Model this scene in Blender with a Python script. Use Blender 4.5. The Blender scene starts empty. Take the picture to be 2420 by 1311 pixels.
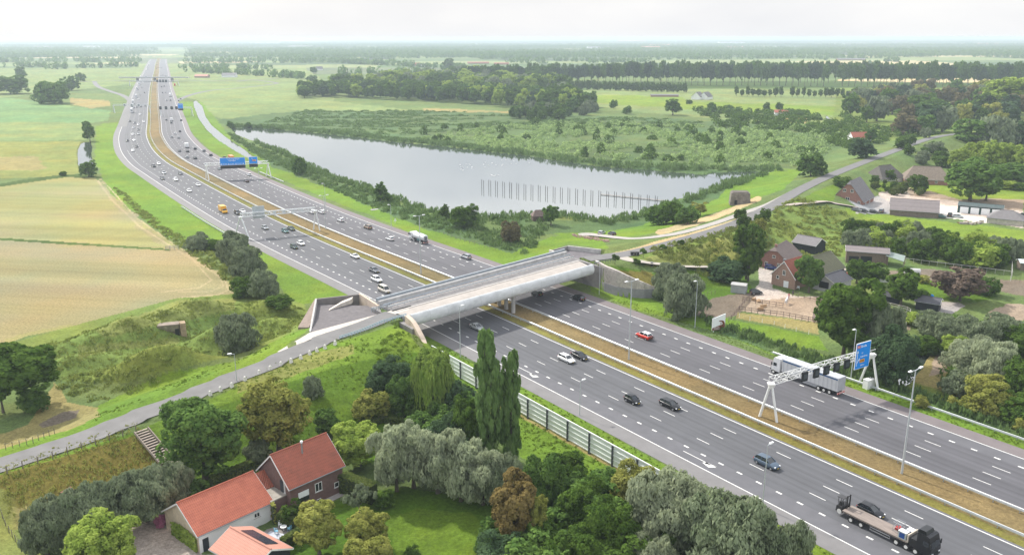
import bpy, math, random
import numpy as np
from mathutils import Vector, Matrix
# ---------------------------------------------------------------- camera, sky, sun, exposure
sc = bpy.context.scene
COL = sc.collection
PW, PH = 2420.0, 1311.0
FPX, PIT, ROL, CAMH = 2016.38, math.radians(15.6805), math.radians(-0.0886), 70.63
cd = bpy.data.cameras.new('camera'); cam = bpy.data.objects.new('camera', cd); COL.objects.link(cam)
cd.sensor_width = 36.0; cd.lens = 36.0 * FPX / PW; cd.clip_start = 0.5; cd.clip_end = 60000
cam.location = (0, 0, CAMH)
cam.matrix_world = Matrix.Translation((0, 0, CAMH)) @ Matrix.Rotation(math.pi/2 - PIT, 4, 'X') @ Matrix.Rotation(ROL, 4, 'Z')
sc.camera = cam
SUN_EL, SUN_AZ = math.radians(43), math.radians(-42)     # azimuth from +Y (view direction) towards +X
world = bpy.data.worlds.new('World'); sc.world = world; world.use_nodes = True
nt = world.node_tree; nt.nodes.clear()
def N(tree, typ, **kw):
    n = tree.nodes.new(typ)
    for k, v in kw.items():
        if k.startswith('i_'):
            key = k[2:]; key = int(key) if key.isdigit() else key.replace('_', ' ')
            n.inputs[key].default_value = v
        else: setattr(n, k, v)
    return n
out = N(nt, 'ShaderNodeOutputWorld'); bg = N(nt, 'ShaderNodeBackground'); bg.inputs[1].default_value = 0.12
sky = N(nt, 'ShaderNodeTexSky', sky_type='NISHITA', sun_disc=False, sun_elevation=SUN_EL, sun_rotation=SUN_AZ, dust_density=4.0, air_density=1.3, ozone_density=1.0)
tc = N(nt, 'ShaderNodeTexCoord'); mp = N(nt, 'ShaderNodeMapping'); mp.inputs['Scale'].default_value = (1.0, 1.0, 3.2)
cn = N(nt, 'ShaderNodeTexNoise', i_Scale=2.6, i_Detail=7.0, i_Roughness=0.55)
cr = N(nt, 'ShaderNodeValToRGB'); cr.color_ramp.elements[0].position = 0.36; cr.color_ramp.elements[1].position = 0.64
cr.color_ramp.elements[0].color = (6.9, 7.0, 7.25, 1); cr.color_ramp.elements[1].color = (7.9, 7.9, 7.9, 1)
cr2 = N(nt, 'ShaderNodeValToRGB'); cr2.color_ramp.elements[0].position = 0.40; cr2.color_ramp.elements[1].position = 0.60
cr2.color_ramp.elements[0].color = (7.2, 7.7, 8.8, 1); cr2.color_ramp.elements[1].color = (13.4, 13.3, 13.2, 1)
sx = N(nt, 'ShaderNodeSeparateXYZ'); el = N(nt, 'ShaderNodeMapRange', i_1=0.05, i_2=0.20); mel = N(nt, 'ShaderNodeMixRGB')
mix = N(nt, 'ShaderNodeMixRGB'); mix.inputs[0].default_value = 0.88
L = nt.links.new
L(tc.outputs['Generated'], mp.inputs[0]); L(mp.outputs[0], cn.inputs[0]); L(cn.outputs[0], cr.inputs[0]); L(cn.outputs[0], cr2.inputs[0]); L(tc.outputs['Generated'], sx.inputs[0]); L(sx.outputs[2], el.inputs[0]); L(el.outputs[0], mel.inputs[0]); L(cr.outputs[0], mel.inputs[1]); L(cr2.outputs[0], mel.inputs[2])
L(sky.outputs[0], mix.inputs[1]); L(mel.outputs[0], mix.inputs[2]); L(mix.outputs[0], bg.inputs[0]); L(bg.outputs[0], out.inputs[0])
sd = bpy.data.lights.new('sun', 'SUN'); so = bpy.data.objects.new('sun', sd); COL.objects.link(so)
sd.energy = 5.0; sd.angle = math.radians(2.6); sd.color = (1.0, 0.95, 0.86)
sdir = Vector((math.sin(SUN_AZ)*math.cos(SUN_EL), math.cos(SUN_AZ)*math.cos(SUN_EL), math.sin(SUN_EL)))
so.rotation_euler = sdir.to_track_quat('Z', 'Y').to_euler()
sc.view_settings.view_transform = 'Standard'; sc.view_settings.look = 'None'; sc.view_settings.gamma = 1.0
sc.view_settings.exposure = 0.22
sc.render.engine = 'CYCLES'
sc.cycles.volume_bounces = 1; sc.cycles.max_bounces = 6; sc.cycles.transparent_max_bounces = 8
rnd = random.Random(7)
R = math.radians
# ---------------------------------------------------------------- photograph pixel -> point at height z
_ca, _sa = math.cos(-ROL), math.sin(-ROL)
def G(u, v, z=0.0):
    x = u-PW/2; y = v-PH/2
    a = x*_ca-y*_sa; b = x*_sa+y*_ca
    dy = FPX*math.cos(PIT)-b*math.sin(PIT); dz = -FPX*math.sin(PIT)-b*math.cos(PIT)
    t = (z-CAMH)/dz
    return Vector((a*t, dy*t, z))
def PX(X, Y, Z):
    Z = Z-CAMH
    cy = Y*math.cos(PIT)-Z*math.sin(PIT); cz = Y*math.sin(PIT)+Z*math.cos(PIT)
    cy = np.where(cy < 1, 1, cy)
    u = X/cy*FPX; v = -cz/cy*FPX
    return u*math.cos(ROL)-v*math.sin(ROL)+PW/2, u*math.sin(ROL)+v*math.cos(ROL)+PH/2
def hgt(p, v2):                 # height of something standing at p whose top shows at row v2
    lo, hi = 0.0, 80.0
    for _ in range(40):
        m = (lo+hi)/2
        if PX(p[0], p[1], p[2]+m)[1] > v2: lo = m
        else: hi = m
    return lo
def inpoly(x, y, poly):
    x = np.asarray(x, float); y = np.asarray(y, float); r = np.zeros(x.shape, bool); n = len(poly)
    j = n-1
    for i in range(n):
        xi, yi = poly[i][0], poly[i][1]; xj, yj = poly[j][0], poly[j][1]
        c = ((yi > y) != (yj > y))
        with np.errstate(divide='ignore', invalid='ignore'):
            xx = (xj-xi)*(y-yi)/((yj-yi) if yj != yi else 1e-9)+xi
        r ^= c & (x < xx); j = i
    return r
# ---------------------------------------------------------------- noise in numpy
def hash2(i, j, s=0):
    h = (i.astype(np.int64)*374761393+j.astype(np.int64)*668265263+s*1442695041) & 0x7fffffff
    h = ((h ^ (h >> 13))*1274126177) & 0x7fffffff
    return ((h ^ (h >> 16)) & 0xffff)/65535.0
def vnoise(x, y, s=0):
    xi = np.floor(x); yi = np.floor(y); fx = x-xi; fy = y-yi
    fx = fx*fx*(3-2*fx); fy = fy*fy*(3-2*fy)
    a = hash2(xi, yi, s); b = hash2(xi+1, yi, s); c = hash2(xi, yi+1, s); d = hash2(xi+1, yi+1, s)
    return (a*(1-fx)+b*fx)*(1-fy)+(c*(1-fx)+d*fx)*fy
def fbm(x, y, s=0, o=3):
    r = 0; a = .5
    for k in range(o): r = r+a*vnoise(x*2**k, y*2**k, s+k); a *= .5
    return r/(1-.5**o)
# ---------------------------------------------------------------- motorway centre line
D0 = np.array([math.sin(R(144.102)), math.cos(R(144.102))]); N0 = np.array([-D0[1], D0[0]]); O0 = np.array([62.37, 147.36])
def ST(s, t): return O0+D0*s+N0*t        # t measured from the innermost lane line as calibrated
_k = [(260,-9.1),(120,-9.1),(60,-9.1),(0,-9.1),(-60,-9.1),(-100,-9.1),(-150,-9.8),(-200,-11.0),(-250,-10.8),(-300,-9),(-350,-6.6),(-400,-3.8),(-445,-1),(-500,6),(-556,16),(-618,29.2),(-702,50),(-800,74),(-910,101),(-1324,204),(-1900,352),(-2600,530),(-3300,712)]
_P = [ST(s, t) for s, t in _k]
def catmull(P, n):
    o = []
    for i in range(len(P)-1):
        p0 = P[max(i-1, 0)]; p1 = P[i]; p2 = P[i+1]; p3 = P[min(i+2, len(P)-1)]
        for k in range(n):
            t = k/n
            o.append(0.5*((2*p1)+(p2-p0)*t+(2*p0-5*p1+4*p2-p3)*t*t+(3*p1-p0-3*p2+p3)*t**3))
    o.append(P[-1]); return np.array(o)
CL = catmull(_P, 12)
_d = np.diff(CL, axis=0); _l = np.hypot(_d[:,0], _d[:,1]); CS = np.concatenate([[0], np.cumsum(_l)])
_tn = np.gradient(CL, axis=0); _tn /= np.hypot(_tn[:,0], _tn[:,1])[:,None]
CN = np.stack([_tn[:,1], -_tn[:,0]], 1)*1.0      # points to the far (right) carriageway
CS0 = float(np.interp(0, [0], [0])); S_ORIG = CS[24+12]      # arc length of s = 0
def clp(s):                      # point, tangent, normal at calibrated station s (s grows towards the camera)
    a = S_ORIG-s
    x = np.interp(a, CS, CL[:,0]); y = np.interp(a, CS, CL[:,1])
    nx = np.interp(a, CS, CN[:,0]); ny = np.interp(a, CS, CN[:,1])
    return np.array([x, y]), np.array([nx, ny])
def off_of(x, y):                # signed offset from the centre line, and arc station, vectorised
    x = np.asarray(x, float).ravel(); y = np.asarray(y, float).ravel()
    best = np.full(x.shape, 1e9); off = np.zeros(x.shape); st = np.zeros(x.shape)
    for i in range(0, len(CL)-1, 2):
        j = min(i+2, len(CL)-1)
        ax, ay = CL[i]; dx, dy = CL[j]-CL[i]; l2 = dx*dx+dy*dy
        t = np.clip(((x-ax)*dx+(y-ay)*dy)/l2, 0, 1)
        ex = x-ax-dx*t; ey = y-ay-dy*t; d = ex*ex+ey*ey
        m = d < best; best[m] = d[m]
        nx, ny = CN[i]; off[m] = (np.sign(ex*nx+ey*ny)*np.sqrt(d))[m]; st[m] = (S_ORIG-(CS[i]+np.sqrt(l2)*t))[m]
    return off, st
# ---------------------------------------------------------------- terrain height
# dike crest: x, y, z, flat half width and slope on the south (camera) side, the same on the north side
CRP = [((-200,1165),4.2,4.2,2.4,4.5,3.0),((0,1100),4.2,4.2,2.4,4.5,3.0),((180,1042),4.4,4.4,2.4,5,3.0),((330,985),4.8,4.6,2.2,6,3.0),((400,955),5.2,6,2.6,6,3.0),((560,895),5.8,9,3.0,6,3.0),((640,862),6.2,11,3.2,6,3.0),((760,805),6.7,13,3.0,7,3.0),((860,768),7,13,3.0,9,3.0),((940,738),7,12,3.0,9,3.0),((1185,672),7,9,2.5,9,3.0),((1390,612),7,9,2.4,9,3.0),((1500,597),7,9,2.4,9,5.0),((1600,572),7,6,2.4,7,6.0),((1700,545),6.8,6,2.6,8,5.5),((1760,520),6.5,6,2.8,9,5.0),((1830,485),6.2,6,3.5,9,4.5),((1880,455),6,6,4.5,8,4.5),((1940,425),5.8,6,3.5,6,4.5),((2020,392),5.5,6,3.5,6,4.5),((2100,362),5.2,6,3.5,6,4.5),((2180,333),5,6,3.5,6,4.0),((2230,321),5,6,3.5,6,4),((2280,317),5,6,3.5,6,4)]
CR = np.array([[*G(p[0], p[1], z)[:2], z, a, b, c, d] for p, z, a, b, c, d in CRP])
CR = np.vstack([CR, CR[-1]+np.array([120,-10,0,0,0,0,0])])
MND = [((620,722),4.0,9,6,20),((470,722),7.0,11,5.5,14),((395,745),6.5,8,5,14),((310,765),7.0,10,6,18),((240,800),3.6,14,5,18),((390,838),7.4,13,4.5,10),((180,850),3.4,10,6,30),((520,785),4.6,8,5,25),((640,765),4.0,10,5,20),((1000,0),0,1,1,0)]
MNW = [(G(p[0], p[1], h*.7), h, rx, ry, math.radians(a)) for p, h, rx, ry, a in MND[:-1]]
def W(pts, z=0): return [tuple(G(p[0], p[1], z)[:2]) for p in pts]
LAKE = W([(546,303),(585,300),(700,309),(850,324),(940,335),(1050,345),(1150,357),(1240,366),(1330,380),(1420,392),(1560,402),(1660,411),(1716,424),(1700,438),(1640,462),(1600,470),(1560,485),(1500,506),(1440,518),(1370,512),(1310,503),(1240,508),(1180,511),(1100,509),(1000,490),(930,468),(880,445),(800,420),(745,395),(700,372),(650,352),(600,333),(560,318)])
LAKE2 = W([(1690,406),(1840,402),(1720,424),(1660,412)])
CANAL = W([(463,237),(478,250),(486,275),(500,295),(530,320),(575,350),(622,385),(612,388),(560,358),(515,330),(488,305),(470,280),(458,250),(457,240)])
CANL = W([(192,336),(214,334),(218,348),(215,365),(221,385),(205,406),(190,408),(184,385),(183,355)])
POND = W([(2190,770),(2270,840),(2200,835),(2150,905),(2128,918),(2122,890),(2150,860),(2165,835)])
POND2 = W([(2370,655),(2408,640),(2405,600),(2420,580),(2440,600),(2425,660),(2385,720),(2350,700)])
CRK = W([(1953,272),(1963,280),(1962,298),(1955,298),(1951,285)])
PUDDLE = W([(112,995),(150,978),(178,976),(170,986),(140,997),(118,1000)])
WATERS = [LAKE, LAKE2, CANAL, CANL, POND, CRK]
CUTNE = W([(1351,655),(1411,679),(1429,688),(1458,698),(1496,703),(1545,703),(1640,760),(1500,790),(1300,700)])
PLATSW = W([(745,705),(850,694),(897,724),(905,746),(733,784)], 7)
PLATNE = W([(1298,594),(1342,581),(1432,592),(1412,610),(1335,606)], 7)
def tz(x, y):
    sh = np.shape(x); x = np.asarray(x, float).ravel(); y = np.asarray(y, float).ravel()
    z = np.zeros(x.shape)
    near = (y < 900)
    xs = x[near]; ys = y[near]
    best = np.zeros(xs.shape)
    bd = np.full(xs.shape, 1e9)
    for i in range(len(CR)-1):
        a = CR[i]; b = CR[i+1]; dx, dy = b[0]-a[0], b[1]-a[1]; l2 = dx*dx+dy*dy
        t = np.clip(((xs-a[0])*dx+(ys-a[1])*dy)/l2, 0, 1)
        ex = xs-a[0]-dx*t; ey = ys-a[1]-dy*t; d = np.hypot(ex, ey)
        south = (ex*dy-ey*dx) > 0
        q = [a[k]+(b[k]-a[k])*t for k in range(2, 7)]
        w = np.where(south, q[1], q[3]); sl = np.where(south, q[2], q[4])
        h = np.clip(q[0]-np.maximum(d-w, 0)/sl, 0, 99)
        best = np.maximum(best, h)
    # soften the foot of the slope
    best = np.where(best < 0.8, best*best/1.6+best*0.2*0, best-0.4+0.0)
    best = np.where(best > 0, best+0.4*np.clip(best/3, 0, 1), 0)
    for c, h, rx, ry, a in MNW:
        ux = (xs-c[0])*math.cos(a)+(ys-c[1])*math.sin(a); uy = -(xs-c[0])*math.sin(a)+(ys-c[1])*math.cos(a)
        best = np.maximum(best, 0)+h*np.exp(-((ux/rx)**2+(uy/ry)**2)*1.3)*np.clip(1-best/5, 0, 1)
    off, st = off_of(xs, ys)
    cut = ((off > -36.9) & (off < 32.9)) | inpoly(xs, ys, CUTNE)
    best = best-np.where((off > -41) & (off <= -36.9) & (st > -86), 1.7*np.clip((off+41)/3, 0, 1)*np.clip(best/2, 0, 1), 0)
    best = np.where(cut, 0, best)
    best = np.where(inpoly(xs, ys, PLATSW) , np.minimum(best, 4.6), best)
    best = np.where(inpoly(xs, ys, PLATNE) , np.minimum(best, 4.6), best)
    z[near] = best
    for wpoly in WATERS:
        z = np.where(inpoly(x, y, wpoly), -1.6, z)
    return z.reshape(sh)
def tz1(x, y): return float(tz(np.array([x]), np.array([y]))[0])
def GT(u, v, dz=0.0):            # point on the terrain seen at pixel (u, v)
    z = 0.0
    for _ in range(8):
        p = G(u, v, z+dz); z = 0.5*z+0.5*max(tz1(p.x, p.y), -0.4)
    p = G(u, v, z+dz); return Vector((p.x, p.y, max(tz1(p.x, p.y), -0.4)))
# ---------------------------------------------------------------- materials
MATS = {}
def mat(name, col, rough=0.8, metal=0.0, var=0.12, scale=0.8, bump=0.0, spec=0.4, col2=None, coord='Object', detail=4, stretch=None, emis=None, rand=0.0):
    """procedural principled material: colour varied by noise"""
    if name in MATS: return MATS[name]
    m = bpy.data.materials.new(name); m.use_nodes = True; t = m.node_tree; t.nodes.clear(); l = t.links.new
    o = N(t, 'ShaderNodeOutputMaterial'); b = N(t, 'ShaderNodeBsdfPrincipled'); l(b.outputs[0], o.inputs[0])
    b.inputs['Roughness'].default_value = rough; b.inputs['Metallic'].default_value = metal
    b.inputs['Specular IOR Level'].default_value = spec
    tcn = N(t, 'ShaderNodeTexCoord'); mpn = N(t, 'ShaderNodeMapping')
    if stretch: mpn.inputs['Scale'].default_value = stretch
    l(tcn.outputs[coord], mpn.inputs[0])
    n = N(t, 'ShaderNodeTexNoise', i_Scale=scale, i_Detail=float(detail), i_Roughness=0.6); l(mpn.outputs[0], n.inputs[0])
    r = N(t, 'ShaderNodeMapRange', i_1=0.3, i_2=0.7); l(n.outputs[0], r.inputs[0])
    mx = N(t, 'ShaderNodeMixRGB'); l(r.outputs[0], mx.inputs[0])
    c2 = col2 or tuple(min(1, c*(1+var)) for c in col); c1 = tuple(c*(1-var) for c in col) if not col2 else col
    mx.inputs[1].default_value = (*c1, 1); mx.inputs[2].default_value = (*c2, 1)
    last = mx.outputs[0]
    if rand:
        oi = N(t, 'ShaderNodeObjectInfo'); mr = N(t, 'ShaderNodeMapRange', i_3=1-rand, i_4=1+rand); l(oi.outputs['Random'], mr.inputs[0])
        mm = N(t, 'ShaderNodeVectorMath', operation='SCALE'); l(last, mm.inputs[0]); l(mr.outputs[0], mm.inputs['Scale']); last = mm.outputs[0]
    l(last, b.inputs['Base Color'])
    if bump:
        bp = N(t, 'ShaderNodeBump', i_Strength=bump, i_Distance=0.1); l(n.outputs[0], bp.inputs['Height']); l(bp.outputs[0], b.inputs['Normal'])
    if emis: b.inputs['Emission Color'].default_value = (*emis, 1); b.inputs['Emission Strength'].default_value = 1.0
    MATS[name] = m; return m
def leafmat(name, c1, c2, trans=0.35, rand=0.12, scale=0.45):
    if name in MATS: return MATS[name]
    m = bpy.data.materials.new(name); m.use_nodes = True; t = m.node_tree; t.nodes.clear(); l = t.links.new
    o = N(t, 'ShaderNodeOutputMaterial'); d = N(t, 'ShaderNodeBsdfDiffuse'); tr = N(t, 'ShaderNodeBsdfTranslucent'); ms = N(t, 'ShaderNodeMixShader', i_0=trans)
    g = N(t, 'ShaderNodeNewGeometry')
    n = N(t, 'ShaderNodeTexNoise', i_Scale=scale, i_Detail=3.0); l(g.outputs['Position'], n.inputs[0])
    r = N(t, 'ShaderNodeMapRange', i_1=0.35, i_2=0.65); l(n.outputs[0], r.inputs[0])
    at = N(t, 'ShaderNodeAttribute', attribute_name='tone')
    ad = N(t, 'ShaderNodeMath', operation='MULTIPLY_ADD', i_1=0.45); l(r.outputs[0], ad.inputs[0]); 
    a2 = N(t, 'ShaderNodeMath', operation='MULTIPLY', i_1=0.55); l(at.outputs['Fac'], a2.inputs[0]); l(a2.outputs[0], ad.inputs[2])
    mx = N(t, 'ShaderNodeMixRGB'); l(ad.outputs[0], mx.inputs[0]); mx.inputs[1].default_value = (*c1, 1); mx.inputs[2].default_value = (*c2, 1)
    oi = N(t, 'ShaderNodeObjectInfo'); mr = N(t, 'ShaderNodeMapRange', i_3=1-rand, i_4=1+rand); l(oi.outputs['Random'], mr.inputs[0])
    mm = N(t, 'ShaderNodeVectorMath', operation='SCALE'); l(mx.outputs[0], mm.inputs[0]); l(mr.outputs[0], mm.inputs['Scale'])
    l(mm.outputs[0], d.inputs[0]); l(mm.outputs[0], tr.inputs[0]); l(d.outputs[0], ms.inputs[1]); l(tr.outputs[0], ms.inputs[2]); l(ms.outputs[0], o.inputs[0])
    MATS[name] = m; return m
# ---------------------------------------------------------------- mesh helpers
def npmesh(name, V, F, mats, midx=None, attrs=None, smooth=False):
    """V (n,3), F (m,k) same-size faces -> mesh"""
    me = bpy.data.meshes.new(name); V = np.asarray(V, np.float32); F = np.asarray(F, np.int32)
    m, k = F.shape
    me.vertices.add(len(V)); me.vertices.foreach_set('co', V.ravel())
    me.loops.add(m*k); me.loops.foreach_set('vertex_index', F.ravel())
    me.polygons.add(m); me.polygons.foreach_set('loop_start', np.arange(0, m*k, k, dtype=np.int32))
    if midx is not None: me.polygons.foreach_set('material_index', np.asarray(midx, np.int32))
    if smooth: me.polygons.foreach_set('use_smooth', np.ones(m, bool))
    me.update(calc_edges=True)
    for mt in (mats if isinstance(mats, list) else [mats]): me.materials.append(mt)
    for nm, (typ, dom, data) in (attrs or {}).items():
        a = me.attributes.new(nm, typ, dom); a.data.foreach_set('color' if 'COLOR' in typ else 'value', np.asarray(data, np.float32).ravel())
    return me
def link(name, me, parent=None):
    o = bpy.data.objects.new(name, me); COL.objects.link(o)
    if parent: o.parent = parent
    return o
class MB:
    def __init__(s): s.v = []; s.f = []; s.m = []; s.mats = []
    def add(s, v, f, mt=0):
        b = len(s.v); s.v += [tuple(p) for p in v]; s.f += [tuple(i+b for i in q) for q in f]; s.m += [mt]*len(f); return s
    def box(s, c, d, rz=0.0, mt=0, top=1.0, tl=None):
        """box centre of base c, dims d, optional top scale"""
        x, y, z = c; a, b, h = d[0]/2, d[1]/2, d[2]; tx, ty = (top if isinstance(top, tuple) else (top, top))
        p = [(-a,-b,0),(a,-b,0),(a,b,0),(-a,b,0),(-a*tx,-b*ty,h),(a*tx,-b*ty,h),(a*tx,b*ty,h),(-a*tx,b*ty,h)]
        ca, sa = math.cos(rz), math.sin(rz)
        return s.add([(x+px*ca-py*sa, y+px*sa+py*ca, z+pz) for px, py, pz in p], [(0,3,2,1),(4,5,6,7),(0,1,5,4),(1,2,6,5),(2,3,7,6),(3,0,4,7)], mt)
    def tube(s, p0, p1, r0, r1=None, n=8, mt=0, cap=True):
        p0 = Vector(p0); p1 = Vector(p1); r1 = r0 if r1 is None else r1
        d = (p1-p0); 
        if d.length < 1e-6: return s
        d.normalize(); u = d.orthogonal().normalized(); w = d.cross(u)
        v = []
        for p, r in ((p0, r0), (p1, r1)):
            for i in range(n):
                a = 2*math.pi*i/n; v.append(p+u*math.cos(a)*r+w*math.sin(a)*r)
        f = [(i, (i+1) % n, n+(i+1) % n, n+i) for i in range(n)]
        if cap: f += [tuple(reversed(range(n))), tuple(range(n, 2*n))]
        return s.add(v, f, mt)
    def bar(s, p0, p1, w, h, mt=0):
        p0 = Vector(p0); p1 = Vector(p1); d = (p1-p0).normalized(); u = Vector((-d.y, d.x, 0))
        if u.length < 1e-5: u = Vector((1, 0, 0))
        u.normalize(); k = d.cross(u)
        v = []
        for p in (p0, p1): v += [p+u*w/2-k*h/2, p-u*w/2-k*h/2, p-u*w/2+k*h/2, p+u*w/2+k*h/2]
        return s.add(v, [(0,1,2,3),(7,6,5,4),(0,4,5,1),(1,5,6,2),(2,6,7,3),(3,7,4,0)], mt)
    def prism(s, poly, z0, z1, mt=0):
        n = len(poly); z0s = z0 if isinstance(z0, (list, tuple)) else [z0]*n; z1s = z1 if isinstance(z1, (list, tuple)) else [z1]*n
        a = sum(poly[i][0]*poly[(i+1) % n][1]-poly[(i+1) % n][0]*poly[i][1] for i in range(n))
        if a < 0: poly = poly[::-1]; z0s = z0s[::-1]; z1s = z1s[::-1]
        v = [(p[0], p[1], z) for p, z in zip(poly, z0s)]+[(p[0], p[1], z) for p, z in zip(poly, z1s)]
        return s.add(v, [tuple(reversed(range(n))), tuple(range(n, 2*n))]+[(i, (i+1) % n, n+(i+1) % n, n+i) for i in range(n)], mt)
    def profile(s, prof, y0, y1, mt=0, ax='x'):
        """closed x-z profile swept along y"""
        n = len(prof); v = [(p[0], y0, p[1]) for p in prof]+[(p[0], y1, p[1]) for p in prof]
        return s.add(v, [tuple(range(n)), tuple(reversed(range(n, 2*n)))]+[((i+1) % n, i, n+i, n+(i+1) % n) for i in range(n)], mt)
    def sweep(s, pts, sec, mt=0, closed=True):
        """section (offset to the left of travel, z) carried along 3d pts"""
        P = [Vector(p) for p in pts]; k = len(sec); v = []
        for i, p in enumerate(P):
            d = (P[min(i+1, len(P)-1)]-P[max(i-1, 0)]); d.z = 0; d.normalize(); u = Vector((-d.y, d.x, 0))
            v += [p+u*a+Vector((0, 0, b)) for a, b in sec]
        f = []
        for i in range(len(P)-1):
            for j in range(k if closed else k-1):
                f.append((i*k+j, i*k+(j+1) % k, (i+1)*k+(j+1) % k, (i+1)*k+j))
        if closed: f += [tuple(range(k)), tuple(reversed(range((len(P)-1)*k, len(P)*k)))]
        return s.add(v, f, mt)
    def mesh(s, name, mt, smooth=False):
        me = bpy.data.meshes.new(name); me.from_pydata(s.v, [], s.f)
        ml = mt if isinstance(mt, list) else [mt]
        for q in ml: me.materials.append(q)
        if len(ml) > 1:
            me.polygons.foreach_set('material_index', s.m)
        if smooth: me.polygons.foreach_set('use_smooth', [True]*len(s.f))
        me.update(); return me
    def build(s, name, mt, parent=None, smooth=False): return link(name, s.mesh(name, mt, smooth), parent)
def tag(o, label, cat, group=None, kind=None):
    if label: o['label'] = label
    if cat: o['category'] = cat
    if group: o['group'] = group
    if kind: o['kind'] = kind
    return o
def thing(name, label, cat, loc=(0,0,0), rz=0.0, group=None):
    o = bpy.data.objects.new(name, None); COL.objects.link(o); o.location = loc; o.rotation_euler = (0, 0, rz); o.empty_display_size = 0.3
    return tag(o, label, cat, group)
def struct(name, me, label=None): o = link(name, me); o['kind'] = 'structure'; return o
KIDS = {}
def copy_tree(o, parent=None):
    c = o.copy(); COL.objects.link(c); c.parent = parent
    for ch in list(o.children): copy_tree(ch, c)
    return c
def place(proto, loc, rz, label, cat=None, group=None, sc_=None):
    """first use moves the prototype itself"""
    if not proto.get('_used'): proto['_used'] = 1; c = proto
    else: c = copy_tree(proto)
    c.location = loc; c.rotation_euler = (0, 0, rz)
    if sc_ is not None: c.scale = sc_
    c['label'] = label
    if cat: c['category'] = cat
    if group: c['group'] = group
    elif 'group' in c: del c['group']
    return c
# ---------------------------------------------------------------- ground: one sheet out to the horizon
PAL = dict(
 base=(.108,.155,.048), verge=(.118,.198,.022), lawn=(.075,.140,.013), pale=(.165,.215,.075), mint=(.135,.225,.085), stubble=(.262,.254,.100), stubble2=(.262,.236,.115),
 rough=(.135,.185,.040), rough2=(.185,.205,.055), olive=(.15,.13,.03), brown=(.15,.085,.025), median=(.185,.140,.065), medgreen=(.165,.155,.040), reed=(.075,.125,.045), dark=(.055,.095,.018),
 dirt=(.29,.225,.165), mud=(.17,.135,.10), yard=(.44,.37,.32), track=(.40,.31,.17), sand=(.47,.38,.26), grav=(.33,.31,.30), dry=(.25,.21,.08), white=(.75,.70,.62), brightlawn=(.150,.215,.026), tram=(.36,.30,.17), lawn2=(.098,.160,.016), wood=(.045,.075,.025), far=(.12,.15,.08), scrub=(.085,.130,.045), lightfield=(.45,.36,.2))
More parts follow.
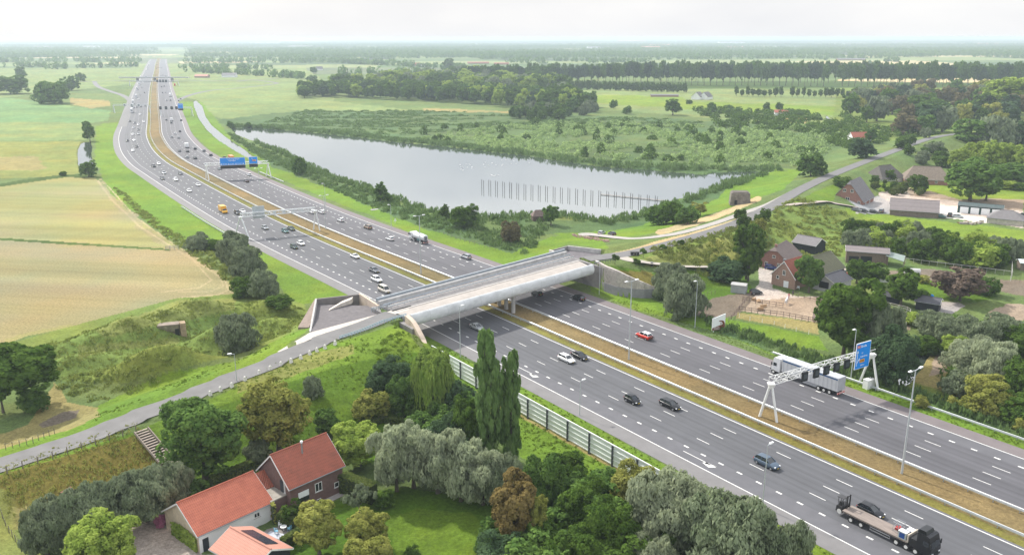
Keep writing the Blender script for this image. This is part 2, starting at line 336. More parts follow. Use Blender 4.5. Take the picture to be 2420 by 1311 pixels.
# (colour key, photo polygon, edge roughness px, blend)
REG = [
 ('far', [(-900,60),(3400,60),(3400,175),(-900,175)], 0),
 ('pale', [(-900,150),(700,150),(760,200),(700,290),(300,200),(-900,330)], 1),
 ('mint', [(-900,236),(30,232),(200,255),(262,262),(255,285),(205,292),(-900,290)], 1),
 ('pale', [(-900,285),(205,290),(215,292),(205,330),(-900,352)], 1),
 ('dry', [(165,232),(258,238),(262,250),(215,257),(165,245)], 1),
 ('rough2', [(-900,345),(200,333),(190,408),(150,418),(-900,438)], 2),
 ('dry', [(-900,375),(90,372),(110,400),(-900,425)], 6),
 ('dark', [(-900,432),(0,434),(150,412),(222,412),(222,420),(150,421),(0,442),(-900,442)], 1),
 ('stubble', [(-900,440),(0,441),(150,420),(225,420),(262,458),(330,520),(400,568),(440,600),(500,640),(552,672),(556,690),(540,703),(430,703),(300,738),(180,770),(60,795),(0,820),(-900,1000)], 1),
 ('stubble2', [(255,425),(300,490),(400,572),(470,615),(545,670),(552,695),(440,700),(300,735),(160,768),(60,790),(0,812),(-900,960),(-900,580),(0,571),(400,588),(330,540),(240,440)], 16),
 ('dark', [(-900,545),(0,562),(400,588),(402,592),(0,568),(-900,552)], 0.6),
 ('pale', [(470,205),(700,195),(790,205),(790,240),(1330,300),(1330,330),(560,296),(470,262)], 2),
 ('pale', [(420,160),(720,160),(800,215),(430,215)], 2),
 ('dry', [(1000,255),(1330,268),(1330,276),(1000,262)], 2),
 ('reed', [(500,285),(700,262),(1000,262),(1340,272),(1660,285),(1960,300),(2000,340),(1830,402),(1700,420),(1500,400),(1100,350),(800,322),(560,304)], 4),
 ('scrub', [(900,270),(1340,280),(1660,290),(1960,300),(2000,340),(1900,400),(1700,405),(1300,375),(1000,340)], 8),
 ('pale', [(1300,215),(1700,205),(2000,225),(2040,262),(1980,290),(1750,285),(1500,265),(1320,240)], 2),
 ('brightlawn', [(1300,222),(1600,228),(1640,240),(1980,252),(1990,272),(1750,268),(1500,250),(1310,235)], 3),
 ('dry', [(1840,275),(1910,280),(1905,295),(1850,292)], 3),
 ('rough', [(1980,200),(3400,200),(3400,560),(2290,318),(2010,340),(1960,330)], 4),
 ('dark', [(1340,195),(2420,188),(3400,195),(3400,212),(2420,205),(1700,210),(1340,208)], 1),
 ('lightfield', [(1980,188),(3400,176),(3400,196),(2300,196),(1980,192)], 1),
 ('mint', [(-900,330),(-901,330),(-900,331)], 1),
 # verges of the motorway
 ('verge', [(262,290),(300,290),(620,560),(740,650),(850,700),(700,720),(600,600),(400,560),(262,460),(225,380),(225,300)], 4),
 ('verge', [(430,240),(475,240),(560,340),(700,395),(900,480),(1150,560),(1300,600),(1250,640),(1190,640),(1000,560),(700,440),(500,360),(430,290)], 3),
 ('verge', [(620,395),(1010,540),(1250,620),(1170,630),(760,455),(610,405)], 3),
 ('reed', [(560,330),(720,400),(900,470),(1100,540),(1280,600),(1240,605),(1000,540),(800,455),(640,392)], 5),
 # mounds and left bank
 ('rough', [(20,815),(200,760),(430,700),(640,690),(720,720),(740,760),(690,800),(500,850),(300,905),(150,900),(60,850)], 4),
 ('rough2', [(230,775),(430,705),(560,705),(560,730),(380,770),(250,800)], 8),
 ('rough2', [(190,820),(420,800),(425,815),(260,830),(190,850)], 8),
 ('verge', [(-900,1250),(0,1085),(330,975),(640,850),(700,800),(740,770),(690,785),(560,850),(400,880),(250,950),(140,1010),(0,1060),(-900,1170)], 4),
 ('dry', [(-900,1150),(0,1025),(60,1000),(130,905),(160,945),(240,960),(230,985),(150,1020),(0,1060)], 8),
 ('mud', [(90,1002),(150,972),(190,968),(182,985),(140,1002),(100,1010)], 3),
 # near left field below the dike
 ('verge', [(-900,1190),(0,1118),(330,1015),(640,880),(760,820),(960,760),(975,800),(1000,830),(870,860),(700,900),(520,1000),(400,1060),(330,1026),(0,1130),(-900,1400)], 2),
 ('rough2', [(560,880),(700,838),(830,815),(840,835),(700,880),(560,930)], 10),
 ('lawn', [(520,960),(700,895),(860,850),(980,830),(1010,860),(1060,930),(1000,1050),(860,1100),(820,1080),(640,1140),(470,1150),(400,1100),(440,1040)], 4),
 ('olive', [(-900,1280),(0,1122),(325,1026),(385,1100),(370,1120),(200,1160),(60,1240),(0,1290),(-900,1500)], 2),
 ('dry', [(30,1210),(200,1150),(380,1108),(390,1125),(250,1170),(70,1260),(30,1240)], 8),
 ('rough2', [(-900,1290),(0,1130),(20,1200),(50,1270),(100,1311),(100,1800),(-900,1800)], 5),
 ('yard', [(300,1250),(340,1228),(400,1225),(480,1311),(700,1311),(700,1800),(200,1800),(320,1311)], 3),
 ('lawn', [(640,1311),(700,1240),(820,1170),(960,1150),(1180,1190),(1340,1240),(1340,1311),(1340,1800),(640,1800)], 3),
 ('lawn2', [(910,1240),(1000,1205),(1130,1205),(1170,1260),(1160,1330),(940,1330)], 34),
 ('verge', [(1000,780),(1100,850),(1230,900),(1500,1060),(1700,1165),(1980,1311),(2100,1500),(1800,1500),(1700,1311),(1500,1150),(1480,1120),(1240,980),(1060,890),(1000,840)], 3),
 ('verge', [(1060,890),(1240,985),(1490,1125),(1440,1160),(1230,1080),(1180,1000),(1050,960),(1020,900)], 5),
 ('dry', [(1068,895),(1240,983),(1485,1118),(1478,1124),(1240,991),(1064,902)], 2),
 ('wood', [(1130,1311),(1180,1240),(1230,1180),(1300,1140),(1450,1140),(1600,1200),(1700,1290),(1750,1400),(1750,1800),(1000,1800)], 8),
 # right verge and farms
 ('verge', [(1380,660),(1500,700),(1700,745),(2000,860),(2420,1040),(3400,1500),(3400,1700),(2420,1100),(2000,915),(1700,785),(1500,730),(1400,690)], 3),
 ('lawn', [(1420,625),(1530,640),(1650,640),(1700,660),(1760,650),(1780,690),(1690,700),(1640,740),(1540,700),(1470,660)], 4),
 ('olive', [(1460,640),(1540,640),(1560,690),(1500,680)], 5),
 ('verge', [(1300,560),(1420,555),(1440,590),(1340,575),(1250,620),(1200,600)], 4),
 ('verge', [(1290,545),(1560,490),(1700,440),(1830,402),(1900,400),(1850,450),(1720,490),(1560,550),(1420,570),(1340,565)], 4),
 ('reed', [(1180,515),(1440,522),(1500,512),(1700,440),(1730,424),(1700,470),(1520,530),(1440,545),(1200,560)], 4),
 ('rough', [(1480,600),(1700,560),(1830,505),(1840,530),(1780,600),(1700,640),(1500,618)], 6),
 ('rough2', [(1520,612),(1700,568),(1800,530),(1800,580),(1740,640),(1530,625)], 10),
 ('rough', [(1830,500),(1880,488),(2090,500),(2200,520),(2200,600),(1990,610),(1870,600),(1820,560)], 6),
 ('verge', [(1865,480),(1960,440),(1990,430),(1970,475),(1890,486)], 2),
 ('brightlawn', [(2000,492),(2100,508),(2420,545),(3400,640),(3400,690),(2420,578),(2150,545),(2000,510)], 3),
 ('brightlawn', [(2060,440),(2110,420),(2420,430),(3400,470),(3400,560),(2420,495),(2080,462)], 6),
 ('grav', [(2000,470),(2110,462),(2110,505),(2020,505),(2030,495)], 2),
 ('yard', [(2075,455),(2120,450),(2230,465),(2420,500),(2420,540),(2300,515),(2210,515),(2080,468)], 2),
 ('dirt', [(2130,440),(2190,452),(2260,470),(2420,470),(2420,500),(2280,478),(2150,462)], 3),
 ('white', [(2210,485),(2262,488),(2270,508),(2380,520),(2330,528),(2225,512)], 2),
 ('yard', [(1790,630),(1830,640),(1825,680),(1880,700),(1950,700),(1960,730),(1850,735),(1780,720),(1775,690),(1795,670)], 2),
 ('yard', [(1935,612),(2000,635),(2000,648),(1935,635)], 1),
 ('dirt', [(1745,712),(1850,705),(1950,700),(2140,735),(2152,745),(2150,780),(2100,775),(1940,762),(1750,735)], 1),
 ('mud', [(1680,705),(1720,695),(1790,690),(1745,745),(1700,755),(1640,745)], 3),
 ('dry', [(1745,738),(1935,762),(1935,790),(1740,752)], 2),
 ('verge', [(1725,755),(1935,795),(1960,830),(1900,820),(1760,775)], 3),
 ('mud', [(2090,640),(2200,635),(2380,660),(2420,660),(3400,760),(3400,900),(2420,700),(2300,672),(2110,658)], 2),
 ('lawn', [(2100,660),(2330,672),(2360,700),(2300,715),(2150,700)], 4),
 ('grav', [(2160,715),(2262,712),(2280,722),(2250,742),(2180,735)], 2),
 ('dirt', [(2325,735),(2380,715),(2420,720),(2420,760),(2360,760)], 8),
 ('dry', [(2170,830),(2245,840),(2240,900),(2420,980),(2420,1010),(2200,930),(2150,905)], 8),
 ('dirt', [(2210,835),(2245,845),(2235,880),(2195,890)], 6),
 ('rough', [(2150,900),(2420,980),(3400,1350),(3400,1450),(2420,1030),(2150,930)], 4),
 ('reed', [(1700,770),(1900,830),(2100,900),(2420,1020),(3400,1400),(3400,1440),(2420,1036),(2060,905),(1850,845),(1700,785)], 3),
]
LINES = [  # thin strips of colour (key, half width px, pts)
 ('track', 7, [(1430,606),(1500,590),(1560,572),(1640,552),(1720,528),(1800,500)]),
 ('tram', 2.6, [(232,428),(262,470),(330,535),(420,592),(500,640),(532,664),(540,684),(515,697),(430,702)]),
 ('tram', 1.6, [(255,440),(320,512),(400,570),(470,612),(520,650),(528,676),(500,688),(420,690)]),
 ('tram', 2.0, [(440,598),(480,640),(500,662),(470,680),(380,690)]),
 ('track', 10, [(1560,548),(1640,528),(1720,500),(1790,470)]),
]
def ground():
    az = np.concatenate([np.linspace(-75,-33,60,endpoint=False), np.linspace(-33,33,1150), np.linspace(33,75,60)[1:]])
    vv = np.concatenate([np.linspace(2600,1330,60,endpoint=False), np.arange(1330,300,-2.0), np.arange(300,150,-1.5), np.arange(150,100,-1.0)])
    dist = np.array([G(1210, v).y for v in vv]); dist = np.concatenate([dist[dist < 7000], [8000,10000,13000,17000,22000,30000,42000]])
    dist = np.concatenate([[25], dist]) if dist[0] > 25 else dist
    A, Dd = np.meshgrid(np.radians(az), dist)
    X = Dd*np.tan(A)*1.0; Y = Dd*1.0
    Z = tz(X, Y)
    U, Vp = PX(X, Y, Z)
    sh = X.shape
    base = np.empty(sh+(3,)); base[:] = PAL['base']
    near = (Y < 5200)
    f1 = fbm(X*.02, Y*.02, 3); f2 = fbm(X*.15, Y*.15, 9)
    jx = (vnoise(X*.12, Y*.12, 21)-.5)*2; jy = (vnoise(X*.12, Y*.12, 22)-.5)*2
    jx2 = (vnoise(X*.6, Y*.6, 23)-.5); jy2 = (vnoise(X*.6, Y*.6, 24)-.5)
    sc_px = 1.0
    stub = np.zeros(sh, bool)
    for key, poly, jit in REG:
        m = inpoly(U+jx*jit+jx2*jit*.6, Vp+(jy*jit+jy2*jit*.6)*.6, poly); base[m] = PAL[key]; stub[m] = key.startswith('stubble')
    for key, hw, pts in LINES:
        m = np.zeros(sh, bool)
        for (a, b), (c, d) in zip(pts[:-1], pts[1:]):
            dx, dy = c-a, d-b; t = np.clip(((U-a)*dx+(Vp-b)*dy)/(dx*dx+dy*dy), 0, 1)
            m |= np.hypot(U-a-dx*t, (Vp-b-dy*t)*1.8) < hw*(.8+.5*f2)
        base[m] = PAL[key]
    # patchwork of far fields
    fx = X+ (vnoise(X*.0006, Y*.0006, 5)-.5)*900; fy = Y+(vnoise(X*.0006, Y*.0006, 6)-.5)*900
    cell = hash2(np.floor(fx/420), np.floor(fy/230), 4)
    cols = np.array([(.09,.14,.05),(.17,.22,.08),(.11,.16,.06),(.40,.34,.19),(.07,.11,.045),(.20,.24,.10),(.045,.07,.03),(.12,.17,.06)])
    farm = (Y > 2150) & (np.abs(off_of_grid(X, Y)) > 60)
    base[farm] = cols[(cell[farm]*7.99).astype(int)]
    # median and motorway corridor colours
    off, st = off_of(X, Y); off = off.reshape(sh)
    m = (np.abs(off) < 6.2) & (Y > 90); base[m] = PAL['median']
    m = (off < -2.9) & (off > -6.2); base[m] = PAL['medgreen']
    # natural variation of the plants themselves
    g = (0.80+0.42*f1)*(0.84+0.34*f2)
    f3 = fbm(X*.5, Y*.5, 31); g *= (0.86+0.30*f3)
    ca, sa = math.cos(R(-8)), math.sin(R(-8)); rx = X*ca+Y*sa; ry = -X*sa+Y*ca
    stripe = vnoise(rx*.005, ry*.30, 41)*.55+vnoise(rx*.012, ry*1.3, 42)*.30+vnoise(rx*.002, ry*.07, 43)*.3
    g = np.where(stub, 0.74+0.42*stripe+0.22*(f1-.5), g)
    pk = np.clip((fbm(rx*.012, ry*.05, 81)-.45)*3.5, 0, 1)*stub
    base = base*(1-pk[...,None]*.55)+np.array([.300,.245,.148])*pk[...,None]*.55
    base = base*g[...,None]
    tint = (fbm(X*.04, Y*.04, 51)-.5)[...,None]*np.array([.30,.04,-.15])
    base = base*(1+tint*np.where(stub, 1.3, 1)[...,None])
    green = (base[...,1] > base[...,0]*1.1)
    yel = np.clip((fbm(X*.09, Y*.09, 61)-.52)*4, 0, 1)*green*.35
    base = base*(1-yel[...,None])+base*np.array([1.5,1.12,.9])*yel[...,None]
    # rough relief of unmown plants
    mot = np.abs(off) < 31
    rel = (fbm(X*.35, Y*.35, 71)-.5)*.7+(fbm(X*1.1, Y*1.1, 72)-.5)*.35
    roughm = ~stub & ~mot & (Y < 700)
    crest, _ = crest_d(X, Y)
    Z = np.where(roughm & (crest > 6.5) & (Z > -1), Z+rel*np.clip((crest-6.5)/3, 0, 1)*.6, Z)
    h, w = sh; idx = np.arange(h*w).reshape(h, w)
    F = np.stack([idx[:-1,:-1], idx[:-1,1:], idx[1:,1:], idx[1:,:-1]], -1).reshape(-1, 4)
    col = np.concatenate([base.reshape(-1,3), np.ones((h*w,1))], 1)
    m = bpy.data.materials.new('ground'); m.use_nodes = True; t = m.node_tree; t.nodes.clear(); l = t.links.new
    o = N(t, 'ShaderNodeOutputMaterial'); b = N(t, 'ShaderNodeBsdfPrincipled', i_Roughness=0.95); b.inputs['Specular IOR Level'].default_value = 0.1; l(b.outputs[0], o.inputs[0])
    at = N(t, 'ShaderNodeAttribute', attribute_name='Col'); ge = N(t, 'ShaderNodeNewGeometry')
    n1 = N(t, 'ShaderNodeTexNoise', i_Scale=1.6, i_Detail=5.0, i_Roughness=0.7); l(ge.outputs['Position'], n1.inputs[0])
    n2 = N(t, 'ShaderNodeTexNoise', i_Scale=5.0, i_Detail=4.0, i_Roughness=0.7); l(ge.outputs['Position'], n2.inputs[0])
    r = N(t, 'ShaderNodeMapRange', i_1=0.3, i_2=0.7, i_3=0.66, i_4=1.34); l(n1.outputs[0], r.inputs[0])
    r2 = N(t, 'ShaderNodeMapRange', i_1=0.3, i_2=0.7, i_3=0.80, i_4=1.20); l(n2.outputs[0], r2.inputs[0]); rm = N(t, 'ShaderNodeMath', operation='MULTIPLY'); l(r.outputs[0], rm.inputs[0]); l(r2.outputs[0], rm.inputs[1]); r = rm
    sc2 = N(t, 'ShaderNodeVectorMath', operation='SCALE'); l(at.outputs['Color'], sc2.inputs[0]); l(r.outputs[0], sc2.inputs['Scale'])
    l(sc2.outputs[0], b.inputs['Base Color'])
    bp = N(t, 'ShaderNodeBump', i_Strength=0.9, i_Distance=0.22); l(n2.outputs[0], bp.inputs['Height']); l(bp.outputs[0], b.inputs['Normal'])
    me = npmesh('ground', np.stack([X, Y, Z], -1).reshape(-1, 3), F, m, attrs={'Col': ('FLOAT_COLOR', 'POINT', col)}, smooth=True)
    struct('ground', me)
def off_of_grid(X, Y):
    o, s = off_of(X, Y); return o.reshape(np.shape(X))
def crest_d(X, Y):
    x = X.ravel(); y = Y.ravel(); bd = np.full(x.shape, 1e9)
    for i in range(len(CR)-1):
        a = CR[i]; b = CR[i+1]; dx, dy = b[0]-a[0], b[1]-a[1]; l2 = dx*dx+dy*dy
        t = np.clip(((x-a[0])*dx+(y-a[1])*dy)/l2, 0, 1); bd = np.minimum(bd, np.hypot(x-a[0]-dx*t, y-a[1]-dy*t))
    return bd.reshape(np.shape(X)), None
ground()
# ---------------------------------------------------------------- water
def water(name, poly, z, col=(.045,.060,.050), r=0.04, label=None):
    m = MATS.get('water')
    if not m:
        m = bpy.data.materials.new('water'); m.use_nodes = True; t = m.node_tree; t.nodes.clear(); l = t.links.new
        o = N(t, 'ShaderNodeOutputMaterial'); d = N(t, 'ShaderNodeBsdfDiffuse'); gl = N(t, 'ShaderNodeBsdfGlossy', i_Roughness=0.05)
        d.inputs[0].default_value = (*col, 1); gl.inputs[0].default_value = (.93,.94,.97,1)
        fr = N(t, 'ShaderNodeFresnel', i_IOR=3.8); ms = N(t, 'ShaderNodeMixShader'); l(fr.outputs[0], ms.inputs[0]); l(d.outputs[0], ms.inputs[1]); l(gl.outputs[0], ms.inputs[2]); l(ms.outputs[0], o.inputs[0])
        g = N(t, 'ShaderNodeNewGeometry'); n = N(t, 'ShaderNodeTexNoise', i_Scale=0.9, i_Detail=3.0); l(g.outputs['Position'], n.inputs[0])
        n2 = N(t, 'ShaderNodeTexNoise', i_Scale=0.03, i_Detail=2.0); l(g.outputs['Position'], n2.inputs[0])
        mr = N(t, 'ShaderNodeMapRange', i_1=.4, i_2=.65, i_3=0.004, i_4=0.035); l(n2.outputs[0], mr.inputs[0])
        bp = N(t, 'ShaderNodeBump', i_Distance=0.3); l(mr.outputs[0], bp.inputs['Strength']); l(n.outputs[0], bp.inputs['Height']); l(bp.outputs[0], gl.inputs['Normal'])
        MATS['water'] = m
    c = np.mean(np.array(poly), 0); P = [(c[0]+(p[0]-c[0])*1.012, c[1]+(p[1]-c[1])*1.012) for p in poly]
    b = MB(); b.add([(p[0], p[1], z) for p in P], [tuple(range(len(P)))]); me = b.mesh(name, m)
    if me.polygons[0].normal.z < 0: me.flip_normals()
    return struct(name, me)
water('lake_water', LAKE, -0.5); water('reed_pool_water', LAKE2, -0.46)
water('ditch_water', CANAL, -0.5); water('ditch_water', CANL, -0.5); water('pond_water', POND, -0.5); water('creek_water', CRK, -0.5)
pz = G(145,987,0); zp = tz1(pz.x, pz.y)
# ---------------------------------------------------------------- road sheets
def ribbon(name, s0, s1, o0, o1, z, m, step=8.0, kind=True):
    n = max(2, int(abs(s1-s0)/step)+1); S = np.linspace(s0, s1, n); V = []
    for s in S:
        p, nn = clp(s); a = p+nn*(o0(s) if callable(o0) else o0); b = p+nn*(o1(s) if callable(o1) else o1); V += [(a[0], a[1], z), (b[0], b[1], z)]
    F = [(2*i, 2*i+1, 2*i+3, 2*i+2) for i in range(n-1)]
    return V, F, ([o0, o1]*n, [q for s in S for q in (s, s)])
def put(name, VF, m, struct_=True):
    V, F = VF[:2]; rd = VF[2] if len(VF) > 2 else None; V = np.array(V); F = np.array(F)
    a, b, c = V[F[0][0]], V[F[0][1]], V[F[0][2]]
    if np.cross(b-a, c-b)[2] < 0: F = F[:, ::-1]
    me = npmesh(name, V, F, m, attrs={'road_x': ('FLOAT','POINT',rd[0]), 'road_s': ('FLOAT','POINT',rd[1])} if rd else None); o = link(name, me)
    if struct_: o['kind'] = 'structure'
    return o
def lanemat(name, c, ref):
    """road surface with wheel tracks, lane by lane tone and long worn streaks"""
    m = bpy.data.materials.new(name); m.use_nodes = True; t = m.node_tree; t.nodes.clear(); l = t.links.new
    o = N(t, 'ShaderNodeOutputMaterial'); b = N(t, 'ShaderNodeBsdfPrincipled', i_Roughness=.82); l(b.outputs[0], o.inputs[0]); b.inputs['Specular IOR Level'].default_value = .35
    ax = N(t, 'ShaderNodeAttribute', attribute_name='road_x'); as_ = N(t, 'ShaderNodeAttribute', attribute_name='road_s')
    su = N(t, 'ShaderNodeMath', operation='SUBTRACT', i_1=ref); l(ax.outputs['Fac'], su.inputs[0]); dv = N(t, 'ShaderNodeMath', operation='DIVIDE', i_1=3.42); l(su.outputs[0], dv.inputs[0])
    ml = N(t, 'ShaderNodeMath', operation='MULTIPLY', i_1=4*math.pi); l(dv.outputs[0], ml.inputs[0]); co = N(t, 'ShaderNodeMath', operation='COSINE'); l(ml.outputs[0], co.inputs[0])
    cv = N(t, 'ShaderNodeCombineXYZ'); mm = N(t, 'ShaderNodeMath', operation='MULTIPLY', i_1=1.3); l(ax.outputs['Fac'], mm.inputs[0]); ms = N(t, 'ShaderNodeMath', operation='MULTIPLY', i_1=.012); l(as_.outputs['Fac'], ms.inputs[0]); l(mm.outputs[0], cv.inputs[0]); l(ms.outputs[0], cv.inputs[1])
    n1 = N(t, 'ShaderNodeTexNoise', i_Scale=1.0, i_Detail=5.0, i_Roughness=.65); l(cv.outputs[0], n1.inputs[0])
    fl = N(t, 'ShaderNodeMath', operation='FLOOR'); l(dv.outputs[0], fl.inputs[0]); wn = N(t, 'ShaderNodeTexWhiteNoise', noise_dimensions='1D'); l(fl.outputs[0], wn.inputs['W'])
    g = N(t, 'ShaderNodeNewGeometry'); n2 = N(t, 'ShaderNodeTexNoise', i_Scale=.12, i_Detail=8.0, i_Roughness=.7); l(g.outputs['Position'], n2.inputs[0])
    a1 = N(t, 'ShaderNodeMath', operation='MULTIPLY_ADD', i_1=.055, i_2=1.0); l(co.outputs[0], a1.inputs[0])
    a2 = N(t, 'ShaderNodeMapRange', i_1=.3, i_2=.7, i_3=-.13, i_4=.13); l(n1.outputs[0], a2.inputs[0]); a3 = N(t, 'ShaderNodeMapRange', i_1=.3, i_2=.7, i_3=-.09, i_4=.09); l(n2.outputs[0], a3.inputs[0]); a4 = N(t, 'ShaderNodeMapRange', i_3=-.09, i_4=.09); l(wn.outputs['Value'], a4.inputs[0])
    last = a1.outputs[0]
    for q in (a2, a3, a4): s_ = N(t, 'ShaderNodeMath', operation='ADD'); l(last, s_.inputs[0]); l(q.outputs[0], s_.inputs[1]); last = s_.outputs[0]
    v = N(t, 'ShaderNodeVectorMath', operation='SCALE'); v.inputs[0].default_value = c; l(last, v.inputs['Scale']); l(v.outputs[0], b.inputs['Base Color']); return m
def asphalt(name, c, v=.10):
    m = mat(name, c, rough=.85, var=v, scale=.35, bump=.15, detail=6); return m
M_ASPH = asphalt('asphalt', (.108,.108,.120)); M_ASPH2 = asphalt('asphalt_lanes', (.110,.111,.125)); M_SHN = asphalt('shoulder_grey', (.165,.160,.162)); M_SHF = asphalt('shoulder_red', (.155,.135,.138))
M_LN = lanemat('lane_asphalt_near', (.093,.095,.105), -5.85); M_LF = lanemat('lane_asphalt_far', (.086,.085,.095), 5.7)
M_PAINT = mat('road_paint', (.60,.60,.585), rough=.6, var=.2, scale=2.5)
M_ROAD = asphalt('dike_asphalt', (.142,.139,.139), .14)
SN = -3200
wide = lambda a, b: (lambda s: a if s > -620 else a+(b-a)*min(1, (-620-s)/200))
put('motorway_near_carriageway', ribbon('', 200, SN, -24.9, -5.2, .040, 0), M_ASPH)
put('motorway_far_carriageway', ribbon('', 200, SN, 5.1, 23.2, .040, 0), M_ASPH)
put('motorway_lane_surface', ribbon('', 200, -1600, -20.7, -5.95, .044, 0), M_LN)
put('motorway_lane_surface', ribbon('', 200, -1600, 5.9, 19.4, .044, 0), M_LF)
put('hard_shoulder', ribbon('', 200, SN, -28.6, -24.9, .042, 0), M_SHN)
put('hard_shoulder', ribbon('', 200, SN, 23.2, 26.8, .042, 0), M_SHF)
def marks():
    V = []; F = []
    def q(a):
        b = len(V); V.extend(a[0]); F.extend([tuple(i+b for i in f) for f in a[1]])
    z = .052
    for o, w in ((-24.75,.23),(-5.85,.22),(5.7,.21),(22.95,.23)):
        q(ribbon('', 200, SN, o-w/2, o+w/2, z, 0, 6))
    def dash(o, s0, period, ln, w, smin):
        s = s0+period*math.ceil((60-s0)/period)
        while s > smin:
            p, n = clp(s); p2, n2 = clp(s+ln)
            a, b, c, d = p+n*(o-w/2), p+n*(o+w/2), p2+n2*(o+w/2), p2+n2*(o-w/2)
            k = len(V); V.extend([(*a, z), (*b, z), (*c, z), (*d, z)]); F.append((k, k+1, k+2, k+3)); s -= period
    for o in (9.25, 12.6, 15.95): dash(o, .2, 12, 3, .17, -900)
    for o in (-9.6, -13.2, -16.9): dash(o, -12.8, 12, 3, .17, -900)
    dash(19.5, 10.8-12, 4, 1.1, .38, -520); dash(-20.9, -12.2, 4, 1.1, .38, -520)
    o = put('lane_marking', (V, [tuple(f) for f in F]), M_PAINT)
    return o
marks()
def arrow(s, off, L_=7.5):
    b = MB(); z = .053
    def P(x, y): p, n = clp(s+x); p = p+n*(off+y); return (p[0], p[1], z)
    b.add([P(0,-.09),P(L_-2,-.09),P(L_-2,.09),P(0,.09)], [(0,1,2,3)]); b.add([P(L_-2.6,-.55),P(L_-2.2,.10),P(L_+.1,.0),P(L_-.8,-1.0)], [(0,1,2,3)])
    b.add([P(L_-2.2,.10),P(L_-2.2,-.5),P(L_,.3)], [(0,1,2)])
    o = b.build('merge_arrow_marking', M_PAINT); o['kind'] = 'structure'
arrow(-10.8, -22.6); arrow(-60.5, -22.5); 
def path_ribbon(name, pts, w, m, dz=.05, z=None, sub=10, struct_=True, terr=True):
    P = catmull([np.array(p[:2]) for p in pts], sub); Zs = np.interp(np.linspace(0, 1, len(P)), np.linspace(0, 1, len(pts)), [p[2] for p in pts])
    if z is None: Zs = Zs
    T = np.gradient(P, axis=0); T /= np.hypot(T[:,0], T[:,1])[:,None]; Nn = np.stack([-T[:,1], T[:,0]], 1)
    ww = w if not isinstance(w, (list, tuple)) else np.interp(np.linspace(0, 1, len(P)), np.linspace(0, 1, len(w)), w)
    A = P+Nn*np.reshape(ww, (-1,1))/2; B = P-Nn*np.reshape(ww, (-1,1))/2
    V = []; 
    ZZ = np.max([tz(A[:,0], A[:,1]), tz(B[:,0], B[:,1]), tz(P[:,0], P[:,1])], 0) if terr else Zs
    for i in range(len(P)): V += [(*A[i], ZZ[i]+dz), (*B[i], ZZ[i]+dz)]
    return put(name, (V, [(2*i, 2*i+1, 2*i+3, 2*i+2) for i in range(len(P)-1)]), m, struct_)
DKL = [((-200,1165),4.2),((0,1100),4.2),((180,1042),4.4),((330,985),4.8),((400,957),5.2),((500,918),5.55),((590,882),5.95),((680,843),6.35),((760,807),6.7),((860,770),7),((930,742),7),((1000,722),7)]
DKR = [((1385,613),7),((1440,606),7),((1500,597),7),((1600,572),7),((1700,543),6.8),((1760,520),6.5),((1830,485),6.2),((1880,455),6),((1940,425),5.8),((2020,392),5.5),((2100,362),5.2),((2180,333),5),((2230,321),5),((2290,315),5)]
path_ribbon('dike_road', [G(p[0], p[1], z) for p, z in DKL], 5.6, M_ROAD, .14)
path_ribbon('dike_road', [G(p[0], p[1], z) for p, z in DKR], 5.6, M_ROAD, .16)
M_GRAV = mat('gravel_road', (.33,.31,.29), rough=.95, var=.16, scale=.7, bump=.3)
M_TRK = mat('dirt_track', (.36,.30,.20), rough=.95, var=.2, scale=.6, bump=.3)
path_ribbon('parking_track', [GT(*p) for p in ((1368,556),(1400,556),(1450,563),(1500,566),(1560,562),(1620,549),(1690,528),(1760,503),(1815,484),(1870,456))], [3.5,6,4.5,3.5,3,3,3,3,3,3], M_GRAV, .12)
path_ribbon('farm_lane', [GT(*p) for p in ((1462,605),(1490,615),(1530,625),(1600,632),(1690,636),(1740,640))], [4,3.6,3.0,2.6,2.6,2.6], mat('lane_paving', (.36,.33,.29), var=.12), .12)
path_ribbon('driveway', [GT(*p) for p in ((1852,487),(1900,483),(1950,478),(1985,484),(2030,492))], 3.2, mat('drive_paving', (.33,.28,.25), var=.12), .12)
# slip roads far away
SLP = [((222,192),(232,205),(260,216),(290,226),(310,242),(300,270),(288,300)), ((415,240),(450,225),(500,214),(570,208),(640,200),(652,196),(600,190),(560,193))]
for s in SLP: path_ribbon('slip_road', [GT(*p) for p in s], 7.0, M_ROAD, .06)
path_ribbon('country_road', [GT(*p) for p in ((175,194),(230,193),(300,191),(360,190),(430,190),(520,192),(600,189),(660,186))], 8.0, M_ROAD, .3)
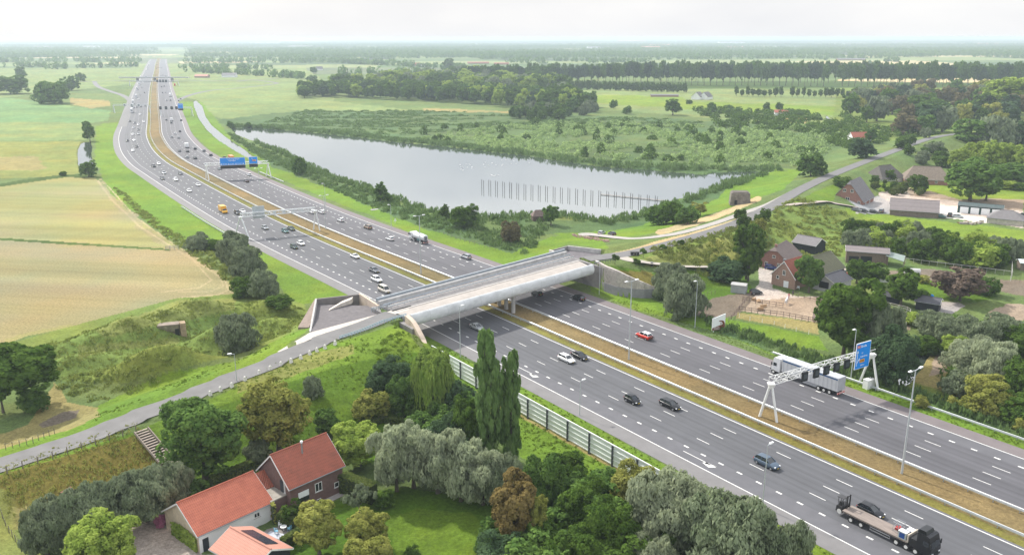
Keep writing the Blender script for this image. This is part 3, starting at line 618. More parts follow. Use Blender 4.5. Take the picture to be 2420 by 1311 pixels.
# ---------------------------------------------------------------- guard rails
M_ZINC = mat('galvanised_steel', (.50,.53,.55), rough=.45, metal=.55, var=.12, scale=2.0); M_ZINC2 = mat('weathered_zinc', (.36,.39,.42), rough=.5, metal=.5, var=.15, scale=2.0)
def guardrail(label, s0, s1, off, post_s, double=False):
    t = thing('guard_rail', label, 'guard rail', (0,0,0))
    n = int(abs(s1-s0)/6)+1; pts = []
    for s in np.linspace(s0, s1, n): p, nn = clp(s); q = p+nn*off; pts.append((q[0], q[1], 0))
    sec = [(-.04,.45),(.04,.50),(-.02,.60),(.04,.70),(-.04,.76),(-.08,.60)]
    b = MB()
    b.sweep(pts, [(x-.18, z) for x, z in sec]); b.sweep(pts, [(-x+.18, z) for x, z in sec]); b.build('rail', M_ZINC, t)
    # posts: the nearest hundred as parts, the rest as one
    S = np.arange(min(s0, 90), max(s1, -420), -4.0); dist = []
    pm = MB().box((0,0,-.2),(.12,.16,.92)); pm.box((0,0,.50),(.08,.42,.12)); me = pm.mesh('post', M_ZINC2)
    order = sorted(S, key=lambda s: abs(s-25)); rest = MB()
    for i, s in enumerate(order):
        p, nn = clp(s); q = p+nn*off; a = math.atan2(nn[1], nn[0])+math.pi/2
        if i < 60: o = link('post', me, t); o.location = (q[0], q[1], 0); o.rotation_euler = (0,0,a)
        else: rest.box((q[0], q[1], -.2), (.12,.16,.92), a)
    r = rest.build('post', M_ZINC2, t); r['kind'] = 'stuff'
    return t
guardrail('long double sided steel guard rail on the near side of the brown median', 110, -1500, -2.95, 0)
guardrail('long steel guard rail on the far side of the brown median', 110, -1500, 4.1, 0)
guardrail('steel guard rail along the outer green verge behind the near gantry legs', 110, -32, 29.6, 0)
guardrail('short steel guard rail on the verge beside the far blue sign gantry', -335, -375, 28.6, 0)
guardrail('short steel guard rail beside the grey gantry on the left grass verge', -212, -295, -30.2, 0)
# ---------------------------------------------------------------- lamp posts
M_LAMP = mat('lamp_steel', (.45,.48,.50), rough=.5, metal=.3, var=.06); M_LHEAD = mat('lamp_head', (.72,.73,.74), rough=.4, var=.04)
def lamp(u, v, vt, heads, label, arm=1.0, r=.16, hd=None):
    p = GT(u, v); h = hgt(p, vt); 
    _, n = clp(off_of([p.x], [p.y])[1][0]); a = math.atan2(n[1], n[0])+(math.pi if heads == -1 else 0)
    if hd is not None: a = hd
    t = thing('street_lamp', label, 'street lamp', p, a, None)
    MB().tube((0,0,-.1),(0,0,h),r,r*.45,10).build('pole', M_LAMP, t)
    for sx in ((1,-1) if heads == 2 else (1,)):
        MB().tube((0,0,h-.08),(sx*arm,0,h+.12),r*.4,r*.3,6).build('arm', M_LAMP, t)
        q = MB(); q.profile([(sx*arm*.8,h+.02),(sx*(arm+.25),h-.04),(sx*(arm+.8),h+.10),(sx*(arm+.75),h+.22),(sx*arm,h+.26)][::(-1 if sx>0 else 1)], -.16, .16); q.build('lamp_head', M_LHEAD, t)
    return t
LAMPS = [(2131,1118,874,2,'tall twin headed motorway lamp in the median right of the near gantry',1.3,.2),
 (1486,849,664,2,'tall twin headed motorway lamp in the median left of the red car',1.3,.2),
 (995,648,510,2,'tall twin headed motorway lamp in the median whose head stands in front of the tanker',1.3,.2),
 (770,541,462,2,'tall motorway lamp in the median just right of the grey gantry legs',1.2,.18),
 (616,466,398,2,'tall motorway lamp in the median right of the far blue signs',1.2,.18),
 (1642,774,664,-1,'slim grey lamp on the right verge below the big pale willows',.5,.11),
 (1416,696,618,-1,'slim lamp standing before the ribbed concrete wing wall',.5,.1),
 (1088,844,724,1,'slim lamp on the left verge just past the overpass',.5,.11),
 (1370,981,900,1,'thin lamp on the left verge beside the glass noise barrier',.5,.10),
 (1802,1198,1051,1,'lamp on the left verge rising in front of the blue grey car',.5,.11),
 (2010,900,778,-1,'lamp on the right verge behind the blue direction sign',.5,.12),
 (770,490,434,-1,'slim lamp on the grass verge between the gantries and the lake',.5,.1),
 (925,540,484,-1,'slim lamp on the lake side verge left of the tanker',.5,.1)]
for u, v, vt, hh, lb, ar, r in LAMPS: lamp(u, v, vt, hh, lb, ar, r)
lamp(560, 903, 836, 1, 'slim village lamp beside the dike road between the white bollards', .5, .09, R(200))
lamp(885, 762, 706, 1, 'thin lamp standing on the dark paved terrace left of the overpass', .5, .08, R(200))
# ---------------------------------------------------------------- overpass
M_CONC = mat('concrete', (.42,.41,.40), rough=.85, var=.22, scale=.5, bump=.15, detail=8); M_CONCD = mat('dark_concrete', (.20,.19,.19), rough=.9, var=.2, scale=.5, detail=8)
M_SANDD = mat('bridge_deck_sandy', (.34,.31,.285), rough=.9, var=.14, scale=.6, detail=7); M_KERB = mat('kerb', (.40,.38,.36), var=.15)
M_WARM = mat('warm_concrete', (.50,.41,.33), rough=.85, var=.15, scale=.8, detail=7); M_BRICKT = mat('terrace_brick', (.125,.115,.12), rough=.9, var=.22, scale=1.2, detail=7)
M_STEEL = mat('rail_steel', (.40,.45,.50), rough=.4, metal=.5, var=.1); M_BLUE = mat('pale_blue_rail', (.30,.42,.50), rough=.5, var=.1)
NW, NE_, SW, SE = [G(*p, 7) for p in ((894,722),(1338,602),(972,755),(1402,634))]
def overpass():
    t = thing('road_overpass', 'concrete road bridge with rounded pale parapet crossing the whole motorway', 'bridge', (0,0,0))
    t2 = t
    ctr = (NW+NE_+SW+SE)/4
    def lerp(a, b, k): return a+(b-a)*k
    def quad(k0, k1, z0, z1, name, m, e0=0.0, e1=1.0):
        A = lerp(lerp(SW, NW, k0), lerp(SE, NE_, k0), e0); B = lerp(lerp(SW, NW, k0), lerp(SE, NE_, k0), e1)
        C = lerp(lerp(SW, NW, k1), lerp(SE, NE_, k1), e1); D = lerp(lerp(SW, NW, k1), lerp(SE, NE_, k1), e0)
        return MB().prism([(p.x, p.y) for p in (A, B, C, D)], z0, z1).build(name, m, t)
    quad(0.02, .98, 5.75, 6.98, 'deck', M_CONC)
    quad(.07, .50, 6.98, 7.08, 'carriageway', M_SANDD); quad(.50, .535, 6.98, 7.20, 'kerb', M_KERB); quad(.535, .60, 6.98, 7.10, 'gutter', M_CONCD)
    quad(.60, .97, 6.98, 7.16, 'footway', M_CONCD)
    # rounded south parapet
    pts = [lerp(SW, SE, k/16) for k in range(17)]; P = [(p.x, p.y, 0) for p in pts]
    sec = [(.9,6.98),(.9,7.7)]+[(.75-1.05*math.sin(R(a))*1.0-.15, 6.65+1.55*math.cos(R(a))) for a in range(8, 176, 14)]+[(.9,5.2)]
    MB().sweep(P, sec[::-1]).build('parapet', mat('pale_parapet', (.56,.575,.58), rough=.9, var=.18, scale=.35, detail=9, stretch=(1,1,2.5)), t, smooth=False)
    jm = mat('joint_dark', (.36,.37,.37), var=.2); sj = [(a_*1.012+.0, 6.65+(b_-6.65)*1.012) for a_, b_ in sec[::-1]]
    for k in range(1, 12):
        p0, p1 = lerp(SW, SE, k/12-.0003), lerp(SW, SE, k/12+.0003); MB().sweep([(p0.x,p0.y,0),(p1.x,p1.y,0)], sj).build('joint', jm, t)
    # expansion joints of the parapet
    # north edge beam: broad steel clad trough
    q0, q1 = lerp(NW, SW, .02), lerp(NE_, SE, .02); pn = [lerp(q0, q1, k/8) for k in range(9)]
    MB().sweep([(p.x, p.y, 0) for p in pn], [(-.2,6.2),(-.2,8.1),(-.05,8.2),(.55,8.2),(.7,8.05),(.7,6.2)]).build('edge_beam', M_CONC, t)
    q0, q1 = lerp(NW, SW, -.04), lerp(NE_, SE, -.04)
    MB().sweep([(p.x, p.y, 0) for p in [lerp(q0, q1, k/8) for k in range(9)]], [(-.1,7.6),(-.1,8.75),(.35,8.75),(.35,7.6)]).build('steel_cladding', mat('cladding', (.34,.38,.42), rough=.35, metal=.4, var=.12), t)
    for kk, z in ((.16,7.75),(.30,7.7)):
        a0, a1 = lerp(NW, SW, kk), lerp(NE_, SE, kk); b = MB()
        b.bar((a0.x,a0.y,z),(a1.x,a1.y,z),.12,.32); b.build('guard_rail', M_ZINC if kk > .2 else M_STEEL, t)
        me = MB().box((0,0,7.1),(.1,.1,.7)).mesh('post', M_ZINC2)
        for i in range(34):
            p = lerp(a0, a1, (i+.5)/34); o = link('post', me, t); o.location = (p.x, p.y, 0)
    # piers in the median and a crosshead
    for kx, k in ((.5,.14),(.5,.38),(.5,.62),(.5,.86)):
        p = lerp(lerp(SW, NW, k), lerp(SE, NE_, k), .535)
        MB().tube((p.x,p.y,-.2),(p.x,p.y,5.2),.55,.5,16).build('pier', M_CONC, t, smooth=False)
    a = lerp(lerp(SW, NW, .04), lerp(SE, NE_, .04), .535); b = lerp(lerp(SW, NW, .96), lerp(SE, NE_, .96), .535)
    MB().bar((a.x,a.y,5.45),(b.x,b.y,5.45),1.5,.8).build('crosshead', M_CONC, t)
    # abutments
    for s0, s1, off, nm in ((-80,-101,-36.95,'abutment'),(-93,-113,32.95,'abutment')):
        p0, n0 = clp(s0); p1, n1 = clp(s1); a = p0+n0*off; b = p1+n1*off; sg = 1 if off > 0 else -1
        c = a+n0*sg*1.2; d = b+n1*sg*1.2
        MB().prism([tuple(a), tuple(b), tuple(d), tuple(c)], -.5, 6.6).build(nm, M_CONCD, t)
overpass()
def wing():
    t = thing('retaining_wall', 'curved pale ribbed concrete wing wall beyond the right end of the overpass', 'retaining wall')
    base = [(1405,674),(1429,688),(1443,693),(1458,698),(1477,701),(1496,703),(1520,704.5),(1545,703),(1560,700)]; top = [7.6,7.5,7.4,7.2,6.4,5.6,4.6,3.2,2.2]
    P = [G(*p) for p in base]; b = MB(); lo = MB(); rib = MB()
    def outw(i):
        d = P[min(i+1, len(P)-1)]-P[max(i-1, 0)]; d.z = 0; d.normalize(); return Vector((d.y, -d.x, 0))
    v = []
    for i, p in enumerate(P): o = outw(i); v += [(p.x,p.y,-.3),(p.x+o.x*.0,p.y+o.y*.0,top[i]),(p.x-o.x*.6,p.y-o.y*.6,top[i]),(p.x-o.x*.6,p.y-o.y*.6,-.3)]
    f = []
    for i in range(len(P)-1):
        for j in range(4): f.append((i*4+j, (i+1)*4+j, (i+1)*4+(j+1)%4, i*4+(j+1)%4))
    b.add(v, f); b.build('wall', mat('ribbed_wall', (.44,.40,.37), rough=.9, var=.35, scale=.9, detail=6, stretch=(1,1,.25)), t)
    pl = [(P[i].x+outw(i).x*.02, P[i].y+outw(i).y*.02, 0) for i in range(len(P))]
    lo.sweep(pl, [(0,-.2),(0,2.7),(-.22,2.7),(-.22,-.2)][::-1]); 
    lo2 = MB(); v = []
    for i, p in enumerate(P):
        o = outw(i); h = min(2.6, top[i]-.1); v += [(p.x+o.x*.25,p.y+o.y*.25,-.3),(p.x+o.x*.25,p.y+o.y*.25,h),(p.x-o.x*.1,p.y-o.y*.1,h)]
    lo2.add(v, [q for i in range(len(P)-1) for q in ((i*3, (i+1)*3, (i+1)*3+1, i*3+1), (i*3+1, (i+1)*3+1, (i+1)*3+2, i*3+2))]); lo2.build('plinth', mat('plinth_grey', (.22,.22,.23), rough=.85, var=.15, scale=.7), t)
    # vertical ribs cast into the wall
    rb = MB()
    for i in range(len(P)-1):
        o = outw(i)
        for k in range(8):
            a = P[i].lerp(P[i+1], (k+.2)/8); h = top[i]+(top[i+1]-top[i])*(k+.2)/8
            if h > 3: rb.tube((a.x+o.x*.06,a.y+o.y*.06,2.6),(a.x+o.x*.06,a.y+o.y*.06,h-.1-rnd.random()*.8),.11,.08,5)
    rb.build('ribs', mat('rib_stone', (.50,.46,.42), var=.3, scale=1.5), t)
    t = thing('retaining_wall', 'narrow curved warm toned wing wall falling to the grass at the near left corner of the overpass', 'retaining wall')
    tp = [((962,745),8.4),((970,752),8.2),((977,759),7.8),((984,770),7.2),((990,781),6.5),((996,792),5.8),((1001,803),5.0),((1006,822),3.9)]
    T = [G(*p, z) for p, z in tp]; b = MB(); v = []
    for i, p in enumerate(T):
        d = T[min(i+1, len(T)-1)]-T[max(i-1, 0)]; d.z = 0; d.normalize(); o = Vector((-d.y, d.x, 0))*.55
        v += [(p.x-o.x,p.y-o.y,-.3),(p.x-o.x,p.y-o.y,p.z),(p.x+o.x,p.y+o.y,p.z),(p.x+o.x,p.y+o.y,-.3)]
    b.add(v, [(i*4+j, (i+1)*4+j, (i+1)*4+(j+1)%4, i*4+(j+1)%4) for i in range(len(T)-1) for j in range(4)]+[(0,1,2,3), tuple(len(T)*4-k for k in (1,2,3,4))])
    b.build('wall', M_WARM, t)
    a = G(1006,822,3.9); c = G(968,829,3.6); 
    MB().prism([(a.x,a.y),(c.x,c.y),(c.x-.2,c.y+.6),(a.x-.2,a.y+.6)], -.3, [3.9,3.6,3.6,3.9]).build('end_wall', M_CONCD, t)
wing()
# ---------------------------------------------------------------- paved terraces beside the bridge ends
def terrace(label, outline, stepdir, nstep, zf):
    t = thing('paved_terrace', label, 'terrace'); return t
def terraces():
    t = thing('paved_terrace', 'sunken dark brick terrace with long steps and low concrete walls left of the overpass', 'terrace')
    A, B, C, Dd, E_ = G(747,706,7), G(850,695,7), G(895,724,7), G(930,742,7), G(733,783,7)
    F_ = G(905,748,7)
    # floor falls in long steps from the road towards the back wall
    def lp(a, b, k): return a+(b-a)*k
    st = MB()
    ks = [0,.09,.18,.27,.36,.46,1.0]
    for i in range(len(ks)-1):
        k0, k1 = ks[i], ks[i+1]; z = 6.85-.26*i
        a, b = lp(E_, A, k0), lp(F_, lp(B, C, .5), k0); c, d = lp(F_, lp(B, C, .5), k1), lp(E_, A, k1)
        st.prism([(q.x, q.y) for q in (a, b, c, d)], 4, z)
    st.prism([(q.x, q.y) for q in (lp(F_, lp(B, C, .5), .0), C, B, lp(B, C, .5))], 4, 5.50)
    st.build('steps', M_BRICKT, t); step_sh = MB()
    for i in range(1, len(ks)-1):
        a, b = lp(E_, A, ks[i]), lp(F_, lp(B, C, .5), ks[i]); b = lp(a, b, .85); z = 6.85-.26*i+.02; step_sh.bar((a.x,a.y,z),(b.x,b.y,z),.32,.06)
    step_sh.build('step_shadow_strip', mat('step_shadow_strip', (.045,.043,.05), var=.2), t)  # dark strips painted as the shadow lines along the step risers
    def wallseg(a, b, z0, z1, w, nm, m): return MB().bar((a.x,a.y,(z0+z1)/2),(b.x,b.y,(z0+z1)/2),w,z1-z0).build(nm, m, t)
    wallseg(A, B, 0, 7.0, .5, 'back_wall', mat('terrace_wall', (.17,.155,.15), rough=.9, var=.2, scale=.8)); wallseg(B, C, 0, 7.25, .55, 'front_wall', M_WARM); wallseg(A, E_, 2, 7.1, .4, 'side_wall', M_CONC)
    a, b, c, d = G(744,706,6.6), G(704,771,5.2), G(730,772,5.9), G(742,745,6.9)
    MB().prism([(p.x,p.y) for p in (a,b,c,d)], 1.0, [6.6,5.0,5.8,6.8]).build('buttress', mat('buttress_brick', (.21,.165,.14), rough=.9, var=.22, scale=1.0), t)
    h0, h1, h2 = G(778,731,5.6), G(808,722,5.6), G(832,716,5.6)
    w = Vector((.0,2.0,0))
    hb = MB(); hb.add([h0-w*.5+Vector((0,0,0)), h0+w*.3, h1-w*.5+Vector((0,0,.9)), h1+w*.6+Vector((0,0,.9)), h2-w*.3+Vector((0,0,1.2)), h2+w*.8+Vector((0,0,1.2)), h1-w*.5, h2-w*.3, h2+w*.8, h1+w*.6],
      [(0,1,3,2),(2,3,5,4),(0,2,6),(2,4,7,6),(4,5,8,7),(1,9,3),(3,9,8,5)]); hb.build('hatch_ramp', mat('pale_ramp', (.55,.50,.44), var=.15), t)
    # pale strip between terrace and dike road
    zq = [G(655,832,6.3), G(733,786,6.9), G(905,740,7), G(972,722,7), G(965,733,7), G(905,752,7), G(735,802,6.9), G(665,832,6.3)]
    b = MB(); b.add([(p.x,p.y,p.z+.10) for p in zq], [(0,7,1),(7,6,1),(6,5,2,1),(5,4,3,2)]); o = b.build('stone_strip', mat('pale_setts', (.46,.42,.38), rough=.9, var=.2, scale=1.0)); o['kind'] = 'structure'
    if o.data.polygons[0].normal.z < 0: o.data.flip_normals()
    t = thing('paved_terrace', 'small sunken dark paved terrace with concrete walls at the far right end of the overpass', 'terrace')
    A, B, C, Dd = G(1299,593,7), G(1342,582,7), G(1420,591,7), G(1410,604,7); S_ = G(1335,606,7)
    MB().prism([(p.x,p.y) for p in (A,B,C,Dd,S_)], 3, 5.8).build('floor', mat('terrace_floor', (.12,.11,.12), var=.2, scale=.9), t)
    for a, b, nm, m, w, z1 in ((A,B,'side_wall',M_CONCD,.5,7.1),(B,C,'back_wall',M_CONC,.5,7.2),(A,S_,'front_wall',mat('lit_wall', (.52,.49,.45), var=.12),.5,7.4)):
        MB().bar((a.x,a.y,z1/2),(b.x,b.y,z1/2),w,z1).build(nm, m, t)
terraces()
# pale blue railing on the dike shoulder
def railing(label, pts, m, h=.8, np_=24, name='railing', post=.05):
    t = thing(name, label, 'railing'); P = [Vector(p) for p in pts]
    for z in (h, h*.6):
        b = MB()
        for a, c in zip(P[:-1], P[1:]): b.bar(a+Vector((0,0,z)), c+Vector((0,0,z)), .07, .16)
        b.build('rail', m, t)
    ln = sum((c-a).length for a, c in zip(P[:-1], P[1:])); me = MB().box((0,0,-.1),(post*2,post*2,h+.12)).mesh('post', m)
    for i in range(np_):
        d = ln*i/(np_-1); k = 0
        while k < len(P)-2 and d > (P[k+1]-P[k]).length: d -= (P[k+1]-P[k]).length; k += 1
        q = P[k].lerp(P[k+1], min(1, d/(P[k+1]-P[k]).length)); o = link('post', me, t); o.location = q
    return t
railing('pale blue steel railing along the near shoulder of the dike road before the overpass', [G(803,803,6.8), G(850,788,6.95), G(905,765,7), G(960,749,7)], M_BLUE, .85, 26)
railing('galvanised railing beside the terrace running onto the overpass', [G(878,737,7), G(905,730,7), G(925,723,7)], M_STEEL, .9, 10)
railing('short dark railing at the top of the ribbed wing wall', [G(1405,626,7), G(1420,622,7), G(1455,618,7)], mat('dark_rail', (.08,.09,.11), var=.1), .9, 10)
# ---------------------------------------------------------------- noise barrier
def barrier():
    t = thing('noise_barrier', 'long translucent panelled noise barrier with dark posts on the left verge', 'noise barrier')
    m = MATS.get('glass_panel')
    m = bpy.data.materials.new('glass_panel'); m.use_nodes = True; tt = m.node_tree; tt.nodes.clear(); l = tt.links.new
    o = N(tt, 'ShaderNodeOutputMaterial'); d = N(tt, 'ShaderNodeBsdfPrincipled', i_Roughness=.35); d.inputs['Base Color'].default_value = (.74,.78,.76,1)
    tr = N(tt, 'ShaderNodeBsdfTransparent'); tr.inputs[0].default_value = (.80,.90,.86,1); ms = N(tt, 'ShaderNodeMixShader', i_0=.10); l(d.outputs[0], ms.inputs[1]); l(tr.outputs[0], ms.inputs[2]); l(ms.outputs[0], o.inputs[0])
    M_W = mat('barrier_rail', (.78,.80,.80), rough=.4, var=.08); M_D = mat('barrier_post', (.055,.06,.075), rough=.6, var=.15)
    S = np.arange(-74, 8, 6.0); me = MB().box((0,0,-.2),(.34,.42,4.15)).mesh('post', M_D)
    for i, s in enumerate(S):
        p, n = clp(s); q = p+n*(-36.6); a = math.atan2(n[1], n[0])+math.pi/2
        o_ = link('post', me, t); o_.location = (q[0], q[1], 0); o_.rotation_euler = (0,0,a)
        if i < len(S)-1:
            p2, n2 = clp(s+6.0); q2 = p2+n2*(-36.6)
            for k in range(4):
                MB().bar((q[0],q[1],.45+.9*k+.40),(q2[0],q2[1],.45+.9*k+.40),.05,.78).build('panel', m, t)
            for k in range(5): MB().bar((q[0],q[1],.42+.9*k),(q2[0],q2[1],.42+.9*k),.16,.20).build('rail', M_W, t)
barrier()
# ---------------------------------------------------------------- text helper
def text_mesh(s, size, m, name, parent, loc, rot, align='LEFT', ext=.01):
    cu = bpy.data.curves.new('lettering', 'FONT'); cu.body = s; cu.size = size; cu.extrude = ext; cu.align_x = align
    ob = bpy.data.objects.new('lettering', cu); COL.objects.link(ob)
    dg = bpy.context.evaluated_depsgraph_get(); me = bpy.data.meshes.new_from_object(ob.evaluated_get(dg)); bpy.data.objects.remove(ob)
    me.materials.clear(); me.materials.append(m); o = link(name, me, parent); o.location = loc; o.rotation_euler = rot; return o
# ---------------------------------------------------------------- gantries
M_WHITE = mat('white_steel', (.70,.71,.70), rough=.45, var=.06); M_GREYST = mat('grey_steel', (.50,.53,.55), rough=.45, var=.08)
M_BLK = mat('sign_black', (.012,.014,.018), rough=.5, var=.1); M_SBLUE = mat('sign_blue', (.004,.24,.74), rough=.35, var=.05, scale=.5); M_SWHITE = mat('sign_white', (.80,.82,.84), rough=.4, var=.02)
M_ORANGE = mat('sign_orange', (.75,.33,.03), rough=.5, var=.05); M_SRED = mat('sign_red', (.55,.05,.06), rough=.5, var=.05)
def truss(b, a, c, w, h, n, r):
    a = Vector(a); c = Vector(c); d = (c-a).normalized(); u = Vector((-d.y, d.x, 0)); z = Vector((0,0,1))
    cor = [u*w/2, -u*w/2, -u*w/2+z*h, u*w/2+z*h]
    for k in cor: b.tube(a+k, c+k, r, r, 6)
    for i in range(n):
        p = a.lerp(c, i/n); q = a.lerp(c, (i+1)/n)
        for x, y in ((0,3),(1,2),(0,1),(3,2)):
            s, e = (cor[x], cor[y]) if i % 2 else (cor[y], cor[x]); b.tube(p+s, q+e, r*.55, r*.55, 4, cap=False)
        for x, y in ((0,3),(1,2),(0,1),(3,2)): b.tube(p+cor[x], p+cor[y], r*.55, r*.55, 4, cap=False)
def gantry(name, label, legA, legB, hb, m, th=1.1, apex=None, npan=20, r=.10, lr=.24, wide_=1.2):
    """legs: two pairs of ground points; beam between their midpoints at height hb"""
    t = thing(name, label, 'gantry')
    A = (Vector(legA[0])+Vector(legA[1]))/2; B = (Vector(legB[0])+Vector(legB[1]))/2
    for pr, c in ((legA, A), (legB, B)):
        for q in pr:
            q = Vector(q); top = Vector((c.x, c.y, hb-.2)).lerp(Vector((q.x, q.y, hb-.2)), .10)
            MB().tube((q.x,q.y,-.1), top, lr, lr*.8, 10).build('leg', m, t)
        MB().box((c.x,c.y,hb-.9),(.7,.7,1.0),0,0,1.9).build('leg_head', m, t)
    b = MB(); truss(b, (A.x,A.y,hb), (B.x,B.y,hb), wide_, th, npan, r); b.build('truss_beam', m, t)
    return t, Vector((A.x,A.y,hb)), Vector((B.x,B.y,hb))
def facing(A, B):     # rotation so that a sign's local +X runs A->B and its face looks at the camera side
    d = (B-A); return math.atan2(d.y, d.x)
def matrix_sign(t, A, B, k, z, m, s=1.25, dy=-.95):
    p = A.lerp(B, k); a = facing(A, B); u = Vector((math.sin(a), -math.cos(a), 0))
    q = p+u*(-dy)
    o = MB().box((0,0,-s*.75),(s*1.2,.35,s*1.5)).build('lane_signal', m, t); o.location = (q.x, q.y, z); o.rotation_euler = (0,0,a)
    f = MB().box((0,-.19,-s*.42),(s*.8,.02,s*.85)).build('display', mat('display_grey', (.05,.06,.07), rough=.3), o)
    MB().box((0,.5,s*.2),(.12,.9,.12)).build('bracket', m, o)
def near_gantry():
    LA = [G(1795,983), G(1836,997)]; LB = [G(2030,905), G(2075,922)]
    t, A, B = gantry('sign_gantry', 'white lattice gantry over the far carriageway carrying lane signals and a tilted blue sign', LA, LB, 7.3, M_WHITE, 1.25, npan=17, r=.075, lr=.27)
    for k in (.275,.385,.485,.585,.69): matrix_sign(t, A, B, k, 7.35, M_BLK, 1.25)
    a = facing(A, B); u = Vector((math.sin(a), -math.cos(a), 0))
    s = A.lerp(B, .845)+u*1.0
    W_, H_ = 4.5, 5.6
    fr = MB().box((0,0,-H_/2),(W_,.14,H_)).build('direction_sign', M_SWHITE, t); fr.location = (s.x, s.y, 8.35); fr.rotation_euler = (0,0,a)
    MB().box((0,-.075,-H_/2+.09),(W_-.18,.03,H_-.18)).build('sign_face', M_SBLUE, fr)
    rx = (math.pi/2, 0, 0)
    MB().box((-1.55,-.10,1.75),(.95,.02,.62)).build('route_shield', M_SRED, fr); text_mesh('A27', .5, M_SWHITE, 'lettering', fr, (-1.95,-.12,1.88), rx)
    text_mesh('Breda', .72, M_SWHITE, 'lettering', fr, (-.85,-.10,1.80), rx)
    ar = MB(); ar.box((-1.75,-.10,-2.1),(.14,.02,3.1)); ar.add([(-2.05,-.11,.75),(-1.45,-.11,.75),(-1.75,-.11,1.35)], [(0,1,2)]); ar.add([(-1.75,-.11,-1.35),(-1.65,-.11,-1.5),(-1.15,-.11,-.85),(-1.25,-.11,-.72)], [(0,1,2,3)]); ar.add([(-1.42,-.12,-.75),(-1.0,-.12,-1.0),(-.95,-.12,-.35)], [(0,1,2)])
    ar.build('arrow', M_SWHITE, fr)
    text_mesh('13', .55, M_SWHITE, 'lettering', fr, (-.55,-.10,.35), rx); text_mesh('Culemborg', .50, M_SWHITE, 'lettering', fr, (-.85,-.10,-.35), rx)
    MB().prism([(-.85,-.02),(.65,-.02),(.65,.02),(-.85,.02)], 0, .7).build('route_plate', M_ORANGE, fr).location = (0,-.10,-1.5)
    text_mesh('N320', .5, M_BLK, 'lettering', fr, (-.75,-.13,-1.34), rx); text_mesh('1200 m', .42, M_SWHITE, 'lettering', fr, (-.55,-.10,-2.25), rx)
    c = thing('roadside_cabinet', 'white roadside equipment cabinet between the right legs of the near gantry', 'cabinet', G(2052,916), R(30)); MB().box((0,0,0),(2.3,1.2,1.95)).build('body', M_WHITE, c); MB().box((0,0,1.95),(2.4,1.3,.08)).build('lid', M_LHEAD, c); MB().box((.1,-.61,.15),(.05,.02,1.6)).build('door_seam', M_GREYST, c)
near_gantry()
def mid_gantry():
    t, A, B = gantry('sign_gantry', 'grey lattice gantry over the near carriageway seen from the back of its sign', [G(556,556),G(590,566)], [G(741,543),G(756,545)], 7.6, mat('pale_steel', (.62,.64,.65), rough=.45), 1.3, npan=22, r=.12, lr=.26)
    a = facing(A, B); u = Vector((-math.sin(a), math.cos(a), 0)); s = A.lerp(B, .24)+u*.9
    o = MB().box((0,0,-1.9),(4.4,.12,4.6)).build('direction_sign', mat('sign_back', (.42,.46,.48), rough=.5, var=.08), t); o.location = (s.x, s.y, 8.3); o.rotation_euler = (0,0,a)
    for x in (-1.4,0,1.4): MB().box((x,-.15,-1.9),(.1,.18,4.6)).build('stiffener', M_GREYST, o)
    for k in (.45,.58,.70,.82):
        q = A.lerp(B, k)+u*.8; o = MB().box((0,0,-.7),(1.2,.35,1.4)).build('lane_signal', M_GREYST, t); o.location = (q.x,q.y,7.9); o.rotation_euler = (0,0,a)
mid_gantry()
def blue_sign(t, P, a, W_, H_, z, texts, strip=True):
    fr = MB().box((0,0,-H_/2),(W_,.14,H_)).build('direction_sign', M_SWHITE, t); fr.location = (P.x, P.y, z); fr.rotation_euler = (0,0,a)
    MB().box((0,-.08,-H_/2+.12),(W_-.24,.04,H_-.24)).build('sign_face', M_SBLUE, fr)
    if strip: MB().box((0,-.02,-H_/2-1.75),(W_*.98,.12,1.7)).build('display_strip', M_BLK, fr)
    for s, sz, x, zz, m in texts: text_mesh(s, sz, m, 'lettering', fr, (x,-.11,zz), (math.pi/2,0,0))
    return fr
def far_gantry():
    t, A, B = gantry('sign_gantry', 'pale gantry with a wide and a small blue direction sign over the far carriageway', [G(487,423),G(494,426)], [G(630,417),G(641,420)], 7.2, M_WHITE, 1.3, npan=18, r=.12, lr=.30)
    a = facing(A, B); u = Vector((math.sin(a), -math.cos(a), 0)); p = A.lerp(B, .43)+u*1.1
    tx = [("'s-Hertogenbosch", .85, -2.6, .9, M_SWHITE), ('Nieuwegein', .75, -2.0, .1, M_SWHITE)]
    for i in range(3): tx += [('A2 A27', .7, -5.0+3.6*i, -1.5, M_SWHITE)]
    fr = blue_sign(t, p, a, 12.6, 3.9, 9.1, tx)
    b = MB()
    for x in (-5.6,-2.0,1.6,5.2): b.box((x,-.11,-1.6),(.16,.02,.7)); b.add([(x-.35,-.12,-1.3),(x+.35,-.12,-1.3),(x,-.12,-1.75)], [(0,1,2)])
    b.build('arrow', M_SWHITE, fr)
    p = A.lerp(B, .765)+u*1.1; fr = blue_sign(t, p, a, 4.4, 3.7, 9.3, [('13', .8, -1.0, .7, M_SWHITE)])
    MB().box((.5,-.11,-.4),(1.9,.03,.7)).build('route_plate', M_ORANGE, fr); text_mesh('N320', .55, M_BLK, 'lettering', fr, (-.35,-.14,-.27), (math.pi/2,0,0))
far_gantry()
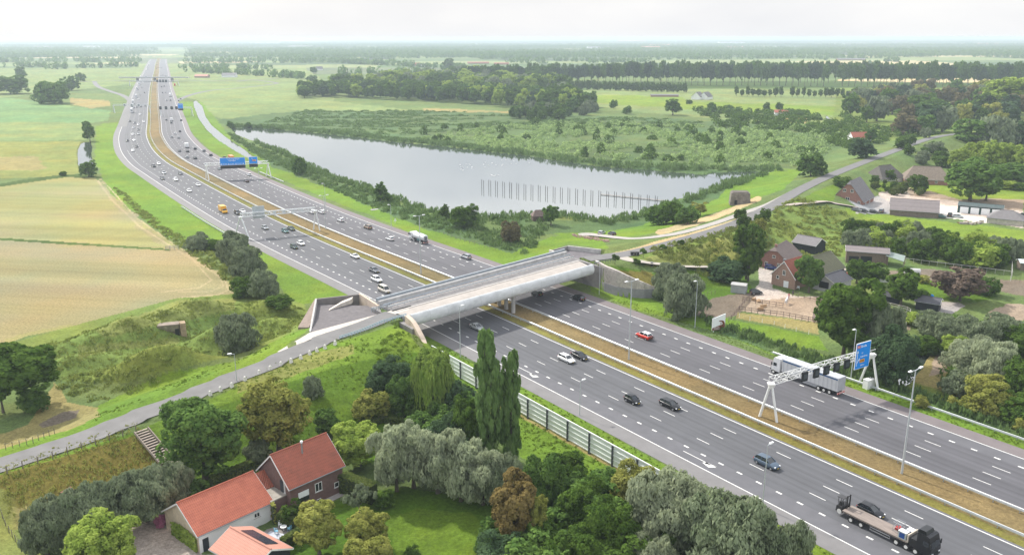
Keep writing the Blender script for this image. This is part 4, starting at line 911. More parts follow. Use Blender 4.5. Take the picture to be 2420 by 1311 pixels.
def far_gantry2():
    t, A, B = gantry('sign_gantry', 'distant gantry with four black lane signals and one small blue sign', [G(378,273),G(382,275)], [G(452,273),G(457,275)], 7.0, M_GREYST, 1.2, npan=10, r=.12, lr=.3)
    a = facing(A, B); u = Vector((math.sin(a), -math.cos(a), 0))
    for k in (.03,.21,.39,.54): matrix_sign(t, A, B, k, 7.4, M_BLK, 1.9, -1.2)
    blue_sign(t, A.lerp(B, .67)+u*1.1, a, 5.0, 4.6, 9.2, [('Culemborg', .8, -2.1, .9, M_SWHITE)])
    t2, A, B = gantry('sign_gantry', 'distant grey gantry over the left carriageway beside the white lorries', [G(268,266),G(272,268)], [G(352,266),G(356,268)], 7.0, M_GREYST, 1.2, npan=10, r=.12, lr=.3)
    for k in (.3,.5,.7): matrix_sign(t2, A, B, k, 7.4, M_GREYST, 1.8, 1.2)
    t3, A, B = gantry('sign_gantry', 'very distant gantry crossing both carriageways behind the far traffic', [G(306,203),G(308,204)], [G(420,203),G(424,204)], 7.0, M_GREYST, 1.3, npan=8, r=.2, lr=.35)
    for k in (.58,.64,.70,.76): matrix_sign(t3, A, B, k, 7.4, M_BLK, 2.6, -1.2)
    p = A.lerp(B, .93); 
    o = thing('overpass', 'distant flat road bridge crossing the motorway near the junction', 'bridge'); a, b = GT(285,193), GT(448,193)
    MB().bar((a.x,a.y,6.4),(b.x,b.y,6.4),10,1.2).build('deck', M_CONC, o); MB().bar((a.x,a.y-5.2,7.4),(b.x,b.y-5.2,7.4),.4,1.2).build('parapet', M_GREYST, o)
    for k in (.25,.5,.75): q = a.lerp(b, k); MB().box((q.x,q.y,0),(1.5,8,5.8)).build('pier', M_CONCD, o)
far_gantry2()
# ---------------------------------------------------------------- vehicles (local +X is forward)
def paint(name, c, metal=.25, rough=.28):
    return mat('paint_'+name, c, rough=rough, metal=metal, var=.05, scale=1.5, spec=.6)
PAINTS = dict(white=(.78,.79,.80), black=(.012,.013,.016), silver=(.42,.44,.46), grey=(.13,.14,.155), dark=(.035,.04,.045), bluegrey=(.075,.11,.155), teal=(.06,.15,.15), green=(.03,.06,.05), red=(.55,.035,.02), tan=(.23,.17,.12), beige=(.58,.54,.48), yellow=(.75,.40,.03), blue=(.02,.04,.16), lightgrey=(.30,.32,.34), orange=(.7,.22,.04))
M_GLASS = mat('car_glass', (.018,.024,.030), rough=.08, var=.1, spec=.8); M_TYRE = mat('tyre', (.018,.018,.019), rough=.85, var=.1); M_RIM = mat('rim', (.45,.46,.48), rough=.35, metal=.6, var=.05)
M_HEADL = mat('headlight', (.80,.82,.84), rough=.15, var=.02); M_TAILL = mat('taillight', (.45,.02,.02), rough=.2, var=.05); M_PLATE = mat('plate_yellow', (.70,.50,.05), rough=.5, var=.03); M_TRIM = mat('black_trim', (.02,.02,.022), rough=.6)
CT = {  # length, width, height, bonnet end, windscreen base, roof start, roof end, rear glass base, belt height
 'hatch': (4.05,1.76,1.48, 1.05,.95,.05,-1.55,-1.95,.92), 'saloon': (4.65,1.80,1.44, 1.30,1.15,.25,-1.05,-1.75,.93),
 'estate': (4.70,1.82,1.48, 1.35,1.20,.35,-1.95,-2.25,.93), 'suv': (4.55,1.85,1.66, 1.25,1.15,.35,-1.75,-2.15,1.03),
 'van': (4.9,1.92,1.95, 1.6,1.75,1.0,-2.25,-2.42,1.10), 'coupe': (4.3,1.78,1.38, 1.25,1.05,.15,-.85,-1.75,.90), 'mini': (3.65,1.68,1.55,1.05,.95,.2,-1.35,-1.72,.95)}
def wheel_me():
    if 'whl' in KIDS: return KIDS['whl']
    b = MB().tube((0,-.11,0),(0,.11,0),.32,.32,18); t = b.mesh('wheel', M_TYRE)
    c = MB().tube((0,-.125,0),(0,.125,0),.20,.20,12).mesh('rim', M_RIM); KIDS['whl'] = (t, c); return KIDS['whl']
def car(kind, colour, roofc=None, simple=False):
    L_, W_, H_, bon, wsb, rs, re, rgb, belt = CT[kind]
    key = ('car', kind, colour, roofc, simple)
    P = paint(colour, PAINTS[colour]); RP = paint(roofc, PAINTS[roofc]) if roofc else P
    t = thing('car', 'car', 'car')
    f = L_/2; w = W_/2; b = MB()
    # body shell: stations along x with (x, half width, bottom, shoulder, top)
    ST_ = [(-f,.80*w,.42,.70,belt-.16),(-f+.06,.92*w,.30,.72,belt-.04),(-f+.35,.985*w,.24,.74,belt+.01),(rgb+.15,w,.22,.74,belt+.02),(re,w,.22,.74,belt+.01),(0,w,.22,.73,belt-.01),(rs+.3,w,.22,.73,belt-.02),(wsb,w*.99,.22,.72,belt-.03),(bon+.3,w*.975,.24,.68,belt-.10),(f-.45,w*.95,.26,.62,belt-.20),(f-.14,w*.86,.30,.58,belt-.27),(f-.02,w*.70,.36,.52,belt-.36),(f,w*.55,.40,.50,belt-.42)]
    ST_ = sorted(ST_, key=lambda q: q[0]); v = []; fc = []
    for x, ww, zb, zs, zt in ST_:
        v += [(x,-ww*.90,zb),(x,-ww,zb+.14),(x,-ww,zs),(x,-ww*.93,zt-.03),(x,-ww*.82,zt+.0),(x,0,zt+.03),(x,ww*.82,zt),(x,ww*.93,zt-.03),(x,ww,zs),(x,ww,zb+.14),(x,ww*.90,zb)]
    k = 11
    for i in range(len(ST_)-1):
        for j in range(k): fc.append((i*k+j, i*k+(j+1)%k, (i+1)*k+(j+1)%k, (i+1)*k+j))
    fc += [tuple(reversed(range(k))), tuple(range((len(ST_)-1)*k, len(ST_)*k))]
    b.add(v, [tuple(reversed(q)) for q in fc])
    # roof panel and pillars
    wr = w*.70; rp = MB()
    zr = H_
    prof = [(rs-.04,-wr,zr-.05),(rs-.04,wr,zr-.05),(rs-.35,wr,zr-.005),(rs-.35,-wr,zr-.005),(re+.3,wr,zr-.02),(re+.3,-wr,zr-.02),(re,wr,zr-.07),(re,-wr,zr-.07)]
    rp.add(prof+[(p[0],p[1]*.97,p[2]-.07) for p in prof], [(0,1,2,3),(3,2,4,5),(5,4,6,7),(0,3,11,8),(3,5,13,11),(5,7,15,13),(1,9,10,2),(2,10,12,4),(4,12,14,6),(0,8,9,1),(7,6,14,15),(9,8,11,10),(10,11,13,12),(12,13,15,14)])
    for sy in (-1, 1):
        for a, c in (((wsb, sy*w*.86, belt), (rs, sy*wr, zr-.06)), ((rgb, sy*w*.84, belt), (re, sy*wr, zr-.09)), (((rs+re)/2, sy*w*.875, belt), ((rs+re)/2, sy*(wr+.01), zr-.05))):
            rp.bar(a, c, .09, .07)
    if not simple:
        body = b.build('body', P, t, smooth=False); rp.build('roof', RP, t)
        for p in body.data.polygons: p.use_smooth = True
        try: body.data.shade_smooth()
        except Exception: pass
    else:
        b.build('body', P, t); rp.build('roof', RP, t)
    # glasshouse
    g = MB(); gb = w*.865; gt = wr*.985; z1 = zr-.075
    q = [(wsb+.02,-gb,belt-.06),(wsb+.02,gb,belt-.06),(rgb,gb*.98,belt-.04),(rgb,-gb*.98,belt-.04),(rs-.02,-gt,z1),(rs-.02,gt,z1),(re+.02,gt,z1-.02),(re+.02,-gt,z1-.02)]
    g.add(q, [(0,1,5,4),(2,3,7,6),(1,2,6,5),(3,0,4,7),(4,5,6,7)]); g.build('windows', M_GLASS, t)
    wt, wc = wheel_me()
    for x in (f-.80, -f+.80):
        for sy in (-1, 1):
            o = link('wheel', wt, t); o.location = (x, sy*(w-.10), .32)
            if not simple: link('rim', wc, o)
    if not simple:
        for sy in (-1, 1):
            MB().box((f-.20, sy*w*.66, belt-.38), (.30,.34,.13), -sy*.25, 0, .8).build('headlight', M_HEADL, t)
            MB().box((-f+.04, sy*w*.74, belt-.22), (.12,.30,.18), 0, 0, .9).build('taillight', M_TAILL, t)
            MB().box((wsb-.22, sy*(w+.06), belt+.0), (.12,.20,.13)).build('mirror', P, t)
        MB().box((f-.015, 0, .38), (.06,.9,.16)).build('grille', M_TRIM, t)
        MB().box((f+.02, 0, .40), (.02,.50,.11)).build('number_plate', M_PLATE, t); MB().box((-f-.01, 0, .60), (.02,.50,.11)).build('number_plate', M_PLATE, t)
    return t
PROTO = {}
def heading(p, fwd):              # fwd +1 towards the camera (near carriageway), -1 away
    off, st = off_of([p.x], [p.y]); a, _ = clp(st[0]); b, _ = clp(st[0]+2*fwd); d = b-a; return math.atan2(d[1], d[0])
def put_car(u, v, kind, col, side, label, roofc=None, rz=None, group=None, simple=False, z=.05, cat='car', drz=0):
    key = (kind, col, roofc, simple)
    if key not in PROTO: PROTO[key] = car(kind, col, roofc, simple)
    p = G(u, v, .7+z) if rz is None else GT(u, v, .6)
    a = heading(p, side) if rz is None else rz
    zz = z if rz is None else p.z+.03
    return place(PROTO[key], (p.x, p.y, zz), a+drz, label, cat, group)
CARS = [ # u, v, type, colour, side, label
 (1813,1091,'suv','bluegrey',1,'blue grey people carrier in the exit side lane just above the flatbed lorry'),
 (1495,943,'mini','black',1,'small round black car with bright headlights, left of the black estate'),
 (1584,954,'estate','black',1,'black estate car with grey glinting roof, right of the small round black car'),
 (1339,846,'estate','white',1,'white estate car with a sunroof beside a black saloon'),
 (1370,839,'saloon','black',1,'black saloon beside the white estate, against the median line'),
 (1127,771,'saloon','silver',1,'silver grey saloon coming out from under the overpass'),
 (2059,1204,'hatch','black',1,'black hatchback with a glowing red tail light alongside the flatbed lorry'),
 (1366,703,'suv','black',-1,'black car with light roof racks just past the overpass on the far carriageway'),
 (1268,692,'hatch','dark',-1,'dark car in the deep shade under the overpass'),
 (626,537,'hatch','lightgrey',1,'light grey hatchback right of the back of the grey gantry sign'),
 (674,545,'hatch','teal',1,'teal green hatchback left of a dark green car'),
 (688,539,'saloon','green',1,'dark green saloon just behind the teal hatchback by the median'),
 (695,582,'hatch','green',1,'dark grey green hatchback beside a white one below the grey gantry'),
 (711,574,'hatch','white',1,'white hatchback beside the dark grey green one below the grey gantry'),
 (839,604,'coupe','white',1,'low white car alone against the median line, upstream of the silver saloon'),
 (884,637,'saloon','grey',1,'dark grey saloon directly ahead of the white off-roader'),
 (890,659,'suv','white',1,'white off-roader between the dark grey saloon and the beige van'),
 (908,684,'van','beige',1,'beige van with side windows just before the overpass'),
 (737,500,'suv','white',-1,'white car seen through the right end of the grey gantry'),
 (760,500,'estate','white',-1,'white estate just right of the grey gantry legs on the far carriageway'),
 (805,519,'hatch','white',-1,'white hatchback alone on the far carriageway left of the brown car'),
 (869,536,'suv','tan',-1,'brown and black off-roader between two white cars on the far carriageway'),
 (921,563,'hatch','white',-1,'white hatchback left of the white tanker lorry'),
 (1101,606,'suv','lightgrey',-1,'grey off-roader in the outer lane right of the tanker, nearest the overpass'),
 (375,386,'hatch','white',1,'white hatchback level with the end of the dark hedge ditch on the near carriageway'),
 (363,392,'hatch','dark',1,'dark car behind and left of a white hatchback on the long bend'),
 (387,408,'hatch','silver',1,'silver hatchback above a small grey car on the long bend'),
 (384,421,'hatch','grey',1,'small grey car below the silver hatchback on the long bend'),
 (415,424,'suv','white',1,'large white car left of a dark saloon on the long bend'),
 (426,409,'saloon','grey',1,'dark saloon against the median line left of the far gantry legs'),
 (468,436,'coupe','white',1,'low white car against the median line below the far gantry legs'),
 (447,450,'hatch','white',1,'white hatchback in the middle lane left of the yellow van'),
 (573,498,'coupe','white',1,'low white car overtaking a dark pickup above the grey gantry'),
 (561,502,'suv','dark',1,'dark off-roader beside a low white car above the grey gantry'),
 (582,427,'saloon','dark',-1,'dark car in the gantry shadow below the wide blue sign'),
 (588,412,'hatch','white',-1,'light hatchback just right of the wide blue sign above a dark car'),
 (519,398,'hatch','silver',-1,'pale car half hidden behind the left end of the wide blue sign'),
 (314,355,'suv','white',1,'white car at the tightest point of the bend, nearest the camera of its bunch'),
 (323,346,'hatch','dark',1,'dark hatchback just ahead of a white car on the bend'),
 (317,331,'suv','white',1,'white car at the tail of a closely following pair on the bend'),
 (301,332,'suv','dark',1,'dark car alone in the slow lane on the bend'),
 (314,317,'hatch','white',1,'white hatchback level with a silver one on the bend'),
 (328,316,'hatch','silver',1,'silver hatchback right of a white one on the bend'),
 (461,351,'hatch','dark',-1,'dark hatchback right of the white box van on the far carriageway'),
 (443,357,'saloon','dark',-1,'dark saloon directly behind the white box van'),
 (424,356,'saloon','grey',-1,'grey saloon left of the white box van against the median'),
 (482,356,'hatch','grey',-1,'grey hatchback in the outer lane above the left gantry leg'),
 (498,366,'hatch','dark',-1,'dark hatchback in the outer lane following a grey one'),
 (442,371,'suv','silver',-1,'silver car left of a dark one, just above the far gantry'),
 (461,373,'saloon','dark',-1,'dark saloon right of a silver car, just above the far gantry'),
 (486,388,'hatch','white',-1,'white hatchback beside the left leg of the far gantry'),
 (530,372,'hatch','dark',-1,'dark car behind the top edge of the wide blue sign'),
]
for u, v, k, c, s, lb in CARS: put_car(u, v, k, c, s, lb, simple=(v < 420))
FARC = [(327,306,'grey',1),(316,301,'silver',1),(327,294,'white',1),(318,290,'grey',1),(307,286,'dark',1),(340,287,'white',1),(331,270,'white',1),(323,253,'grey',1),(333,252,'dark',1),(343,250,'grey',1),(328,233,'white',1),(330,224,'silver',1),(341,219,'dark',1),(335,206,'silver',1),(342,172,'silver',1),(346,164,'white',1),(350,158,'silver',1),(345,181,'dark',1),(338,195,'white',1),(352,151,'white',1),
 (406,323,'silver',-1),(422,325,'silver',-1),(414,315,'white',-1),(425,310,'dark',-1),(405,290,'dark',-1),(393,283,'grey',-1),(428,284,'black',-1),(403,237,'grey',-1),(394,237,'silver',-1),(422,238,'dark',-1),(427,234,'dark',-1),(384,219,'grey',-1),(392,219,'silver',-1),(382,205,'dark',-1),(388,204,'dark',-1),(380,179,'silver',-1),(385,178,'grey',-1),(392,180,'dark',-1),(370,162,'dark',-1),(374,161,'grey',-1),(378,160,'dark',-1),(382,161,'dark',-1),(371,153,'grey',-1),(377,152,'silver',-1),(373,147,'grey',-1)]
for u, v, c, s in FARC:
    g = 'distant cars coming along the near carriageway' if s > 0 else 'distant cars driving away on the far carriageway'
    put_car(u, v, 'hatch', c, s, ('%s car far off %s' % ({'grey':'grey','silver':'silver','white':'white','dark':'dark','black':'black'}[c], ('in the bend above the far gantry' if v > 278 else 'between the two distant gantries' if v > 245 else 'beside the slip road junctions' if v > 200 else 'beyond the distant overpass')+(' coming nearer' if s > 0 else ' driving away'))), group=g, simple=True)
put_car(1522,792,'suv','red',-1,'red car with a white roof and bicycles on its rear rack on the far carriageway',roofc='white')
def bike_rack():
    # the two bicycles carried behind the red car: things held by another thing
    c = [o for o in bpy.data.objects if o.get('label','').startswith('red car with a white roof')][0]
    a = c.rotation_euler.z; fx, fy = math.cos(a), math.sin(a)
    for i, dx in enumerate((2.55, 2.85)):
        t = thing('bicycle', ['dark bicycle on the rack nearest the red car bumper','dark bicycle outermost on the rack behind the red car'][i], 'bicycle', (c.location.x-fx*dx, c.location.y-fy*dx, .65), a)
        for y in (-.5,.5):
            b = MB()
            for k in range(14):
                A, B = 2*math.pi*k/14, 2*math.pi*(k+1)/14; b.tube((0,y+.33*math.cos(A),.33*math.sin(A)),(0,y+.33*math.cos(B),.33*math.sin(B)),.025,.025,5)
            b.build('wheel', M_TYRE, t)
        b = MB(); P_ = {'r':(0,-.5,0),'f':(0,.5,0),'b':(0,-.05,-.02),'s':(0,-.2,.5),'h':(0,.35,.5)}
        for x, y in ('rb','bs','rs','sh','bh','hf'): b.tube(P_[x],P_[y],.025,.025,5)
        b.build('frame', M_BLK, t); MB().box((0,-.2,.5),(.12,.26,.06)).build('saddle', M_TRIM, t); MB().tube((-.2,.36,.6),(.2,.36,.6),.02,.02,5).build('handlebar', M_RIM, t)
bike_rack()
def wheels(t, xs, w, r=.5, tw=.3):
    for x in xs:
        for sy in (-1, 1):
            o = MB().tube((0,-tw/2,0),(0,tw/2,0),r,r,20).build('wheel', M_TYRE, t); o.location = (x, sy*(w/2-tw/2), r)
            MB().tube((0,-tw/2-.02,0),(0,tw/2+.02,0),r*.55,r*.55,12).build('rim', mat('rim_pale', (.62,.62,.60), rough=.5), o)
def cab(t, x0, ln, w, h, m, z0=.75, spoiler=True, hood=None):
    b = MB(); f = x0+ln
    b.profile([(x0,z0),(f-.05,z0),(f+.05,z0+.5),(f,z0+1.1),(f-.28,z0+2.0),(f-.45,h-.15),(f-.8,h),(x0,h)][::-1], -w/2, w/2); b.build('cab', m, t)
    g = MB(); g.add([(f+.03,-w*.44,z0+1.10),(f+.03,w*.44,z0+1.10),(f-.23,w*.42,z0+1.95),(f-.23,-w*.42,z0+1.95)], [(0,1,2,3)]); g.build('windscreen', M_GLASS, t)
    for sy in (-1, 1):
        MB().box((f-.85, sy*(w/2+.005), z0+1.15), (.85,.03,.75)).build('side_window', M_GLASS, t)
        MB().box((f+.06, sy*w*.36, z0+.12), (.08,.4,.22)).build('headlight', M_HEADL, t)
        MB().box((f-.1, sy*(w/2+.18), z0+1.2), (.12,.24,.7)).build('mirror', M_TRIM, t)
    MB().box((f+.04, 0, z0-.25), (.12,w*.9,.45)).build('bumper', M_TRIM, t)
def artic():
    p = (G(1812,893)+G(1830,897))/2
    a0 = G(1972,944,0); p1 = G(1800,893,0); off, s = off_of([a0.x],[a0.y]); 
    c, n = clp(s[0]-8.6); q = c+n*(21.3)
    a = heading(Vector((q[0],q[1],0)), -1)
    t = thing('lorry', 'white lorry towing a long grey curtain sided trailer with a dark blue stripe', 'lorry', (q[0],q[1],.05), a)
    mw = paint('white', PAINTS['white']); mg = mat('curtain_grey', (.47,.48,.50), rough=.6, var=.06, scale=1.5); mr = mat('trailer_roof', (.40,.42,.46), rough=.7, var=.1)
    L_ = 13.6; x0 = -8.2
    MB().box((x0+L_/2,0,1.15),(L_,2.52,2.85)).build('trailer_body', mg, t); MB().box((x0+L_/2,0,4.0),(L_,2.5,.04)).build('trailer_roof', mr, t)
    for sy in (-1,1):
        MB().box((x0+L_/2,sy*1.265,3.55),(L_-.3,.02,.30)).build('blue_stripe', mat('stripe_blue', (.02,.08,.20)), t)
        b = MB()
        for k in range(14): b.box((x0+.5+k*.98, sy*1.27, 1.2),(.05,.03,2.4))
        b.build('curtain_straps', mat('strap_grey', (.35,.36,.38)), t)
        MB().box((x0+6.2,sy*1.15,.45),(4.2,.06,.65)).build('side_guard', mat('guard_grey', (.30,.31,.33)), t)
    MB().box((x0-.02,0,1.2),(.06,2.5,2.8)).build('rear_door', mat('door_grey', (.38,.39,.41)), t)
    MB().box((x0-.05,0,.55),(.12,2.5,.35)).build('rear_bumper', mat('bumper_redwhite', (.55,.30,.28), var=.3, scale=3), t)
    for sy in (-1,1): MB().box((x0-.1,sy*.95,.60),(.06,.45,.18)).build('taillight', M_TAILL, t)
    MB().box((x0+L_/2+.3,0,.85),(L_+.4,1.0,.28)).build('chassis', M_TRIM, t); MB().box((x0+L_+1.2,0,.6),(4.6,1.0,.3)).build('tractor_frame', M_TRIM, t)
    wheels(t, (x0+1.8,x0+3.1,x0+4.4,x0+L_-1.2,x0+L_+2.1), 2.5)
    cab(t, x0+L_+.55, 2.1, 2.5, 3.85, mw, .8)
    MB().box((x0+L_+1.9,0,3.55),(.05,2.2,.12)).build('red_stripe', mat('cab_red', (.5,.08,.06)), t)
artic()
def flatbed():
    p = G(2090,1248,1.0); off, s = off_of([p.x],[p.y]); c, n = clp(s[0]+.6); q = c+n*(off[0])
    a = heading(Vector((q[0],q[1],0)), 1)
    t = thing('lorry', 'black lorry pulling a low wooden decked flatbed trailer with cage and blue crates', 'lorry', (q[0],q[1],.05), a)
    mb = paint('black', PAINTS['black']); md = mat('deck_wood', (.215,.18,.16), rough=.9, var=.25, scale=1.2, stretch=(.4,3,1))
    MB().box((-1.6,0,1.15),(10.4,2.5,.22)).build('deck', md, t); MB().box((-1.6,0,.75),(10.2,1.1,.4)).build('chassis', M_TRIM, t); MB().box((-1.6,0,1.37),(10.42,2.54,.0+.03)).build('deck_edge', md, t)
    wheels(t, (-5.3,-3.6), 2.5, .48); wheels(t, (2.0,3.5,4.9), 2.5, .5)
    for sy in (-1,1):
        b = MB(); 
        for z in (.45,.85): b.box((-.6,sy*1.2,z),(3.2,.06,.12))
        b.box((-2.1,sy*1.2,.45),(.06,.06,.5)); b.box((.95,sy*1.2,.45),(.06,.06,.5)); b.build('side_guard', M_RIM, t)
    MB().box((3.6,0,1.3),(.18,2.5,1.2)).build('headboard', mat('headboard', (.50,.45,.38)), t)
    cab(t, 4.9, 2.2, 2.5, 3.6, mb, .8); MB().box((4.4,0,1.0),(1.2,2.3,1.2)).build('engine_box', M_TRIM, t); MB().box((5.4,0,3.6),(1.4,2.1,.45),0,0,(.7,.9)).build('roof_spoiler', mb, t)
    cs, sn = math.cos(a), math.sin(a)
    def rel(x, y, z): return (q[0]+cs*x-sn*y, q[1]+sn*x+cs*y, z+.05)
    c1 = thing('crate', 'steel sided crate with dark blue panels standing on the flatbed deck', 'crate', rel(2.7,-.75,1.38), a)
    MB().box((0,0,0),(1.2,.9,1.1)).build('body', mat('crate_grey', (.36,.40,.38)), c1); MB().box((0,-.46,.15),(.8,.03,.8)).build('panel', mat('crate_blue', (.015,.06,.22)), c1); MB().box((0,0,1.1),(1.25,.95,.05)).build('lid', M_LHEAD, c1)
    c1 = thing('crate', 'dark blue crate beside the headboard of the flatbed lorry', 'crate', rel(3.0,.6,1.38), a)
    MB().box((0,0,0),(.8,1.0,1.0)).build('body', mat('crate_blue', (.015,.06,.22)), c1); MB().box((0,0,1.0),(.85,1.05,.05)).build('lid', M_LHEAD, c1)
    c2 = thing('wire_cage', 'grey wire cage holding red gear on the flatbed deck', 'cage', rel(1.3,.45,1.38), a); b = MB()
    for x in (-.6,.6):
        for y in (-.6,.6): b.tube((x,y,0),(x,y,1.4),.03,.03,5)
    for z in (0.05,.7,1.4):
        for x in (-.6,.6): b.tube((x,-.6,z),(x,.6,z),.025,.025,5)
        for y in (-.6,.6): b.tube((-.6,y,z),(.6,y,z),.025,.025,5)
    for k in range(1,6): b.tube((-.6+.2*k,-.6,1.4),(-.6+.2*k,.6,1.4),.02,.02,4)
    b.build('frame', M_RIM, c2)
    r = thing('gear_bundle', 'red straps and gear heaped inside the wire cage', 'gear', rel(1.3,.4,1.38), a); b = MB()
    for k in range(14): b.box((rnd.uniform(-.4,.4),rnd.uniform(-.4,.4),rnd.uniform(0,.6)),(.25,.2,.18),rnd.random()*3)
    b.build('straps', mat('gear_red', (.45,.05,.05), var=.2), r)
    # truck mounted forklift hanging on the tail
    k = thing('forklift', 'black truck mounted forklift hooked on the tail of the flatbed', 'forklift', rel(-7.6,.15,.5), a)
    MB().box((0,0,.2),(1.1,2.1,.9),0,0,(.85,.95)).build('body', M_TRIM, k)
    b = MB()
    for x in (-.4,.35):
        for y in (-.7,.1): b.tube((x,y,1.0),(x,y,2.4),.045,.045,6)
    b.box((-.02,-.3,2.4),(1.1,1.1,.07)); b.build('overhead_guard', mat('guard_dark', (.05,.05,.055)), k)
    b = MB()
    for y in (-.35,.35): b.box((.85,y,.0),(.16,.14,3.0))
    b.box((.85,0,2.8),(.1,.8,.1)); b.box((.85,0,1.4),(.1,.8,.1)); b.build('mast', M_TRIM, k); MB().box((-.1,-.3,1.05),(.5,.5,.6)).build('seat', M_TRIM, k)
    for y in (-.95,.95): MB().tube((.1,y-.12,.3),(.1,y+.12,.3),.38,.38,16).build('wheel', mat('rim_pale', (.62,.62,.60)) if y < 0 else M_TYRE, k)
flatbed()
def tanker():
    p = G(990,562,1.5); a = heading(p, -1); q = p
    t = thing('tanker_lorry', 'white tanker lorry with a shiny tank in the outer lane of the far carriageway', 'tanker', (p.x,p.y,.05), a)
    mw = paint('white', PAINTS['white']); cab(t, 3.0, 2.0, 2.5, 3.2, mw, .8)
    b = MB(); n = 20
    for x0, x1, r0, r1 in ((-4.6,-4.3,.9,1.18),(-4.3,2.5,1.18,1.18),(2.5,2.75,1.18,.9)): b.tube((x0,0,2.15),(x1,0,2.15),r0,r1,n)
    b.build('tank', mat('tank_white', (.68,.70,.71), rough=.25, metal=.4), t, smooth=False)
    MB().box((-.8,0,3.3),(5.4,.5,.10)).build('catwalk', M_GREYST, t); MB().box((-4.66,0,1.4),(.1,1.1,1.3)).build('rear_cabinet', mat('grey_box', (.12,.12,.16)), t)
    MB().box((-.3,0,.7),(9.2,1.0,.3)).build('chassis', M_TRIM, t); MB().box((-1.4,0,.9),(1.8,2.4,.6)).build('pump_box', mat('pump_teal', (.08,.16,.17)), t)
    MB().box((-4.7,0,.5),(.2,2.4,.3)).build('rear_bumper', mat('bumper_redwhite', (.55,.30,.28)), t); wheels(t, (3.9,1.4,-2.4,-3.7), 2.5)
tanker()
def boxvan(u, v, side, label, cabm, boxm, L_=6.5, h=2.9, simple=False, group=None, name='box_van', cat='van'):
    p = G(u, v, 1.2); a = heading(p, side)
    t = thing(name, label, cat, (p.x,p.y,.05), a, group)
    MB().box((-.9,0,.8),(L_-1.9,2.2,h-.8)).build('cargo_box', boxm, t); b = MB(); x = L_/2-1.85
    b.profile([(x,.4),(x+1.9,.4),(x+1.95,.9),(x+1.4,1.25),(x+.85,2.0),(x,2.05)][::-1], -1.0, 1.0); b.build('cab', cabm, t)
    MB().add([(x+1.38,-.9,1.30),(x+1.38,.9,1.30),(x+.90,.85,1.98),(x+.90,-.85,1.98)], [(0,1,2,3)]).build('windscreen', M_GLASS, t)
    for sy in (-1,1): MB().box((x+.6,sy*1.01,1.25),(.7,.02,.55)).build('side_window', M_GLASS, t)
    wheels(t, (x+.9,-L_/2+1.3), 2.1, .36, .25); return t
my = paint('yellow', PAINTS['yellow']); boxvan(527,496,1,'bright yellow box van in the slow lane above the grey gantry',my,my,6.2,2.9)
mw = paint('white', PAINTS['white'])
boxvan(441,345,-1,'white box van among dark cars on the far carriageway above the blue signs',mw,mw,6.5,3.2)
boxvan(405,283,-1,'white van between small cars just below the distant black lane signals',mw,mw,5.5,2.6)
mo = paint('orange', PAINTS['orange']); boxvan(545,371,-1,'orange road works truck standing on the verge behind the wide blue sign',mw,mo,8.5,2.2,name='works_truck',cat='truck')
md_ = mat('curtain_grey', (.5,.51,.52)); 
for u, v, s, lb in ((311,263,1,'white lorry first of the slow lane queue under the left distant gantry'),(313,253,1,'white lorry second of the slow lane queue above the left distant gantry'),(314,243,1,'white lorry third of the slow lane queue beside the slip road'),(322,229,1,'pale lorry following the slow lane queue below the distant overpass'),(324,211,1,'white lorry just this side of the distant overpass'),(329,199,1,'white lorry passing beneath the distant overpass'),(332,184,1,'white lorry beyond the distant overpass'),(402,226,-1,'dark and white lorry on the far carriageway near the slip road'),):
    boxvan(u, v, s, lb, mw, md_ if v % 2 else mw, 13.0, 3.9, name='lorry', cat='lorry')
boxvan(413,202,-1,'red lorry on the verge side beyond the slip road',paint('red', PAINTS['red']),paint('red', PAINTS['red']),11.0,3.9,name='lorry',cat='lorry')
# parked cars
put_car(1422,550,'hatch','silver',1,'silver car parked on the left of the gravel turning place',rz=R(60))
put_car(1446,553,'hatch','dark',1,'dark car parked on the right of the gravel turning place',rz=R(110))
for u, v, k, c, lb in ((2024,496,'hatch','grey','grey car leftmost of the four parked below the brick gable house'),(2042,498,'hatch','dark','dark car second from the left below the brick gable house'),(2064,500,'saloon','dark','dark car third from the left below the brick gable house'),(2083,499,'suv','grey','grey car rightmost of the four parked below the brick gable house'),(2224,511,'hatch','teal','green grey car parked at the right end of the long barn'),(2245,508,'suv','dark','dark car parked between the long barn and the white garage doors'),(2263,511,'saloon','silver','silver car parked before the first white garage door')):
    put_car(u, v, k, c, 1, lb, rz=R(-30 if k != 'suv' else 60))
put_car(1822,632,'hatch','blue',1,'dark blue car parked beside the white van in the horse farm yard',rz=R(-20)); put_car(1818,624,'van','white',1,'white van parked before the brown roofed farmhouse',rz=R(-20),cat='van')
put_car(1787,690,'mini','dark',1,'small dark vehicle standing beside the shed in the sandy yard',rz=R(10))
put_car(2419,509,'suv','green',1,'dark green vehicle at the right edge beyond the hipped roof store',rz=R(80))
